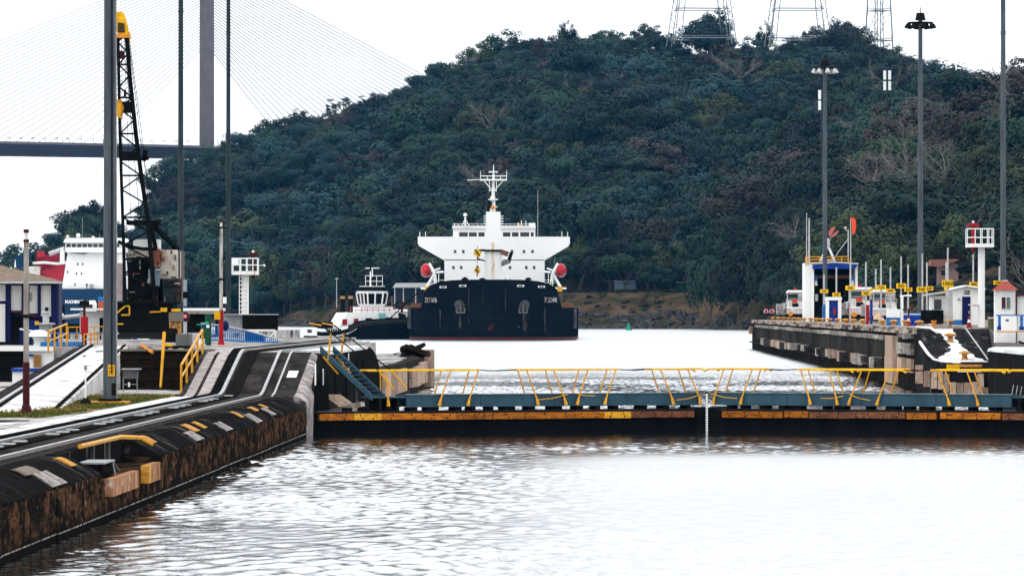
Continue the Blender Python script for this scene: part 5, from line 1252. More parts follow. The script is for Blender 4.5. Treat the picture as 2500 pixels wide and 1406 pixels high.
# winch cart on the wall top
t = thing('winch_cart', 'grey and black winch machine standing above the dark beam wall', 'winch', P(420, 858, 276))
part('engine', MB().box(P(398, 836, 276), (X_(428, 276), 277.4, Z_(804, 276))), black_m, t); part('tank', MB().box(P(429, 844, 275.6), (X_(464, 275.6), 277.2, Z_(815, 276))), M('dull_grey_tank', (.13,.13,.125), (.08,.08,.08), 4, .6), t); part('hood', MB().box(P(401, 806, 276.1), (X_(426, 276), 277.3, Z_(801, 276))), black, t)
part('frame', MB().box(P(398, 850, 275.7), (X_(466, 275.7), 277.3, Z_(844, 276))), black_m, t); part('yellow_guard', MB().obox(P(409, 842, 275.5), (.5, .1, .12)), yellow_b, t)
for q in (404, 428, 455): part('wheel', MB().cyl(P(q, 855, 275.6), P(q, 855, 275.9), .16, n=12), rubber, t)
# stone / concrete drum with rusty bollards behind
t = thing('bollard_block', 'grey concrete block carrying rusty orange pipes beside the crane', 'block', P(430, 830, 330))
part('block', MB().box(P(412, 784, 332), (X_(442, 332), 334, Z_(762, 332))), M('speckled_concrete', (.12,.10,.09), (.2,.17,.15), 8, .8), t)
for q in (418, 429, 438): part('pipe', MB().cyl(P(q, 830, 332.5), P(q, 783, 332.5), .12, n=8), rusty_y, t)
part('yellow_valve', MB().obox(P(400, 756, 331), (.35, .3, .22)).obox(P(430, 757, 331), (.5, .3, .16)), yellow_b, t)

# green cylinder on wheel
t = thing('gas_bottle_trolley', 'dark green cylinder with white wheel beside the red post', 'trolley', P(505, 848, 315))
part('cylinder', MB().cyl(P(508, 849, 315), P(508, 768, 315), .17, n=12), green, t); part('small_cylinder', MB().cyl(P(505, 840, 314.6), P(505, 795, 314.6), .11, n=10), green, t); part('cap', MB().sphere(P(505, 790, 314.6), .12, 8, 5), teal, t); part('tag', MB().box(P(504, 800, 314.4), P(511, 793, 314.42)), white, t)
part('wheel', MB().cyl(P(494, 836, 314.7), P(494, 836, 314.9), .24, n=16), white, t, smooth=False); part('hub', MB().cyl(P(494, 836, 314.66), P(494, 836, 314.7), .08, n=8), black, t); part('body', MB().box(P(488, 846, 315.2), P(502, 800, 315.5)), green, t); part('hose', MB().path([P(480, 792, 314.5), P(490, 793, 314.5), P(500, 792, 314.5)], .03), teal, t)

# blue slatted ramp fence
t = thing('slatted_ramp', 'bright blue slatted railing sloping down toward the water', 'railing', P(585, 832, 335))
tops = [(490, 789), (545, 795), (600, 806), (680, 828)]; bots = [(490, 831), (545, 830), (600, 833), (680, 836)]
def interp2(a, x): return float(np.interp(x, [q[0] for q in a], [q[1] for q in a]))
YF = 336
for i in range(39):
    q = 491+i*4.9
    part('slat', MB().box((X_(q-1.1, YF), YF, Z_(interp2(bots, q), YF)), (X_(q+1.1, YF), YF+.05, Z_(interp2(tops, q)+1, YF))), midblue, t)
part('top_rail', MB().path([P(*q, YF) for q in tops], .04), lgrey, t); part('bottom_rail', MB().path([P(*q, YF) for q in bots], .05), midblue, t)
part('panel', MB().prism([P(600, 834, YF+.2), P(646, 835, YF+.2), P(646, 819, YF+.2), P(600, 808, YF+.2)], (0, .05, 0)), blue, t)
one('blue_cover', MB().sphere(P(550, 795, 332), .22, 8, 6, 1.4), navy, 'small blue cover on the slatted ramp railing beside the red post', 'cover')

# grey box and black container on trestle
t = thing('black_box_on_trestle', 'black box with grey side cabinet on a white trestle by the water', 'container', P(610, 832, 350))
part('black_body', MB().prism([P(596, 806, 350), P(672, 806, 350), P(672, 768, 350), P(592, 768, 350)], (0, 3, 0)), black, t); part('grey_body', MB().box(P(546, 810, 350.2), (X_(591, 350), 353, Z_(769, 350))), grey, t); part('lid', MB().box(P(545, 768.5, 349.9), (X_(673, 350), 353.1, Z_(766.5, 350))), M('lid_grey', (.4,.4,.4), None), t)
tr_ = MB()
for a, b_ in (((598, 807), (672, 807)), ((598, 836), (628, 808)), ((628, 808), (640, 836)), ((672, 808), (650, 836)), ((600, 808), (600, 836)), ((672, 808), (672, 836))): tr_.bar(P(*a, 350), P(*b_, 350), .09)
part('trestle', tr_, white, t)
# white canopy with posts behind green cylinder
t = thing('canopy', 'flat white canopy roof behind the green cylinder', 'canopy', P(490, 830, 380))
part('roof', MB().box(P(447, 759, 380), (X_(538, 380), 385, Z_(752, 380))), white, t); part('fascia', MB().box(P(452, 766, 380.3), (X_(536, 380), 384, Z_(760, 380))), creamrust, t)
for q in (455, 530): part('post', MB().cyl(P(q, 820, 381), P(q, 765, 381), .1, n=8), black_m, t)
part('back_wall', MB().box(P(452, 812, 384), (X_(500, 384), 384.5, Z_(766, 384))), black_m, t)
t = thing('valve_stand', 'red lamp on black stand under the white canopy', 'lamp', P(453, 812, 372)); part('pipe', MB().cyl(P(452, 815, 372), P(452, 785, 372), .12, n=8), lgrey, t); part('lamp', MB().sphere(P(452, 773, 371), .32, 10, 6), darkred, t); part('lens', MB().sphere(P(452, 773, 370.72), .12, 8, 5), M('lens_pink', (.8,.2,.25), None), t); part('stack', MB().cyl(P(452, 748, 372), P(452, 683, 372), .12, n=8), M('stack_grey', (.25,.3,.33), None), t); part('stack_band', MB().cyl(P(452, 728, 372), P(452, 712, 372), .14, n=8), black, t)

# white signal towers with basket and red horn
def signal_tower(px, pyb, pyd, Y, zb, label, w=62, bh=40, ladder=True, hornx=20):
    x = X_(px, Y); kk = F/Y; t = thing('signal_tower', label, 'signal tower', (x, Y, zb), 'white signal towers')
    zd = Z_(pyd, Y); r = 8.5/kk
    part('column', MB().cyl((x, Y, zb), (x, Y, zd), r, n=12), white_rust if px < 1000 else white, t, smooth=True)
    x0 = X_(px - (30 if px < 1000 else 36), Y); x1 = X_(px + (32 if px < 1000 else 28), Y); zt = zd + bh/kk; dp = 1.6
    part('floor', MB().box((x0, Y-dp/2, zd), (x1, Y+dp/2, zd+9/kk)), white_rust if px < 1000 else white, t)
    rb = MB()
    for yy in (Y-dp/2, Y+dp/2):
        for zz in (zt, zd+24/kk): rb.cyl((x0, yy, zz), (x1, yy, zz), 1.2/kk, n=5)
        for q in (0, .3, .56, .82, 1): rb.cyl((x0+(x1-x0)*q, yy, zd), (x0+(x1-x0)*q, yy, zt), 1.2/kk, n=5)
    for xx in (x0, x1):
        for zz in (zt, zd+24/kk): rb.cyl((xx, Y-dp/2, zz), (xx, Y+dp/2, zz), 1.2/kk, n=5)
    part('basket_rail', rb, white, t)
    hx = X_(px+hornx, Y)
    hn = part('signal_stem', MB().cyl((hx, Y, zd-10/kk), (hx, Y, zt+6/kk), 5/kk, n=10), red if px > 1000 else darkred, t)
    part('signal_head', MB().obox((hx, Y, zt+10/kk), (16/kk, .5, 8/kk), .3).obox((hx+10/kk, Y, zt+8/kk), (10/kk, .4, 6/kk), 0, 0, .5).obox((hx-11/kk, Y, zt+8/kk), (12/kk, .4, 5/kk), 0, 0, -.5), red if px > 1000 else darkred, hn)
    part('signal_top', MB().cyl((hx, Y, zt+14/kk), (hx, Y, zt+20/kk), 3/kk, n=8), white, hn)
    if ladder:
        ld = MB()
        for q in (-13, 9): ld.cyl((x+q/kk, Y-.4, zb), (x+q/kk, Y-.4, zd), 1.1/kk, n=4)
        for j in range(14): z_ = zb+(zd-zb)*(j+.5)/14; ld.cyl((x-13/kk, Y-.4, z_), (x+9/kk, Y-.4, z_), 1.0/kk, n=4)
        part('ladder', ld, white, t)
        part('panel', MB().box((x0, Y-dp/2-.04, zd+25/kk), (x0+16/kk, Y-dp/2-.02, zt-1/kk)), white, t)
        part('side_lamp', MB().cyl((x1, Y, zd+22/kk), (x1+13/kk, Y, zd+24/kk), .8/kk, n=4).sphere((x1+15/kk, Y, zd+23/kk), 3/kk, 8, 5), white, t)
    return t
signal_tower(598, 790, 671, 530, ZU, 'white signal tower with railed basket and dark red signal on the left')
x_ = X_(2396, 400)

# ------------------------------------------------------------------ crawler crane
YK = 388.0
cr = thing('crawler_crane', 'black lattice boom crane with yellow boom head and rusty cabin', 'crane', P(350, 832, YK))
def kp(px, py, dy=0.0): return P(px, py, YK+dy)
part('undercarriage', MB().box(kp(287, 812), (X_(411, YK), YK+4.2, Z_(742, YK))), black, cr)
for q in (0, 3.2): 
    tk = part('track', MB().prism([kp(292, 832, q), kp(400, 832, q), kp(408, 822, q), kp(400, 811, q), kp(292, 811, q), kp(284, 822, q)], (0, 1.0, 0)), rubber, cr)
part('deck_plate', MB().box(kp(285, 742, -.2), (X_(428, YK), YK+4.6, Z_(737, YK))), black_m, cr)
part('machinery_house', MB().box(kp(312, 737, .8), (X_(385, YK), YK+4.4, Z_(640, YK))), black_m, cr)
part('engine_cover', MB().box(kp(322, 650, .4), (X_(358, YK), YK+2, Z_(627, YK))), black, cr)
part('rear_house', MB().box(kp(390, 680, .5), (X_(432, YK), YK+4.2, Z_(610, YK))), creamrust, cr)
part('rear_lower', MB().box(kp(398, 737, .6), (X_(426, YK), YK+4, Z_(684, YK))), M('blue_grey_panel', (.03,.05,.06), (.015,.018,.02), 2, .5, c3=(.14,.06,.03), s3=1.5), cr)
part('rear_corner', MB().box(kp(425, 737, .9), (X_(441, YK), YK+3.6, Z_(612, YK))), M('rust_brown_panel', (.09,.05,.035), (.05,.04,.035), 2, .6), cr)
part('cab_roof', MB().box(kp(312, 628, .2), (X_(392, YK), YK+4.2, Z_(609, YK))), creamrust, cr)
part('upper_drum', MB().box(kp(325, 608, .8), (X_(385, YK), YK+3, Z_(584, YK))), white, cr)
part('cab_side', MB().box(kp(376, 652, .1), (X_(392, YK), YK+.6, Z_(628, YK))), M('rust_orange', (.4,.2,.1), (.2,.09,.05), 3, .6), cr)
part('cab_window', MB().box(kp(374, 698, .0), (X_(390, YK), YK+.2, Z_(655, YK))), M('pale_glass', (.16,.22,.25), None, rough=.2), cr)
part('cab_window', MB().box(kp(362, 690, .0), (X_(371, YK), YK+.2, Z_(657, YK))), M('pale_glass_b', (.2,.25,.27), None, rough=.2), cr)
part('front_panel', MB().box(kp(283, 735, 1.0), (X_(296, YK), YK+2, Z_(642, YK))), M('pinkish_panel', (.5,.43,.42), (.3,.24,.24), 2, .6), cr)
part('counterweight_light', MB().box(kp(321, 837, -3), (X_(372, YK), YK-2.8, Z_(826, YK))), white, cr); part('counterweight_blue', MB().box(kp(323, 835, -3.1), (X_(344, YK), YK-3.02, Z_(826, YK))), blue, cr)
yr_ = MB().path([kp(286, 764, -.4), kp(306, 747, -.4), kp(316, 747, -.4), kp(316, 770, -.4)], .05).path([kp(296, 769, -.4), kp(315, 769, -.4)], .05).path([kp(284, 791, -.4), kp(301, 791, -.4)], .05).path([kp(366, 762, -.4), kp(392, 761, -.4)], .05)
part('grab_rails', yr_, yellow_b, cr)
mats_ = [black_m, black, lgrey, M('rust_bits', (.2,.09,.05), (.1,.05,.03), 3, .7), grey, M('dull_blue_bits', (.05,.08,.1), None)]
rb_ = random.Random(4)
for i in range(46):
    px_, py_k = rb_.uniform(300, 438), rb_.uniform(615, 736); w_, h_ = rb_.choice([(2, 14), (9, 3), (4, 6), (14, 2), (3, 24), (6, 9)])
    part('fitting', MB().box(kp(px_, py_k+h_/2, -.25+rb_.uniform(-.1, .3)), kp(px_+w_, py_k-h_/2, .5)), mats_[rb_.choice([0, 0, 1, 1, 1, 2, 3, 3, 4, 5])], cr)
part('deck_handrail', MB().path([kp(386, 735, -.3), kp(386, 700, -.3), kp(440, 700, -.3), kp(440, 735, -.3)], .04).path([kp(386, 717, -.3), kp(440, 717, -.3)], .03), black, cr)
# lattice boom
Lc = lambda y: float(np.interp(y, [90, 330, 430, 545, 740], [288, 293, 296, 300, 306]))
Rc = lambda y: float(np.interp(y, [90, 200, 330, 430, 545, 740], [309, 318, 332, 345, 362, 378]))
for fx in (Lc, Rc):
    for dy in (0, 1.3):
        ys_ = [740, 640, 545, 430, 330, 200, 90]
        part('boom_chord', MB().path([kp(fx(y), y, dy-.5) for y in ys_], .15 if fx is Rc else .12, 6), black, cr)
y = 735; k_ = 0
while y > 100:
    stp = 34 if y > 300 else 27
    for dy in (-.5, .8):
        a, b_ = (Lc(y), Rc(y-stp)) if k_ % 2 == 0 else (Rc(y), Lc(y-stp)); part('boom_lacing', MB().cyl(kp(a, y, dy), kp(b_, y-stp, dy), .06, n=5), black, cr)
    part('boom_lacing', MB().cyl(kp(Lc(y), y, -.5), kp(Lc(y-stp), y-stp, .8), .05, n=5).cyl(kp(Rc(y), y, -.5), kp(Rc(y-stp), y-stp, .8), .05, n=5), black, cr)
    if k_ % 3 == 0: part('boom_lacing', MB().cyl(kp(Lc(y), y, -.5), kp(Rc(y), y, -.5), .07, n=5), black, cr)
    y -= stp; k_ += 1
for y0, y1 in ((250, 262), (262, 275), (380, 392), (372, 378)): part('boom_plate', MB().box(kp(Lc(y0)+1, y1, -.6), kp(Rc(y0)-1, y0, .7)), black, cr)
# boom head
part('boom_head', MB().prism([kp(288, 92, -.6), kp(315, 92, -.6), kp(313, 66, -.6), kp(303, 34, -.6), kp(296, 28, -.6), kp(284, 30, -.6), kp(282, 60, -.6)], (0, .25, 0)), yellow_b, cr)
part('boom_head', MB().prism([kp(288, 92, .7), kp(315, 92, .7), kp(313, 66, .7), kp(303, 34, .7), kp(296, 28, .7), kp(284, 30, .7), kp(282, 60, .7)], (0, .25, 0)), yellow_b, cr)
part('head_opening', MB().prism([kp(287, 80, -.65), kp(305, 80, -.65), kp(303, 58, -.65), kp(288, 55, -.65)], (0, 1.6, 0)), M('dark_olive_steel', (.05,.03,.01), None), cr)
part('head_beam', MB().box(kp(284, 93, -.7), (X_(317, YK), YK+1, Z_(85, YK))), orange, cr); part('head_upright', MB().prism([kp(305, 92, -.5), kp(311, 92, -.5), kp(317, 160, -.5), kp(312, 160, -.5)], (0, .4, 0)), orange, cr)
part('head_pin', MB().cyl(kp(316, 78), kp(316, 104), .06, n=6), yellow_b, cr); part('head_plate', MB().box(kp(288, 144, -.55), kp(305, 125, -.4)), darkred, cr); part('hoist_block', MB().prism([kp(284, 285, -.8), kp(297, 290, -.8), kp(302, 262, -.8), kp(296, 245, -.8), kp(285, 243, -.8)], (0, .4, 0)), yellow, cr)
for a, b_ in (((317, 104), (351, 366)), ((315, 104), (346, 366)), ((297, 95), (300, 600)), ((303, 95), (322, 600)), ((307, 150), (340, 520)), ((352, 390), (385, 545)), ((350, 390), (378, 545))): part('wire', MB().cyl(kp(*a, -.9), kp(*b_, -.9), .022, n=4), black, cr)
part('overhaul_ball', MB().obox(kp(353, 380, -.9), (.32, .3, .75), 0, 0, .2).obox(kp(356, 387, -.9), (.4, .3, .25)), black, cr); part('small_hook', MB().obox(kp(305, 228, -.9), (.16, .16, .45)), black, cr)
gp_ = part('gantry_head', MB().box(kp(308, 549, .2), (X_(386, YK), YK+2.5, Z_(538, YK))), black, cr)
part('gantry_leg', MB().bar(kp(372, 548, .6), kp(437, 612, 1.0), .26), black, cr); part('gantry_leg', MB().bar(kp(372, 548, 2.0), kp(437, 612, 2.6), .22), black, cr)
part('gantry_strut', MB().bar(kp(368, 548, .4), kp(384, 625, .4), .2), black, cr); part('gantry_cable', MB().path([kp(288, 590, -.2), kp(320, 603, -.2), kp(350, 608, -.2), kp(382, 607, -.2)], .12), black, cr); part('gantry_tip', MB().obox(kp(382, 624, .2), (.5, .5, .9)), M('rust_tip', (.2,.07,.04), None), cr)
part('side_ladder', MB().path([kp(434, 680, 0), kp(434, 615, 0)], .04).path([kp(441, 680, 0), kp(441, 615, 0)], .04), lgrey, cr)

# ------------------------------------------------------------------ left control building and bits
YBd = 347.0
bl = thing('control_building', 'white and navy panelled building with brown roof at the left edge', 'building', (X_(70, YBd), YBd, ZU))
def bp_(px, py, dy=0.0): return P(px, py, YBd+dy)
part('wall', MB().box(bp_(-230, 846, .3), (X_(142, YBd), YBd+2.6, Z_(684, YBd))), navy, bl)
for a, b_, y0, y1 in ((-18, 14, 695, 735), (27, 53, 697, 758), (72, 92, 697, 765), (100, 125, 697, 772)): part('white_panel', MB().box(bp_(a, y1, .2), bp_(b_, y0, .32)), wallcream, bl)
for a, b_ in ((15, 27), (53, 66), (92, 100), (126, 141)): part('column', MB().box(bp_(a, 846, .0), bp_(b_, 686, .35)), navy, bl)
part('corner_panel', MB().box(bp_(-40, 838, -.1), bp_(14, 742, .28)), wallcream, bl); part('doorway', MB().box(bp_(30, 838, .22), bp_(58, 775, .31)), black, bl); part('door_leaf', MB().box(bp_(60, 838, .18), bp_(92, 780, .3)), blue, bl)
part('awning', MB().prism([bp_(27, 757, -1.2), bp_(90, 770, -1.2), bp_(95, 772, .3), bp_(27, 758, .3)], (0, 0, -.12)), darkred, bl)
wv = part('vent_window', MB().box(bp_(110, 766, .12), bp_(118, 750, .25)), black, bl); part('vent_window', MB().box(bp_(72, 735, .12), bp_(78, 715, .22)), grey, bl)
rf = part('roof', MB().add([bp_(-260, 688, -1), bp_(155, 689, -1), bp_(143, 684, 4), bp_(-260, 684, 4), bp_(-20, 642, 1.5), bp_(-260, 642, 1.5)], [(0,1,4,5),(1,2,4),(2,3,5,4),(0,5,3),(0,3,2,1)]), rooftile, bl)
part('fascia', MB().box(bp_(-260, 692, -1.02), bp_(154, 687.5, -.9)), lgrey, rf)
# painted white plinth front under the left deck
t = thing('white_plinth', 'white painted deck front with brown slatted hatch left of the ramp', 'plinth', (X_(60, 299.7), 299.7, ZL))
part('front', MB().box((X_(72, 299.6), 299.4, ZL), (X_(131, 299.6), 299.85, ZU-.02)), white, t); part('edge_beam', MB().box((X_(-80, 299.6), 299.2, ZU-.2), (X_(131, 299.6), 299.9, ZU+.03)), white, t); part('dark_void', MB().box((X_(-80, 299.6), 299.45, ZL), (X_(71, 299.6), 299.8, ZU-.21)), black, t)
for i in range(5): part('hatch_slat', MB().box((X_(82, 299.3), 299.2, Z_(896-i*6.4, 299.3)), (X_(100, 299.3), 299.38, Z_(891-i*6.4, 299.3))), M('brown_slat_%d' % i, (.34,.16,.03), (.22,.1,.02), 4, .6), t)
part('blue_trim', MB().box((X_(68, 299.3), 299.25, Z_(870, 299.3)), (X_(81, 299.3), 299.38, Z_(864, 299.3))), blue, t)
t = thing('white_box', 'white box with dark blue lid at the foot of the left ramp', 'box', (X_(65, 264), 264, ZL))
part('body', MB().box((X_(30, 264), 264, ZL), (X_(103, 264), 266.5, Z_(907, 264))), white, t); part('lid', MB().box((X_(28, 264), 263.9, Z_(907, 264)), (X_(99, 264), 266.6, Z_(899, 264))), blue, t)
struct('ramp_kerb', MB().obox((X_(150, 305), 305, ZU+.05), (.9, 4.0, .4), R(-14)), midblue)
# capstan and fan
t = thing('capstan', 'white mushroom capstan on round base in front of the left building', 'capstan', P(95, 852, 306))
c = P(95, 852, 306); part('base', MB().lathe([(.62, -.2), (.62, .12), (.55, .15)], c, 18), lgrey, t); part('drum', MB().lathe([(.3, .12), (.24, .4), (.34, .62), (.62, .66), (.58, .78), (.3, .98), (.1, 1.0)], c, 18), white, t, smooth=True)
t = thing('ventilator', 'grey cylindrical ventilator drum with narrow neck behind the capstan', 'ventilator', P(112, 838, 312)); c = P(112, 838, 312)
part('drum', MB().lathe([(.3, 0), (.3, .5), (.36, .5), (.36, 1.0)], c, 16), M('dull_zinc', (.3,.3,.3), (.2,.2,.2), 3, .5), t); part('rim', MB().lathe([(.5, 1.0), (.5, 1.08), (.2, 1.1)], c, 16), lgrey, t); part('neck', MB().lathe([(.17, 1.1), (.17, 1.6), (.24, 1.62), (.22, 1.72)], c, 12), lgrey, t); part('yellow_plate', MB().box(P(85, 793, 311.4), P(95, 784, 311.5)), yellow_b, t)
t = thing('fire_post', 'bright red upright cylinder on red pole at the top of the ramp', 'fire post', P(206, 842, 310)); c = P(206, 842, 310)
part('pole', MB().cyl(c, c+Vector((0, 0, 2.05)), .07, n=8), darkred, t); part('cylinder', MB().cyl(c+Vector((0, 0, .55)), c+Vector((0, 0, 1.5)), .21, n=14), red, t, smooth=True); part('lower_cylinder', MB().cyl(c, c+Vector((0, 0, .55)), .13, n=10), darkred, t); part('horn', MB().obox(c+Vector((0, 0, 2.2)), (.5, .3, .3)), black_m, t)
t = thing('white_hut', 'low white hut with thin flat roof behind the red cylinder', 'hut', P(232, 832, 392)); part('wall', MB().box(P(195, 832, 392), (X_(262, 392), 396, Z_(760, 392))), wallcream, t); part('roof', MB().box(P(172, 757, 391), (X_(268, 391), 397, Z_(752.5, 391))), white, t); part('door', MB().box(P(243, 830, 391.9), P(252, 776, 392.05)), black, t)
t = thing('parked_van', 'white van roof showing behind the low white hut', 'van', P(222, 790, 430)); part('body', MB().loft([[P(204, 780, 430), P(236, 780, 430), P(236, 780, 434), P(204, 780, 434)], [P(204, 742, 430), P(236, 742, 430), P(236, 742, 434), P(204, 742, 434)], [P(208, 734, 430.3), P(232, 733, 430.3), P(232, 733, 433.7), P(208, 734, 433.7)]]), white, t); part('windscreen', MB().box(P(206, 752, 429.9), P(226, 743, 430.1)), glass, t); part('wheel', MB().cyl(P(211, 782, 429.8), P(211, 782, 430.2), .3, n=10), rubber, t); part('wheel', MB().cyl(P(230, 782, 429.8), P(230, 782, 430.2), .3, n=10), rubber, t)
t = thing('forklift', 'orange and blue machine beside the van behind the hut', 'machine', P(247, 790, 425)); part('body', MB().box(P(240, 785, 425), (X_(256, 425), 427, Z_(735, 425))), M('machine_orange', (.6,.12,.03), (.3,.06,.03), 3, .5), t); part('hood', MB().box(P(239, 735, 425), (X_(252, 425), 427, Z_(724, 425))), midblue, t); part('wheel', MB().cyl(P(244, 786, 424.8), P(244, 786, 425.2), .3, n=10), rubber, t)
t = thing('tracked_loader', 'dark machine between the left building and white hut', 'machine', P(160, 832, 400)); part('body', MB().box(P(128, 832, 400), (X_(196, 400), 403, Z_(790, 400))), black_m, t); part('cab', MB().box(P(138, 790, 400.5), (X_(150, 400), 402.5, Z_(745, 400))), black, t); part('boom', MB().bar(P(150, 775, 400), P(198, 770, 400), .2), lgrey, t); part('lamp', MB().sphere(P(151, 769, 399.8), .14, 6, 4), white, t)
for i in range(5): part('drum', MB().cyl(P(168+i*9, 838, 398), P(168+i*9, 814, 398), .14, n=8), lgrey if i % 2 else black_m, t)
t = thing('quay_fence', 'pale blue pipe fence behind the red cylinder', 'railing', P(200, 840, 330))
for i in range(13): part('post', MB().cyl(P(134+i*9.6, 842, 330), P(134+i*9.6, 814, 330), .035, n=5), M('pale_blue_%d' % i, (.3,.42,.5), None), t)
part('top_rail', MB().cyl(P(132, 814, 330), P(252, 813, 330), .045, n=6), midblue, t)
t = thing('blue_skip', 'dark blue sloped bin in front of the left building', 'bin', P(60, 845, 318)); part('body', MB().prism([P(48, 843, 318), P(80, 843, 318), P(80, 812, 318), P(48, 804, 318)], (0, 1.5, 0)), navy, t); part('lid', MB().bar(P(48, 803, 318), P(100, 812, 318), .06), white, t)
one('scrap_heap', MB().obox(P(20, 842, 320), (1.6, 1, .35)).obox(P(35, 844, 319), (.8, .6, .25), .4), black_m, 'low dark heap at the foot of the left building', 'heap')
# ------------------------------------------------------------------ right approach wall
wallr_m = M('black_brown_wall_face', (.006,.0055,.005), (.026,.021,.017), 1.0, .9, stretch=(1,.25,.5), c3=(.07,.06,.05), s3=.6, thr3=(.6,.8), st3=(1,.3,.4), spec=0)
ra = thing('approach_wall', 'long dark approach wall with two rows of timber fenders on the right', 'approach wall', (XE, 620, 0))
part('core', MB().box((XE+.05, 433, -2), (60, 842, ZR-.45)), wallr_m, ra)
part('coping', MB().box((XE-.12, 396, ZR-.42), (60, 843, ZR)), M('worn_pale_coping', (.22,.17,.14), (.48,.41,.36), 1.2, .8, stretch=(1,.15,2), c3=(.025,.02,.017), s3=.8, thr3=(.46,.6), st3=(1,.12,3), spec=0), ra)
def along(x, p): return F*x/(p-CX)
# wale timbers (upper row), sheet planks and lower fender row, each piece apart
p_ = 1847.0
while p_ < 2168:
    q = p_ + random.uniform(11, 22); y1, y0 = along(XE, p_), along(XE, min(q, 2168))
    pr = random.uniform(.16, .32); part('wale_timber', MB().box((XE-pr, y0+.4, 3.22+random.uniform(-.04, .04)), (XE+.05, y1-.2, 3.56+random.uniform(-.04, .04))), timber_g, ra); p_ = q
p_ = 1847.0
while p_ < 2168:
    q = p_ + random.uniform(6, 11); y1, y0 = along(XE, p_), along(XE, min(q, 2168))
    part('sheet_plank', MB().box((XE-random.uniform(.0, .07), y0+.2, 1.5), (XE+.1, y1-.1, 3.22)), timber_d, ra); p_ = q
p_ = 1847.0; k_ = 0
while p_ < 2150:
    q = p_ + random.uniform(4.5, 10); y1, y0 = along(XE-.6, p_), along(XE-.6, min(q, 2152))
    pr = random.uniform(.45, .8); z1 = 1.85+random.uniform(-.08, .08); z0 = 1.15+random.uniform(-.2, .12)
    if random.random() < .9: part('fender_timber', MB().box((XE-pr, y0+.5, z0), (XE+.05, y1-.3, z1)), timber if (random.random() < .16 or (2035 < p_ < 2080 and random.random() < .7)) else (timber_g if random.random() < .5 else timber_d), ra)
    p_ = q; k_ += 1
part('fender_shelf', MB().box((XE-.42, 436, 1.02), (XE+.04, 842, 1.14)), timber_d, ra)
part('end_block', MB().box((XE-.35, 838, 2.5), (XE+2, 843.5, 3.3)), timber_g, ra); part('end_lamp', MB().obox((XE-.2, 842, 2.6), (.5, .5, .8)), yellow, ra)
part('gap_pile', MB().box((XE-.35, along(XE, 2190), .1), (XE+.1, along(XE, 2172), 3.55)), timber, ra, label='tall pale timber post at the near end of the wall')
part('gap_pile', MB().box((XE-.36, along(XE, 2174.5), .1), (XE-.2, along(XE, 2171), 2.0)), timber, ra)
for (z0, z1, m_) in ((3.42, 4.0, timber_g), (2.35, 3.1, timber_g), (1.1, 2.05, timber)):
    for a, b_ in ((2193, 2205), (2206, 2215), (2216, 2229)):
        part('panel_timber', MB().box((XE-random.uniform(.1, .2), along(XE, b_)+.3, z0+random.uniform(-.05, .05)), (XE+.08, along(XE, a)-.3, z1)), m_, ra)
part('pier_face', MB().box((XE+.08, 396, -2), (26, 433, ZR-.45)), wallr_m, ra)
part('white_edge', MB().box((XE-.14, 396, ZR+.002), (XE+.25, 842, ZR+.03)), M('edge_white', (.55,.52,.49), (.25,.22,.2), 1.5, .8, stretch=(1,.1,1)), ra)
struct('approach_quay', MB().box((26.003, 333, -2), (70, 842, ZR-.006)), concrete_d)
struct('approach_quay', MB().box((60.01, 842.2, -2), (420, 1300, ZR-.3)), ground_m)
# incline at the near end
w2 = M('wet_incline', (.008,.008,.009), (.026,.025,.026), 1.6, .8, stretch=(1,.35,1), c3=(.10,.095,.095), s3=1.2, thr3=(.58,.7), st3=(1.4,.2,.2), spec=0)
inc = MB(); I0, I1, I2, I3 = Vector((21.1, 397, ZR-.01)), Vector((26, 397, ZR-.01)), Vector((24.6, 369, 2.07)), Vector((20.6, 369, 2.07))
inc.add([I0, I1, I2, I3] + [Vector((v.x, v.y, -2)) for v in (I0, I1, I2, I3)], [(0,1,2,3),(0,4,5,1),(1,5,6,2),(2,6,7,3),(3,7,4,0)])
struct('incline', inc, w2)
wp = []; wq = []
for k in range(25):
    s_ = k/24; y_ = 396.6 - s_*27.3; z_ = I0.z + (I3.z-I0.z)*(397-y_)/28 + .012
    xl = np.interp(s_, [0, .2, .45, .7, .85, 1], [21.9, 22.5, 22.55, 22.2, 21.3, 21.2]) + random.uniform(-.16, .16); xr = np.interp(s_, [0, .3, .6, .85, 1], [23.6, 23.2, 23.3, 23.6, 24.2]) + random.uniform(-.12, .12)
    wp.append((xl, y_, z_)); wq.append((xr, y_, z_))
struct('painted_sheen_path', MB().add(wp+wq, [(k, k+1, 26+k, 25+k) for k in range(24)]), concrete_w)  # white sheen of the wet surface, put into the colour of a pale strip
ie = thing('incline_edging', 'white painted kerbs and wooden facing of the right incline', 'kerb', I3)
part('kerb', MB().path([Vector((21.1, 397, ZR+.03)), Vector((21.9, 394, ZR-.02)), Vector((22.1, 390, ZR-.28))], .09), white, ie)
part('kerb', MB().path([Vector((20.75, 386, 3.28)), Vector((20.72, 376, 2.6)), Vector((20.85, 371, 2.22)), Vector((21.4, 369.2, 2.1)), Vector((22.4, 368.9, 2.1))], .10), white, ie)
part('inner_line', MB().path([I1+Vector((-1.6, 0, .03)), I2+Vector((-.35, 0, .04))], .05), lgrey, ie)
part('yellow_block', MB().box(P(2311, 906, 368.8), P(2341, 889, 369.5)), yellow_b, ie); part('brown_beam', MB().box(P(2342, 896, 368.8), P(2396, 889, 369.6)), rusty_y, ie); part('dark_slot', MB().box(P(2342, 905, 368.9), P(2394, 897, 369.5)), black, ie); part('pale_sill', MB().box(P(2338, 908, 368.7), P(2394, 905.5, 369.4)), white, ie)
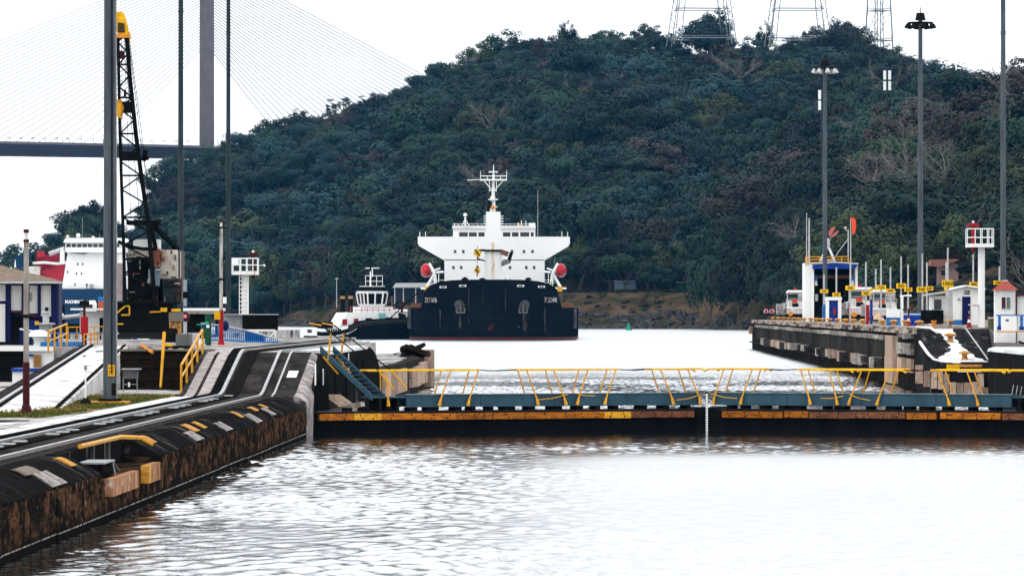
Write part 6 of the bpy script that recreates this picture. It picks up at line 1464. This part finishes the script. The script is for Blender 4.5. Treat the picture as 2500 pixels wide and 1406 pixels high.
for a, b_, y0, y1 in ((2236, 2254, 891, 936), (2255, 2272, 903, 944), (2273, 2288, 902, 948), (2289, 2302, 905, 950), (2303, 2318, 912, 958), (2319, 2334, 933, 962), (2335, 2352, 934, 964), (2353, 2370, 934, 966), (2371, 2386, 932, 966), (2387, 2402, 912, 968)):
    part('facing_plank', MB().box(P(a+.4, y1, 368.3+random.uniform(-.1, .1)), (X_(b_-.4, 368.4), 369.2, Z_(y0, 368.4))), timber, ie)
part('rubble_foot', MB().obox(P(2425, 958, 366), (2.2, 1.5, .5), .2, 0, .12), timber, ie)
part('facing_core', MB().box(P(2300, 975, 369.1), (X_(2405, 369), 370.5, Z_(905, 369))), black_m, ie)
# upper right wall nearer the gate
ur = thing('lock_wall', 'black lock wall with white rounded top at the right edge beside the gate', 'lock wall', (XE, 300, 0))
part('wall_block', MB().box((XE, 252, -2), (60, 321, 3.15)), M('black_right_wall', (.007,.007,.0072), (.02,.019,.018), 2, .9, stretch=(1,1,.15), c3=(.07,.065,.06), s3=1.5, thr3=(.6,.75), st3=(1,1,.12), spec=0), ur)
part('rounded_top', MB().loft([[(XE-.04, y, 3.1), (XE+.05, y, 3.26), (XE+.35, y, 3.34), (60, y, 3.34), (60, y, 3.1)] for y in (252, 321.2)]), concrete_w, ur, smooth=True)
part('lower_block', MB().box((XE+.02, 60, -2), (60, 251.95, ZL)), wallr_m, ur)
for i in range(7): y_ = 320.7; x0 = XE+.15+i*.55; part('wall_rib', MB().box((x0, 320.9, .3), (x0+.18, 321.15, 3.0)), wallr_m, ur)
for i in range(6): part('hanging_rope', MB().cyl(Vector((XE-.06, 300-i*3, 1.5)), Vector((XE-.1, 302-i*3, .5)), .03, n=4), lgrey, ur)
struct('incline_slope', MB().add([(26.0, 397, ZR-.012), (60, 397, ZR-.012), (60, 321, 3.36), (21.4, 321, 3.36), (24.61, 369, 3.5), (26, 397, 1), (24.61, 369, 1), (21.4, 321, 1)], [(0,1,2,3,4), (0,4,6,5), (4,3,7,6)]), M('brown_grey_slope', (.10,.085,.08), (.16,.14,.13), 1.2, .8, c3=(.04,.035,.035), s3=.5, spec=0))
rr = thing('towing_track', 'dark rails running down the right incline', 'track', (26, 380, 3.5))
for dx in (0, 1.4): part('rail', MB().path([Vector((26.5+dx, 396, ZR+.03)), Vector((25.6+dx, 369, 3.6)), Vector((23.4+dx, 324, 3.42))], .06), black, rr)
for dx in (.6, 2.2): part('pale_line', MB().path([Vector((26.8+dx, 396, ZR+.01)), Vector((25.6+dx, 366, 3.58)), Vector((24.2+dx, 340, 3.5))], .05), lgrey, rr)

# bollards, counted from the seaward end
ORD = ['first','second','third','fourth','fifth','sixth','seventh','eighth','ninth','tenth','eleventh','twelfth','thirteenth','fourteenth','fifteenth','sixteenth','seventeenth','eighteenth','nineteenth']
bpx = [1887,1900,1913,1925,1939,1950,1963,1979.5,1994,2008,2025,2045,2064,2083.6,2106,2154,2182,2212,2244]
stem_me = cap_me = None
def bollard(x, y, z, label, group='rusty bollards on the right wall', s=1.0):
    global stem_me, cap_me
    t = thing('bollard', label, 'bollard', (x, y, z), group)
    if stem_me is None:
        stem_me = MB().lathe([(.26, 0), (.2, .06), (.15, .2), (.16, .32)], (0, 0, 0), 10).mesh('stem', smooth=True); stem_me.materials.append(rusty_y)
        cap_me = MB().lathe([(.16, .32), (.34, .36), (.36, .42), (.22, .5), (.08, .53)], (0, 0, 0), 10).mesh('cap', smooth=True); cap_me.materials.append(rusty_y)
    for nm, me in (('stem', stem_me), ('cap', cap_me)):
        o = bpy.data.objects.new(nm, me); COL.objects.link(o); o.parent = t; o.scale = (s, s, s)
for i, q in enumerate(bpx):
    bollard(XE+.6, along(XE+.6, q), ZR, 'rusty orange mushroom bollard, %s from the far end of the right wall' % ORD[i], s=.95)
bollard(X_(2317, 398), 398, ZR, 'rusty orange bollard at the head of the right incline', s=1.1)
bollard(X_(2320, 385), 385, 3.28, 'rusty orange bollard halfway down the right incline', s=1.15)
bollard(X_(2355, 371), 371, 2.22, 'rusty orange bollard at the foot of the right incline', s=1.1)

# floodlight masts
light_mast(2014, 775, 684, ZR, .3, Z_(150, 684)-ZR, 'floodlight mast with white lamps standing in front of the blue roofed shed')
light_mast(2247, 780, 582, ZR, .3, Z_(36, 582)-ZR, 'floodlight mast with dark lamp ring left of the white huts')
light_mast(2449, 780, 480, ZR, .25, 36, 'tall light mast behind the red roofed hut, top out of view', False)

# number boards
def board(px, py, w, h, txt, pm, ptop, X0, label):
    Y = F*X0/(pm-CX); kk = F/Y; x = X_(pm, Y); t = thing('distance_board', label, 'distance board', (x, Y, ZR), 'yellow distance boards on the right wall')
    part('mast', MB().cyl((x, Y, ZR), (x, Y, Z_(ptop, Y)), 2.4/kk, 2.0/kk, n=8), M('mast_%d' % pm, (.5,.5,.47), (.36,.35,.33), 3, .5, stretch=(1,1,.2)) if False else lgrey, t)
    bd = part('board', MB().box((X_(px-w/2, Y), Y-.2, Z_(py+h/2, Y)), (X_(px+w/2, Y), Y-.14, Z_(py-h/2, Y))), sign_y, t)
    text_part(txt, h*.92/kk, (X_(px, Y), Y-.225, Z_(py, Y)), black, bd, name='numerals', thick=.0, extrude=.008, sx=.95)
    part('base', MB().cyl((x, Y, ZR), (x, Y, ZR+.2), 4/kk, n=8), grey, t)
BT = ['above the booth, behind the first light mast','above the booth','in front of the windsock pole','in front of the middle locomotive','tucked behind the left end of another board','on the tallest mast behind the locomotives','right of the 720 board','left of the second light mast, high up','below right of the 820 board','in front of the second light mast','partly behind the 940 board','highest of all, before the lean to','under the 1060 board','left of the signal tower column','peeping out left of the kiosk roof']
for k_, a in enumerate(((2012,711,20,9,'220',2012,670,24.5),(2042,719,20,9,'340',2042,653,23.2),(2076,703,24,11,'460',2076,640,23.2),(2114,716,21,10,'580',2114,640,23.2),(2133,708,20,9,'280',2138,656,28),(2151,702,24,12,'720',2151,634,23.2),(2174,710,20,10,'400',2174,652,28),(2200,698,24,12,'820',2200,626,23.2),(2217,707,20,10,'520',2217,646,28),(2250,707,25,13,'940',2252,620,23.2),(2268,704,20,10,'640',2263,640,28),(2313,692,28,16,'1060',2314,605,23.2),(2317,705,25,9,'760',2310,640,28.4),(2378,694,24,11,'880',2376,621,28),(2436,690,22,10,'1000',2440,650,28))):
    board(*a, label='yellow board reading %s %s' % (a[4], BT[k_]))

# blue roofed shed
YD = 700.0
sd = thing('locomotive_shed', 'open fronted white shed with blue roof on the right wall', 'shed', (X_(2030, YD), YD, ZR))
def dp_(px, py, dy=0.0): return P(px, py, YD+dy)
zb_ = 786
part('side_wall', MB().box(dp_(1965, zb_), (X_(1982, YD), YD+9, Z_(642, YD))), white, sd); part('door_post', MB().box(dp_(1981, zb_, -.2), dp_(1987, 648, .3)), white, sd); part('side_wall', MB().box(dp_(2088, 705), (X_(2094, YD), YD+9, Z_(643, YD))), white, sd)
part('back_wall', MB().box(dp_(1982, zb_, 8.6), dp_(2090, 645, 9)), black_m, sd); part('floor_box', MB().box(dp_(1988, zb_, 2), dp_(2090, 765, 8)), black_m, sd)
part('roof', MB().prism([dp_(1983, 656, -1), dp_(2088, 656, -1), dp_(2095, 645, -1), dp_(2040, 641, -1), dp_(1985, 645, -1)], (0, 10.5, 0)), blue, sd); part('roof_edge', MB().path([dp_(1968, 646, -1.1), dp_(1985, 644, -1.1), dp_(2040, 640.5, -1.1), dp_(2096, 644.5, -1.1)], .09), lgrey, sd)
part('crane_beam', MB().box(dp_(1995, 680, 3), dp_(2078, 672, 3.4)), M('brown_beam', (.2,.09,.06), (.1,.05,.04), 2, .6), sd)
for q in (1992, 2082): part('lamp_shade', MB().cyl(dp_(q, 697, .5), dp_(q, 685, .5), .22, .12, n=8), white, sd); part('lamp_bracket', MB().box(dp_(q-3, 685, .4), dp_(q+3, 672, .7)), midblue, sd)
part('notice', MB().box(dp_(1990, 735, .5), dp_(1997, 718, .6)), lgrey, sd)
rl = MB()
for dy in (0, 8):
    for z_ in (627, 634, 641): rl.cyl(dp_(1967, z_, dy), dp_(2072, z_, dy), .06, n=5)
    for q in (1967, 1972, 2000, 2030, 2055, 2072): rl.cyl(dp_(q, 648, dy), dp_(q, 627, dy), .07, n=5)
part('roof_rail', rl, yellow, sd)
tp = MB()
for a in ((2003, 638), (2038, 638)): tp.cyl(dp_(*a, 2), dp_(2021, 600, 2), .14, n=6)
part('horn_tripod', tp, white, sd); part('horn_bell', MB().cyl(dp_(2021, 600, 2), dp_(2021, 582, 2), .34, .2, n=10), lgrey, sd); part('tripod_brace', MB().cyl(dp_(2003, 636, 2), dp_(2040, 636, 2), .08, n=5), white, sd)
part('aerial', MB().cyl(dp_(1969.5, 640, 4), dp_(1969.5, 520, 4), .07, .04, n=5).cyl(dp_(1975.5, 640, 4), dp_(1975.5, 530, 4), .13, .09, n=6), lgrey, sd); part('aerial_lamp', MB().box(dp_(1972, 532, 3.8), dp_(1979, 528, 4.2)), black_m, sd)
part('wind_mast', MB().cyl(dp_(2071, 640, 3), dp_(2071, 560, 3), .08, n=5).cyl(dp_(2071, 583, 3), dp_(2040, 625, 3), .06, n=5).cyl(dp_(2071, 565, 3), dp_(2064, 562, 3), .06, n=5), lgrey, sd); part('anemometer', MB().sphere(dp_(2064, 557, 3), .2, 6, 4), lgrey, sd)
t = thing('red_flag', 'faded red storm flag shape above the blue shed roof', 'flag', dp_(2025, 590, 2)); 
part('petal', MB().prism([dp_(2024, 580, 1.9), dp_(2031, 572, 1.9), dp_(2040, 553, 1.9), dp_(2030, 556, 1.9), dp_(2023, 568, 1.9)], (0, .12, 0)), pinkfab, t); part('petal', MB().prism([dp_(2032, 580, 1.7), dp_(2042, 573, 1.7), dp_(2049, 562, 1.7), dp_(2040, 566, 1.7), dp_(2031, 574, 1.7)], (0, .12, 0)), pinkfab, t); part('staff', MB().cyl(dp_(2021, 600, 2), dp_(2032, 573, 2), .06, n=5), grey, t)
xw = X_(2077, 640); t = thing('windsock', 'orange red windsock hanging on a slim pole right of the shed', 'windsock', (xw, 640, ZR))
part('pole', MB().cyl((xw, 640, ZR), (xw, 640, Z_(534, 640)), .09, .06, n=6), lgrey, t); part('sock', MB().loft([[Vector((X_(c_+r_*math.cos(a), 640), 640+r_*640/F*math.sin(a), Z_(y_, 640))) for a in np.linspace(0, 2*math.pi, 8, endpoint=False)] for c_, y_, r_ in ((2079, 532, 4.5), (2084, 538, 5.5), (2085, 550, 5), (2084.5, 563, 4.5), (2083, 571, 4))]), orange_hv, t, smooth=True)
# signal speaker green
one('green_speaker', MB().cyl(P(2000, 612, 703), P(2007, 598, 703), .45, .15, n=10), green, 'green horn shaped speaker left of the tripod on the blue shed roof', 'speaker')

# locomotives
def loco(px, pyb, pyt, Y, label, flip=1):
    kk = F/Y; x = X_(px, Y); H_ = (pyb-pyt)/kk; z0 = ZR; s = H_/3.6
    t = lthing('towing_locomotive', label, 'locomotive', (x, Y, z0), 0, 'towing locomotives on the right wall'); q = s
    def b_(x0, y0, z0_, x1, y1, z1): return MB().box((x0*q, y0*q, z0_*q), (x1*q, y1*q, z1*q))
    pinkw = M('dirty_white_%d' % px, (.66,.62,.60), (.4,.36,.34), 3, .5, stretch=(1,1,.4))
    part('underframe', b_(-1.2, -3, .15, 1.2, 3, .75), black_m, t)
    for sx in (-.8, .8): part('buffer', MB().cyl((sx*q, -3.3*q, .75*q), (sx*q, -3.0*q, .75*q), .26*q, n=10), orange, t)
    part('nose', MB().loft([[Vector((x_*q, y_*q, z_*q)) for x_, y_ in ((-1.25, -3), (1.25, -3), (1.25, 3), (-1.25, 3))] for z_ in (.75, 1.3)] + [[Vector((x_*q, y_*q, 2.1*q)) for x_, y_ in ((-1.2, -2.7), (1.2, -2.7), (1.2, 2.7), (-1.2, 2.7))]]), pinkw, t)
    part('nose_band', b_(-1.27, -3.04, 1.35, 1.27, -2.9, 1.52), white, t)
    part('cab', b_(-1.15, -1.6, 2.1, 1.15, 1.6, 3.2), pinkw, t); part('windscreen', b_(-1.05, -1.64, 2.35, .1, -1.58, 3.0), glass_g, t); part('side_window', b_(-1.18, -1.3, 2.35, -1.13, 1.2, 3.0), glass, t); part('louvre', b_(.15, -1.63, 2.2, 1.1, -1.58, 2.75), grey, t)
    part('cab_roof', MB().loft([[Vector((x_*q, y_*q, z_*q)) for x_, y_ in ((-1.25*w_, -1.9), (1.25*w_, -1.9), (1.25*w_, 1.9), (-1.25*w_, 1.9))] for z_, w_ in ((3.2, 1.0), (3.45, .75))]), white, t); part('beacon', MB().cyl((-.2*q, -1.2*q, 3.45*q), (-.2*q, -1.2*q, 3.75*q), .16*q, n=8), red, t)
    part('red_plate', b_(-.6, -2.78, 2.02, .0, -2.68, 2.4), M('orange_red_plate', (.6,.06,.03), None), t); part('grille', b_(-.6, -3.05, 1.55, .1, -2.9, 1.95), black_m, t)
    for i in range(5): part('fairlead_roller', MB().cyl(((-1.45-i*.0)*q, (-2.4+i*1.1)*q, 1.3*q), ((-1.45)*q, (-2.4+i*1.1)*q, 2.0*q), .16*q, n=8), lgrey, t)
    part('cable_boom', MB().bar((-1.7*q, -2*q, 2.4*q), (-1.5*q, 2*q, 3.1*q), .16), black_m, t); part('windlass_case', b_(-2.3, -2.2, .7, -1.3, 2.2, 1.9), M('pale_pipework_%d' % px, (.42,.38,.36), (.08,.07,.07), 6, .6), t)
    hr_ = MB().path([(-1.25*q, -3*q, 2.0*q), (-1.25*q, -3*q, 2.5*q), (1.25*q, -3*q, 2.5*q), (1.25*q, -3*q, 2.0*q)], .03); part('handrail', hr_, lgrey, t)
    return t
loco(1945, 779, 702, 780, 'white towing locomotive beside two workers left of the shed')
loco(2102, 790, 701, 640, 'white towing locomotive right of the shed behind the 460 and 580 boards')
loco(2157, 790, 706, 600, 'white towing locomotive behind the 720 board, rightmost of the three')

# door frame booth
t = thing('booth', 'white framed booth with blue door in front of the shed', 'booth', P(2036, 784, 585)); Yb = 585
part('frame_post', MB().box(P(2016, 785, Yb), P(2023, 726, Yb+1.2)), white, t); part('frame_post', MB().box(P(2046, 785, Yb), P(2053, 726, Yb+1.2)), white, t); part('frame_top', MB().box(P(2015, 733, Yb-.05), P(2054, 725, Yb+1.3)), white, t); part('door', MB().box(P(2023, 785, Yb+.3), P(2046, 733, Yb+.45)), blue, t); part('side_panel', MB().prism([P(2008, 785, Yb+.4), P(2016, 785, Yb+.4), P(2016, 741, Yb+.4), P(2008, 746, Yb+.4)], (0, .8, 0)), midblue, t); part('extinguisher', MB().cyl(P(2037, 767, Yb-.1), P(2037, 752, Yb-.1), .12, n=8), red, t)
def cone(px, py, Y, label):
    c = P(px, py, Y); c.z = ZR; t = thing('traffic_cone', label, 'traffic cone', c, 'traffic cones on the right wall')
    part('base', MB().obox(c+Vector((0, 0, .03)), (.42, .42, .06)), red, t); part('cone', MB().lathe([(.17, .05), (.12, .35)], c, 10), red, t); part('white_band', MB().lathe([(.121, .35), (.085, .55)], c, 10), white, t); part('tip', MB().lathe([(.085, .55), (.04, .8)], c, 10), red, t)
cone(2218, 787, 450, 'red and white traffic cone in front of the blue barrier'); cone(2366, 789, 400, 'red and white traffic cone beside the navy hut door'); cone(2155, 780, 500, 'red traffic cone beside the red tank')
t = thing('red_tank', 'bright red upright tank between the booth and the white barrier', 'tank', P(2118, 784, 520)); part('tank', MB().cyl((X_(2118, 520), 520, ZR), (X_(2118, 520), 520, Z_(744, 520)), .16, n=12), red, t); part('dome', MB().sphere((X_(2118, 520), 520, Z_(744, 520)), .15, 8, 5), M('cream_cap', (.7,.65,.6), None), t)
t = thing('blue_post', 'navy post beside the red tank', 'post', P(2127, 784, 518)); part('shaft', MB().cyl((X_(2127, 518), 518, ZR), (X_(2127, 518), 518, Z_(736, 518)), .12, n=8), blue, t); part('cap', MB().cyl((X_(2127, 518), 518, Z_(736, 518)), (X_(2127, 518), 518, Z_(732, 518)), .15, n=8), darkred, t)
t = thing('red_standpipe', 'thin red standpipe left of the 580 board', 'standpipe', P(2074, 784, 560)); part('pipe', MB().cyl((X_(2074, 560), 560, ZR), (X_(2074, 560), 560, Z_(741, 560)), .09, n=8), red, t); part('valve', MB().obox((X_(2072, 560), 560, ZR+.2), (.4, .3, .3)), red, t)
one('cream_sacks', MB().obox(P(2144, 775, 505), (.7, .6, .35), .2).obox(P(2145, 769, 505.2), (.5, .5, .2), -.2), M('cream_sack', (.7,.5,.32), None), 'cream coloured bundle at the wall edge right of the red tank', 'bundle')
t = thing('barrier_block', 'white barrier with blue foot in front of the 820 mast', 'barrier', P(2182, 786, 470)); part('upper', MB().box(P(2165, 775, 470), (X_(2199, 470), 470.8, Z_(755, 470))), white, t); part('lower', MB().box((X_(2165, 470)-.02, 469.95, ZR), (X_(2199, 470)+.02, 470.85, Z_(775, 470))), midblue, t)
t = thing('barrier_block', 'blue barrier with pale top behind the second cone', 'barrier', P(2228, 786, 462)); part('lower', MB().box((X_(2205, 462), 462, ZR), (X_(2248, 462), 462.8, Z_(769, 462))), blue, t); part('upper', MB().box(P(2205, 769, 462), (X_(2248, 462), 462.85, Z_(765, 462))), M('pale_blue_top', (.35,.55,.75), None), t)
t = thing('gate_valve', 'dark red handwheel valve below the 520 board', 'valve', P(2218, 780, 456)); part('wheel', MB().lathe([(.45, 0), (.5, .05), (.45, .1), (.38, .05)], P(2218, 757, 456), 12), darkred, t); part('stem', MB().cyl(P(2218, 783, 456), P(2218, 755, 456), .07, n=6), darkred, t)
t = thing('pipe_davit', 'white post with short arm beside the 820 mast', 'davit', P(2200, 786, 458.5)); part('post', MB().cyl((X_(2203, 457), 457, ZR), (X_(2203, 457), 457, Z_(722, 457)), .09, n=8), white, t); part('arm', MB().cyl(P(2197, 723, 457), P(2223, 721, 457), .06, n=6), white, t); part('shackle', MB().sphere(P(2223, 722, 457), .1, 6, 4), white, t)
# white hut with gable and lean-to
YG = 415.0; hs_ = thing('white_hut', 'white gabled hut with navy door and lean to on the right wall', 'hut', P(2340, 786, YG))
def hp(px, py, dy=0.0): return P(px, py, YG+dy)
part('gable_wall', MB().prism([hp(2326, 793), hp(2402, 793), hp(2402, 708), hp(2360, 701), hp(2326, 708)], (0, 5, 0)), wallcream, hs_)
part('gable_roof', MB().prism([hp(2322, 708, -.3), hp(2360, 699.5, -.3), hp(2406, 707, -.3), hp(2406, 703.5, -.3), hp(2360, 696, -.3), hp(2322, 704.5, -.3)], (0, 5.6, 0)), white, hs_)
part('wing', MB().box(hp(2275, 793, .6), (X_(2328, YG), YG+4.5, Z_(722, YG))), wallcream, hs_); part('wing_roof', MB().prism([hp(2262, 722, 0), hp(2316, 714, 0), hp(2316, 711, 0), hp(2262, 718, 0)], (0, 5, 0)), lgrey, hs_)
dr_ = part('door', MB().box(hp(2349, 793, -.06), hp(2369, 724, .05)), navy, hs_); part('door_handle', MB().obox(hp(2366, 762, -.1), (.06, .06, .2)), lgrey, dr_)
pl_ = part('sign_plate', MB().box(hp(2354, 718, -.06), hp(2368, 709, .02)), black, hs_); text_part('TN-C', .22, hp(2361, 713.5, -.075), white, pl_, name='sign_lettering', extrude=.004)
part('switch_box', MB().box(hp(2339, 733, -.08), hp(2344, 728, .02)), grey, hs_)
for a, b_ in ((2276, 2280), (2281, 2298)): part('window', MB().box(hp(a if a > 2278 else 2274, 755, .52), hp(b_, 731, .62)), glass if a > 2278 else white, hs_)
part('blue_skirt', MB().box(hp(2322, 793, -.03), hp(2350, 781, .03)), midblue, hs_)
part('black_tank', MB().box(hp(2250, 790, -.8), (X_(2302, YG), YG+.4, Z_(757, YG))), black, hs_, label='black low tank in front of the hut')
t = thing('orange_drum', 'orange ribbed drum in front of the black tank', 'drum', P(2280, 790, 405)); 
for i in range(5): part('rib', MB().cyl((X_(2280, 405), 405, ZR+i*.1), (X_(2280, 405), 405, ZR+i*.1+.085), .17 if i % 2 else .19, n=12), orange, t)
t = signal_tower(2396, 800, 604, 400, ZR, 'white signal tower with railed basket and red signal on the right', bh=45, ladder=False, hornx=-20)
x_ = X_(2396, 400); part('hand_wheel', MB().lathe([(.3, -.02), (.34, .02), (.3, .06)], (x_-.6, 399.7, Z_(745, 400)), 12).cyl((x_-.6, 399.7, Z_(745, 400)), (x_, 400, Z_(745, 400)), .06, n=6), M('pinkish_white', (.6,.5,.5), None), t)
# red roofed kiosk
YQ = 345.0; kq = thing('kiosk', 'small white kiosk with red hip roof at the right edge', 'kiosk', P(2455, 806, YQ))
def qp(px, py, dy=0.0): return P(px, py, YQ+dy)
zq = 3.65
part('wall', MB().box((X_(2430, YQ), YQ, zq-.2), (X_(2479, YQ), YQ+1.3, Z_(708, YQ))), wallcream, kq)
part('roof', MB().add([qp(2420, 709, -.25), qp(2486, 708, -.25), qp(2486, 708, 1.55), qp(2420, 709, 1.55), qp(2452, 685, .65), qp(2458, 685, .65)], [(0,1,5,4),(1,2,5),(2,3,4,5),(3,0,4),(0,3,2,1)]), redroof, kq); part('ridge_cap', MB().path([qp(2449, 686, .6), qp(2461, 686, .6)], .05), lgrey, kq)
w_ = part('window', MB().box(qp(2444, 754, -.05), qp(2468, 724, .05)), white, kq); part('pane', MB().box(qp(2445.5, 753, -.08), qp(2455, 725.5, -.04)), M('maroon_pane', (.06,.015,.025), None, rough=.15), w_); part('pane', MB().box(qp(2457.5, 753, -.08), qp(2466.5, 725.5, -.04)), M('grey_green_pane', (.1,.15,.14), None, rough=.15), w_)
part('annex', MB().box((X_(2484, YQ), YQ+.2, zq-.2), (X_(2560, YQ), YQ+3, Z_(722, YQ))), wallcream, kq); part('annex_roof', MB().box(qp(2479, 722, 0), (X_(2560, YQ), YQ+3.2, Z_(718, YQ))), darkred, kq); part('annex_pipe', MB().cyl(qp(2481, 768, -.1), qp(2481, 720, -.1), .05, n=6), darkred, kq); part('side_window', MB().box(qp(2429, 754, .5), qp(2430.5, 724, .8)), M('maroon_pane_b', (.06,.015,.025), None), kq)
t = thing('kiosk_railing', 'bright blue railing frame around the kiosk foot', 'railing', P(2465, 806, 338))
part('top_rail', MB().box(P(2432, 771, 338), P(2510, 768, 338.2)), midblue, t)
for q in (2440, 2494): part('post', MB().box(P(q-3, 806, 338), P(q+3, 771, 338.2)), midblue, t); part('foot', MB().box(P(q-5, 806, 337.9), P(q+5, 797, 338.3)), blue, t)
t = thing('white_cabinet', 'white barrier panel in front of the kiosk', 'barrier', P(2464, 808, 336)); part('body', MB().box(P(2446, 809, 336), P(2481, 772, 336.5)), white, t); part('label_plate', MB().box(P(2455, 783, 335.97), P(2463, 780, 336)), black, t); part('kick_strip', MB().box(P(2434, 811, 335.8), P(2510, 808, 336.6)), orange, t)
t = thing('bin', 'olive bin beside the kiosk', 'bin', P(2418, 800, 350)); part('body', MB().cyl(P(2420, 804, 350), P(2420, 778, 350), .2, n=10), M('olive_bin', (.08,.08,.04), None), t); part('lid', MB().cyl(P(2420, 778, 350), P(2420, 774, 350), .22, n=10), lgrey, t)
# pink house among the trees
YP = 1315.0; t = thing('pink_house', 'pale pink house with tiled roof among trees behind the hut', 'house', P(2310, 690, YP))
part('wall', MB().prism([P(2292, 760, YP), P(2340, 760, YP), P(2340, 648, YP), P(2318, 636, YP), P(2292, 650, YP)], (0, 9, 0)), M('pink_wall', (.34,.22,.19), (.24,.16,.14), .5, .8), t); part('roof', MB().prism([P(2272, 649, YP-1), P(2296, 652, YP-1), P(2342, 635, YP-1), P(2334, 632, YP-1), P(2274, 634, YP-1)], (0, 11, 0)), pinkroof, t); part('window', MB().box(P(2298, 672, YP-.1), P(2308, 660, YP+.2)), glass, t)
# low sheds on the left bank behind the tug and on the right bank
t = thing('shore_shed', 'long grey roofed open shed on the bank behind the tug', 'shed', P(1000, 735, 2030)); part('roof', MB().prism([P(958, 702, 2030), P(1100, 702, 2030), P(1095, 690, 2030), P(966, 691, 2030)], (0, 12, 0)), lgrey, t); part('back_wall', MB().box(P(962, 735, 2040), P(1096, 702, 2041)), M('shed_blue', (.025,.033,.045), None), t)
for q in (964, 985, 1015, 1060): part('post', MB().cyl(P(q, 742, 2031), P(q, 700, 2031), .18, n=5), lgrey, t)
for i, (q, yt, yb) in enumerate(((822, 678, 745), (957, 690, 755), (1540, 640, 690))[:2]):
    Yq = 2090 if q < 1200 else 1950; t = thing('utility_pole', ['pale utility pole on the bank above the tug stern', 'pale utility pole on the bank right of the tug wheelhouse', 'pale utility pole above the grassy bank'][i], 'utility pole', P(q, yb, Yq), 'utility poles on the far bank'); part('pole', MB().cyl(P(q, yb+6, Yq), P(q, yt, Yq), .17, .12, n=6), lgrey, t); part('crossarm', MB().box(P(q-5, yt+3, Yq-.1), P(q+5, yt+1.5, Yq+.1)), lgrey, t)
for i, (a, b_, y0, y1, m_, lb) in enumerate(((1500, 1552, 683, 698, M('blue_grey_boat', (.12,.17,.24), None), 'pale blue low building behind the bank trees'), (1652, 1715, 686, 704, M('teal_wall', (.012,.06,.055), None), 'teal low fence building above the green buoy bank'))):
    Yq = 1962; t = thing('bank_building', lb, 'building', P((a+b_)/2, y1, Yq), 'low buildings on the far bank'); part('wall', MB().box(P(a, y1+8, Yq), (X_(b_, Yq), Yq+5, Z_(y0+4, Yq))), m_, t); part('roof', MB().box(P(a-2, y0+4, Yq-.5), (X_(b_+2, Yq), Yq+5.5, Z_(y0+2, Yq))), grey, t)

# ------------------------------------------------------------------ people
def person(loc, rz, h, label, vest, hat, pose=0):
    t = lthing('person', label, 'person', loc, rz, None); s = h/1.75
    V = [(0,0,.95),(0,0,1.18),(0,0,1.42),(0,0,1.53),(0,0,1.66), (.1,0,.9),(.11,.03,.5),(.12,.0,.08),(.12,-.14,.03), (-.1,0,.9),(-.11,-.02,.5),(-.12,.04,.08),(-.12,-.1,.03),
         (.2,0,1.4),(.27,.03,1.13),(.22,-.16,.95),(.2,-.22,.9), (-.2,0,1.4),(-.28,.03,1.13),(-.24,-.14,.95),(-.22,-.2,.9)]
    if pose: V[14] = (.36,.02,1.2); V[15] = (.2,-.08,1.02); V[16] = (.15,-.1,1.0); V[18] = (-.36,.02,1.2); V[19] = (-.2,-.08,1.02); V[20] = (-.15,-.1,1.0)
    E = [(0,1),(1,2),(2,3),(3,4),(0,5),(5,6),(6,7),(7,8),(0,9),(9,10),(10,11),(11,12),(2,13),(13,14),(14,15),(15,16),(2,17),(17,18),(18,19),(19,20)]
    Rd = [.15,.15,.16,.06,.105,.1,.075,.05,.045,.1,.075,.05,.045,.08,.055,.045,.04,.08,.055,.045,.04]
    me = bpy.data.meshes.new('tmp'); me.from_pydata([tuple(q*s for q in v) for v in V], E, []); o = bpy.data.objects.new('tmp', me); COL.objects.link(o)
    md = o.modifiers.new('skin', 'SKIN')
    for i, sv in enumerate(me.skin_vertices[0].data): sv.radius = (Rd[i]*s, Rd[i]*s*.8); sv.use_root = (i == 0)
    sb = o.modifiers.new('sub', 'SUBSURF'); sb.levels = 1; sb.render_levels = 1
    dg = bpy.context.evaluated_depsgraph_get(); dg.update(); bm = bpy.data.meshes.new_from_object(o.evaluated_get(dg)); bpy.data.objects.remove(o)
    bm.materials.clear()
    for m_ in (cloth_n, cloth_w, skinm): bm.materials.append(m_)
    for p in bm.polygons:
        z = p.center.z/s; p.material_index = 2 if z > 1.5 or (z < 1.0 and abs(p.center.x/s) > .19 and z > .8) else (1 if z > .97 else 0); p.use_smooth = True
    b_ = bpy.data.objects.new('body', bm); COL.objects.link(b_); b_.parent = t; ORG[b_] = ORG[t]
    part('vest', MB().loft([[Vector((r_*math.cos(a)*s, r_*.75*math.sin(a)*s, z_*s)) for a in np.linspace(0, 2*math.pi, 10, endpoint=False)] for z_, r_ in ((.98, .19), (1.2, .2), (1.4, .21), (1.47, .12))]), vest, t, smooth=True)
    part('hard_hat', MB().lathe([(.15, 1.66*s), (.13, 1.7*s), (.1, 1.77*s), (.03, 1.8*s)], (0, 0, 0), 10), hat, t, smooth=True)
    part('hair', MB().lathe([(.1, 1.58*s), (.115, 1.64*s), (.11, 1.67*s)], (0, .015, 0), 10), black, t)
    return t
person((X_(1870, 812), 812, ZR), R(15), 1.78, 'worker in red vest and white sleeves, left of the pair at the wall end', vest_r, darkred, 0)
person((X_(1884, 806), 806, ZR), R(-10), 1.75, 'worker in red vest with bent arms, right of the pair at the wall end', vest_r, darkred, 1)
person((X_(1346, 1114), 1114, 9.6), R(5), 1.75, 'crew member in bright green vest on the carrier bow', vest_g, white, 0)
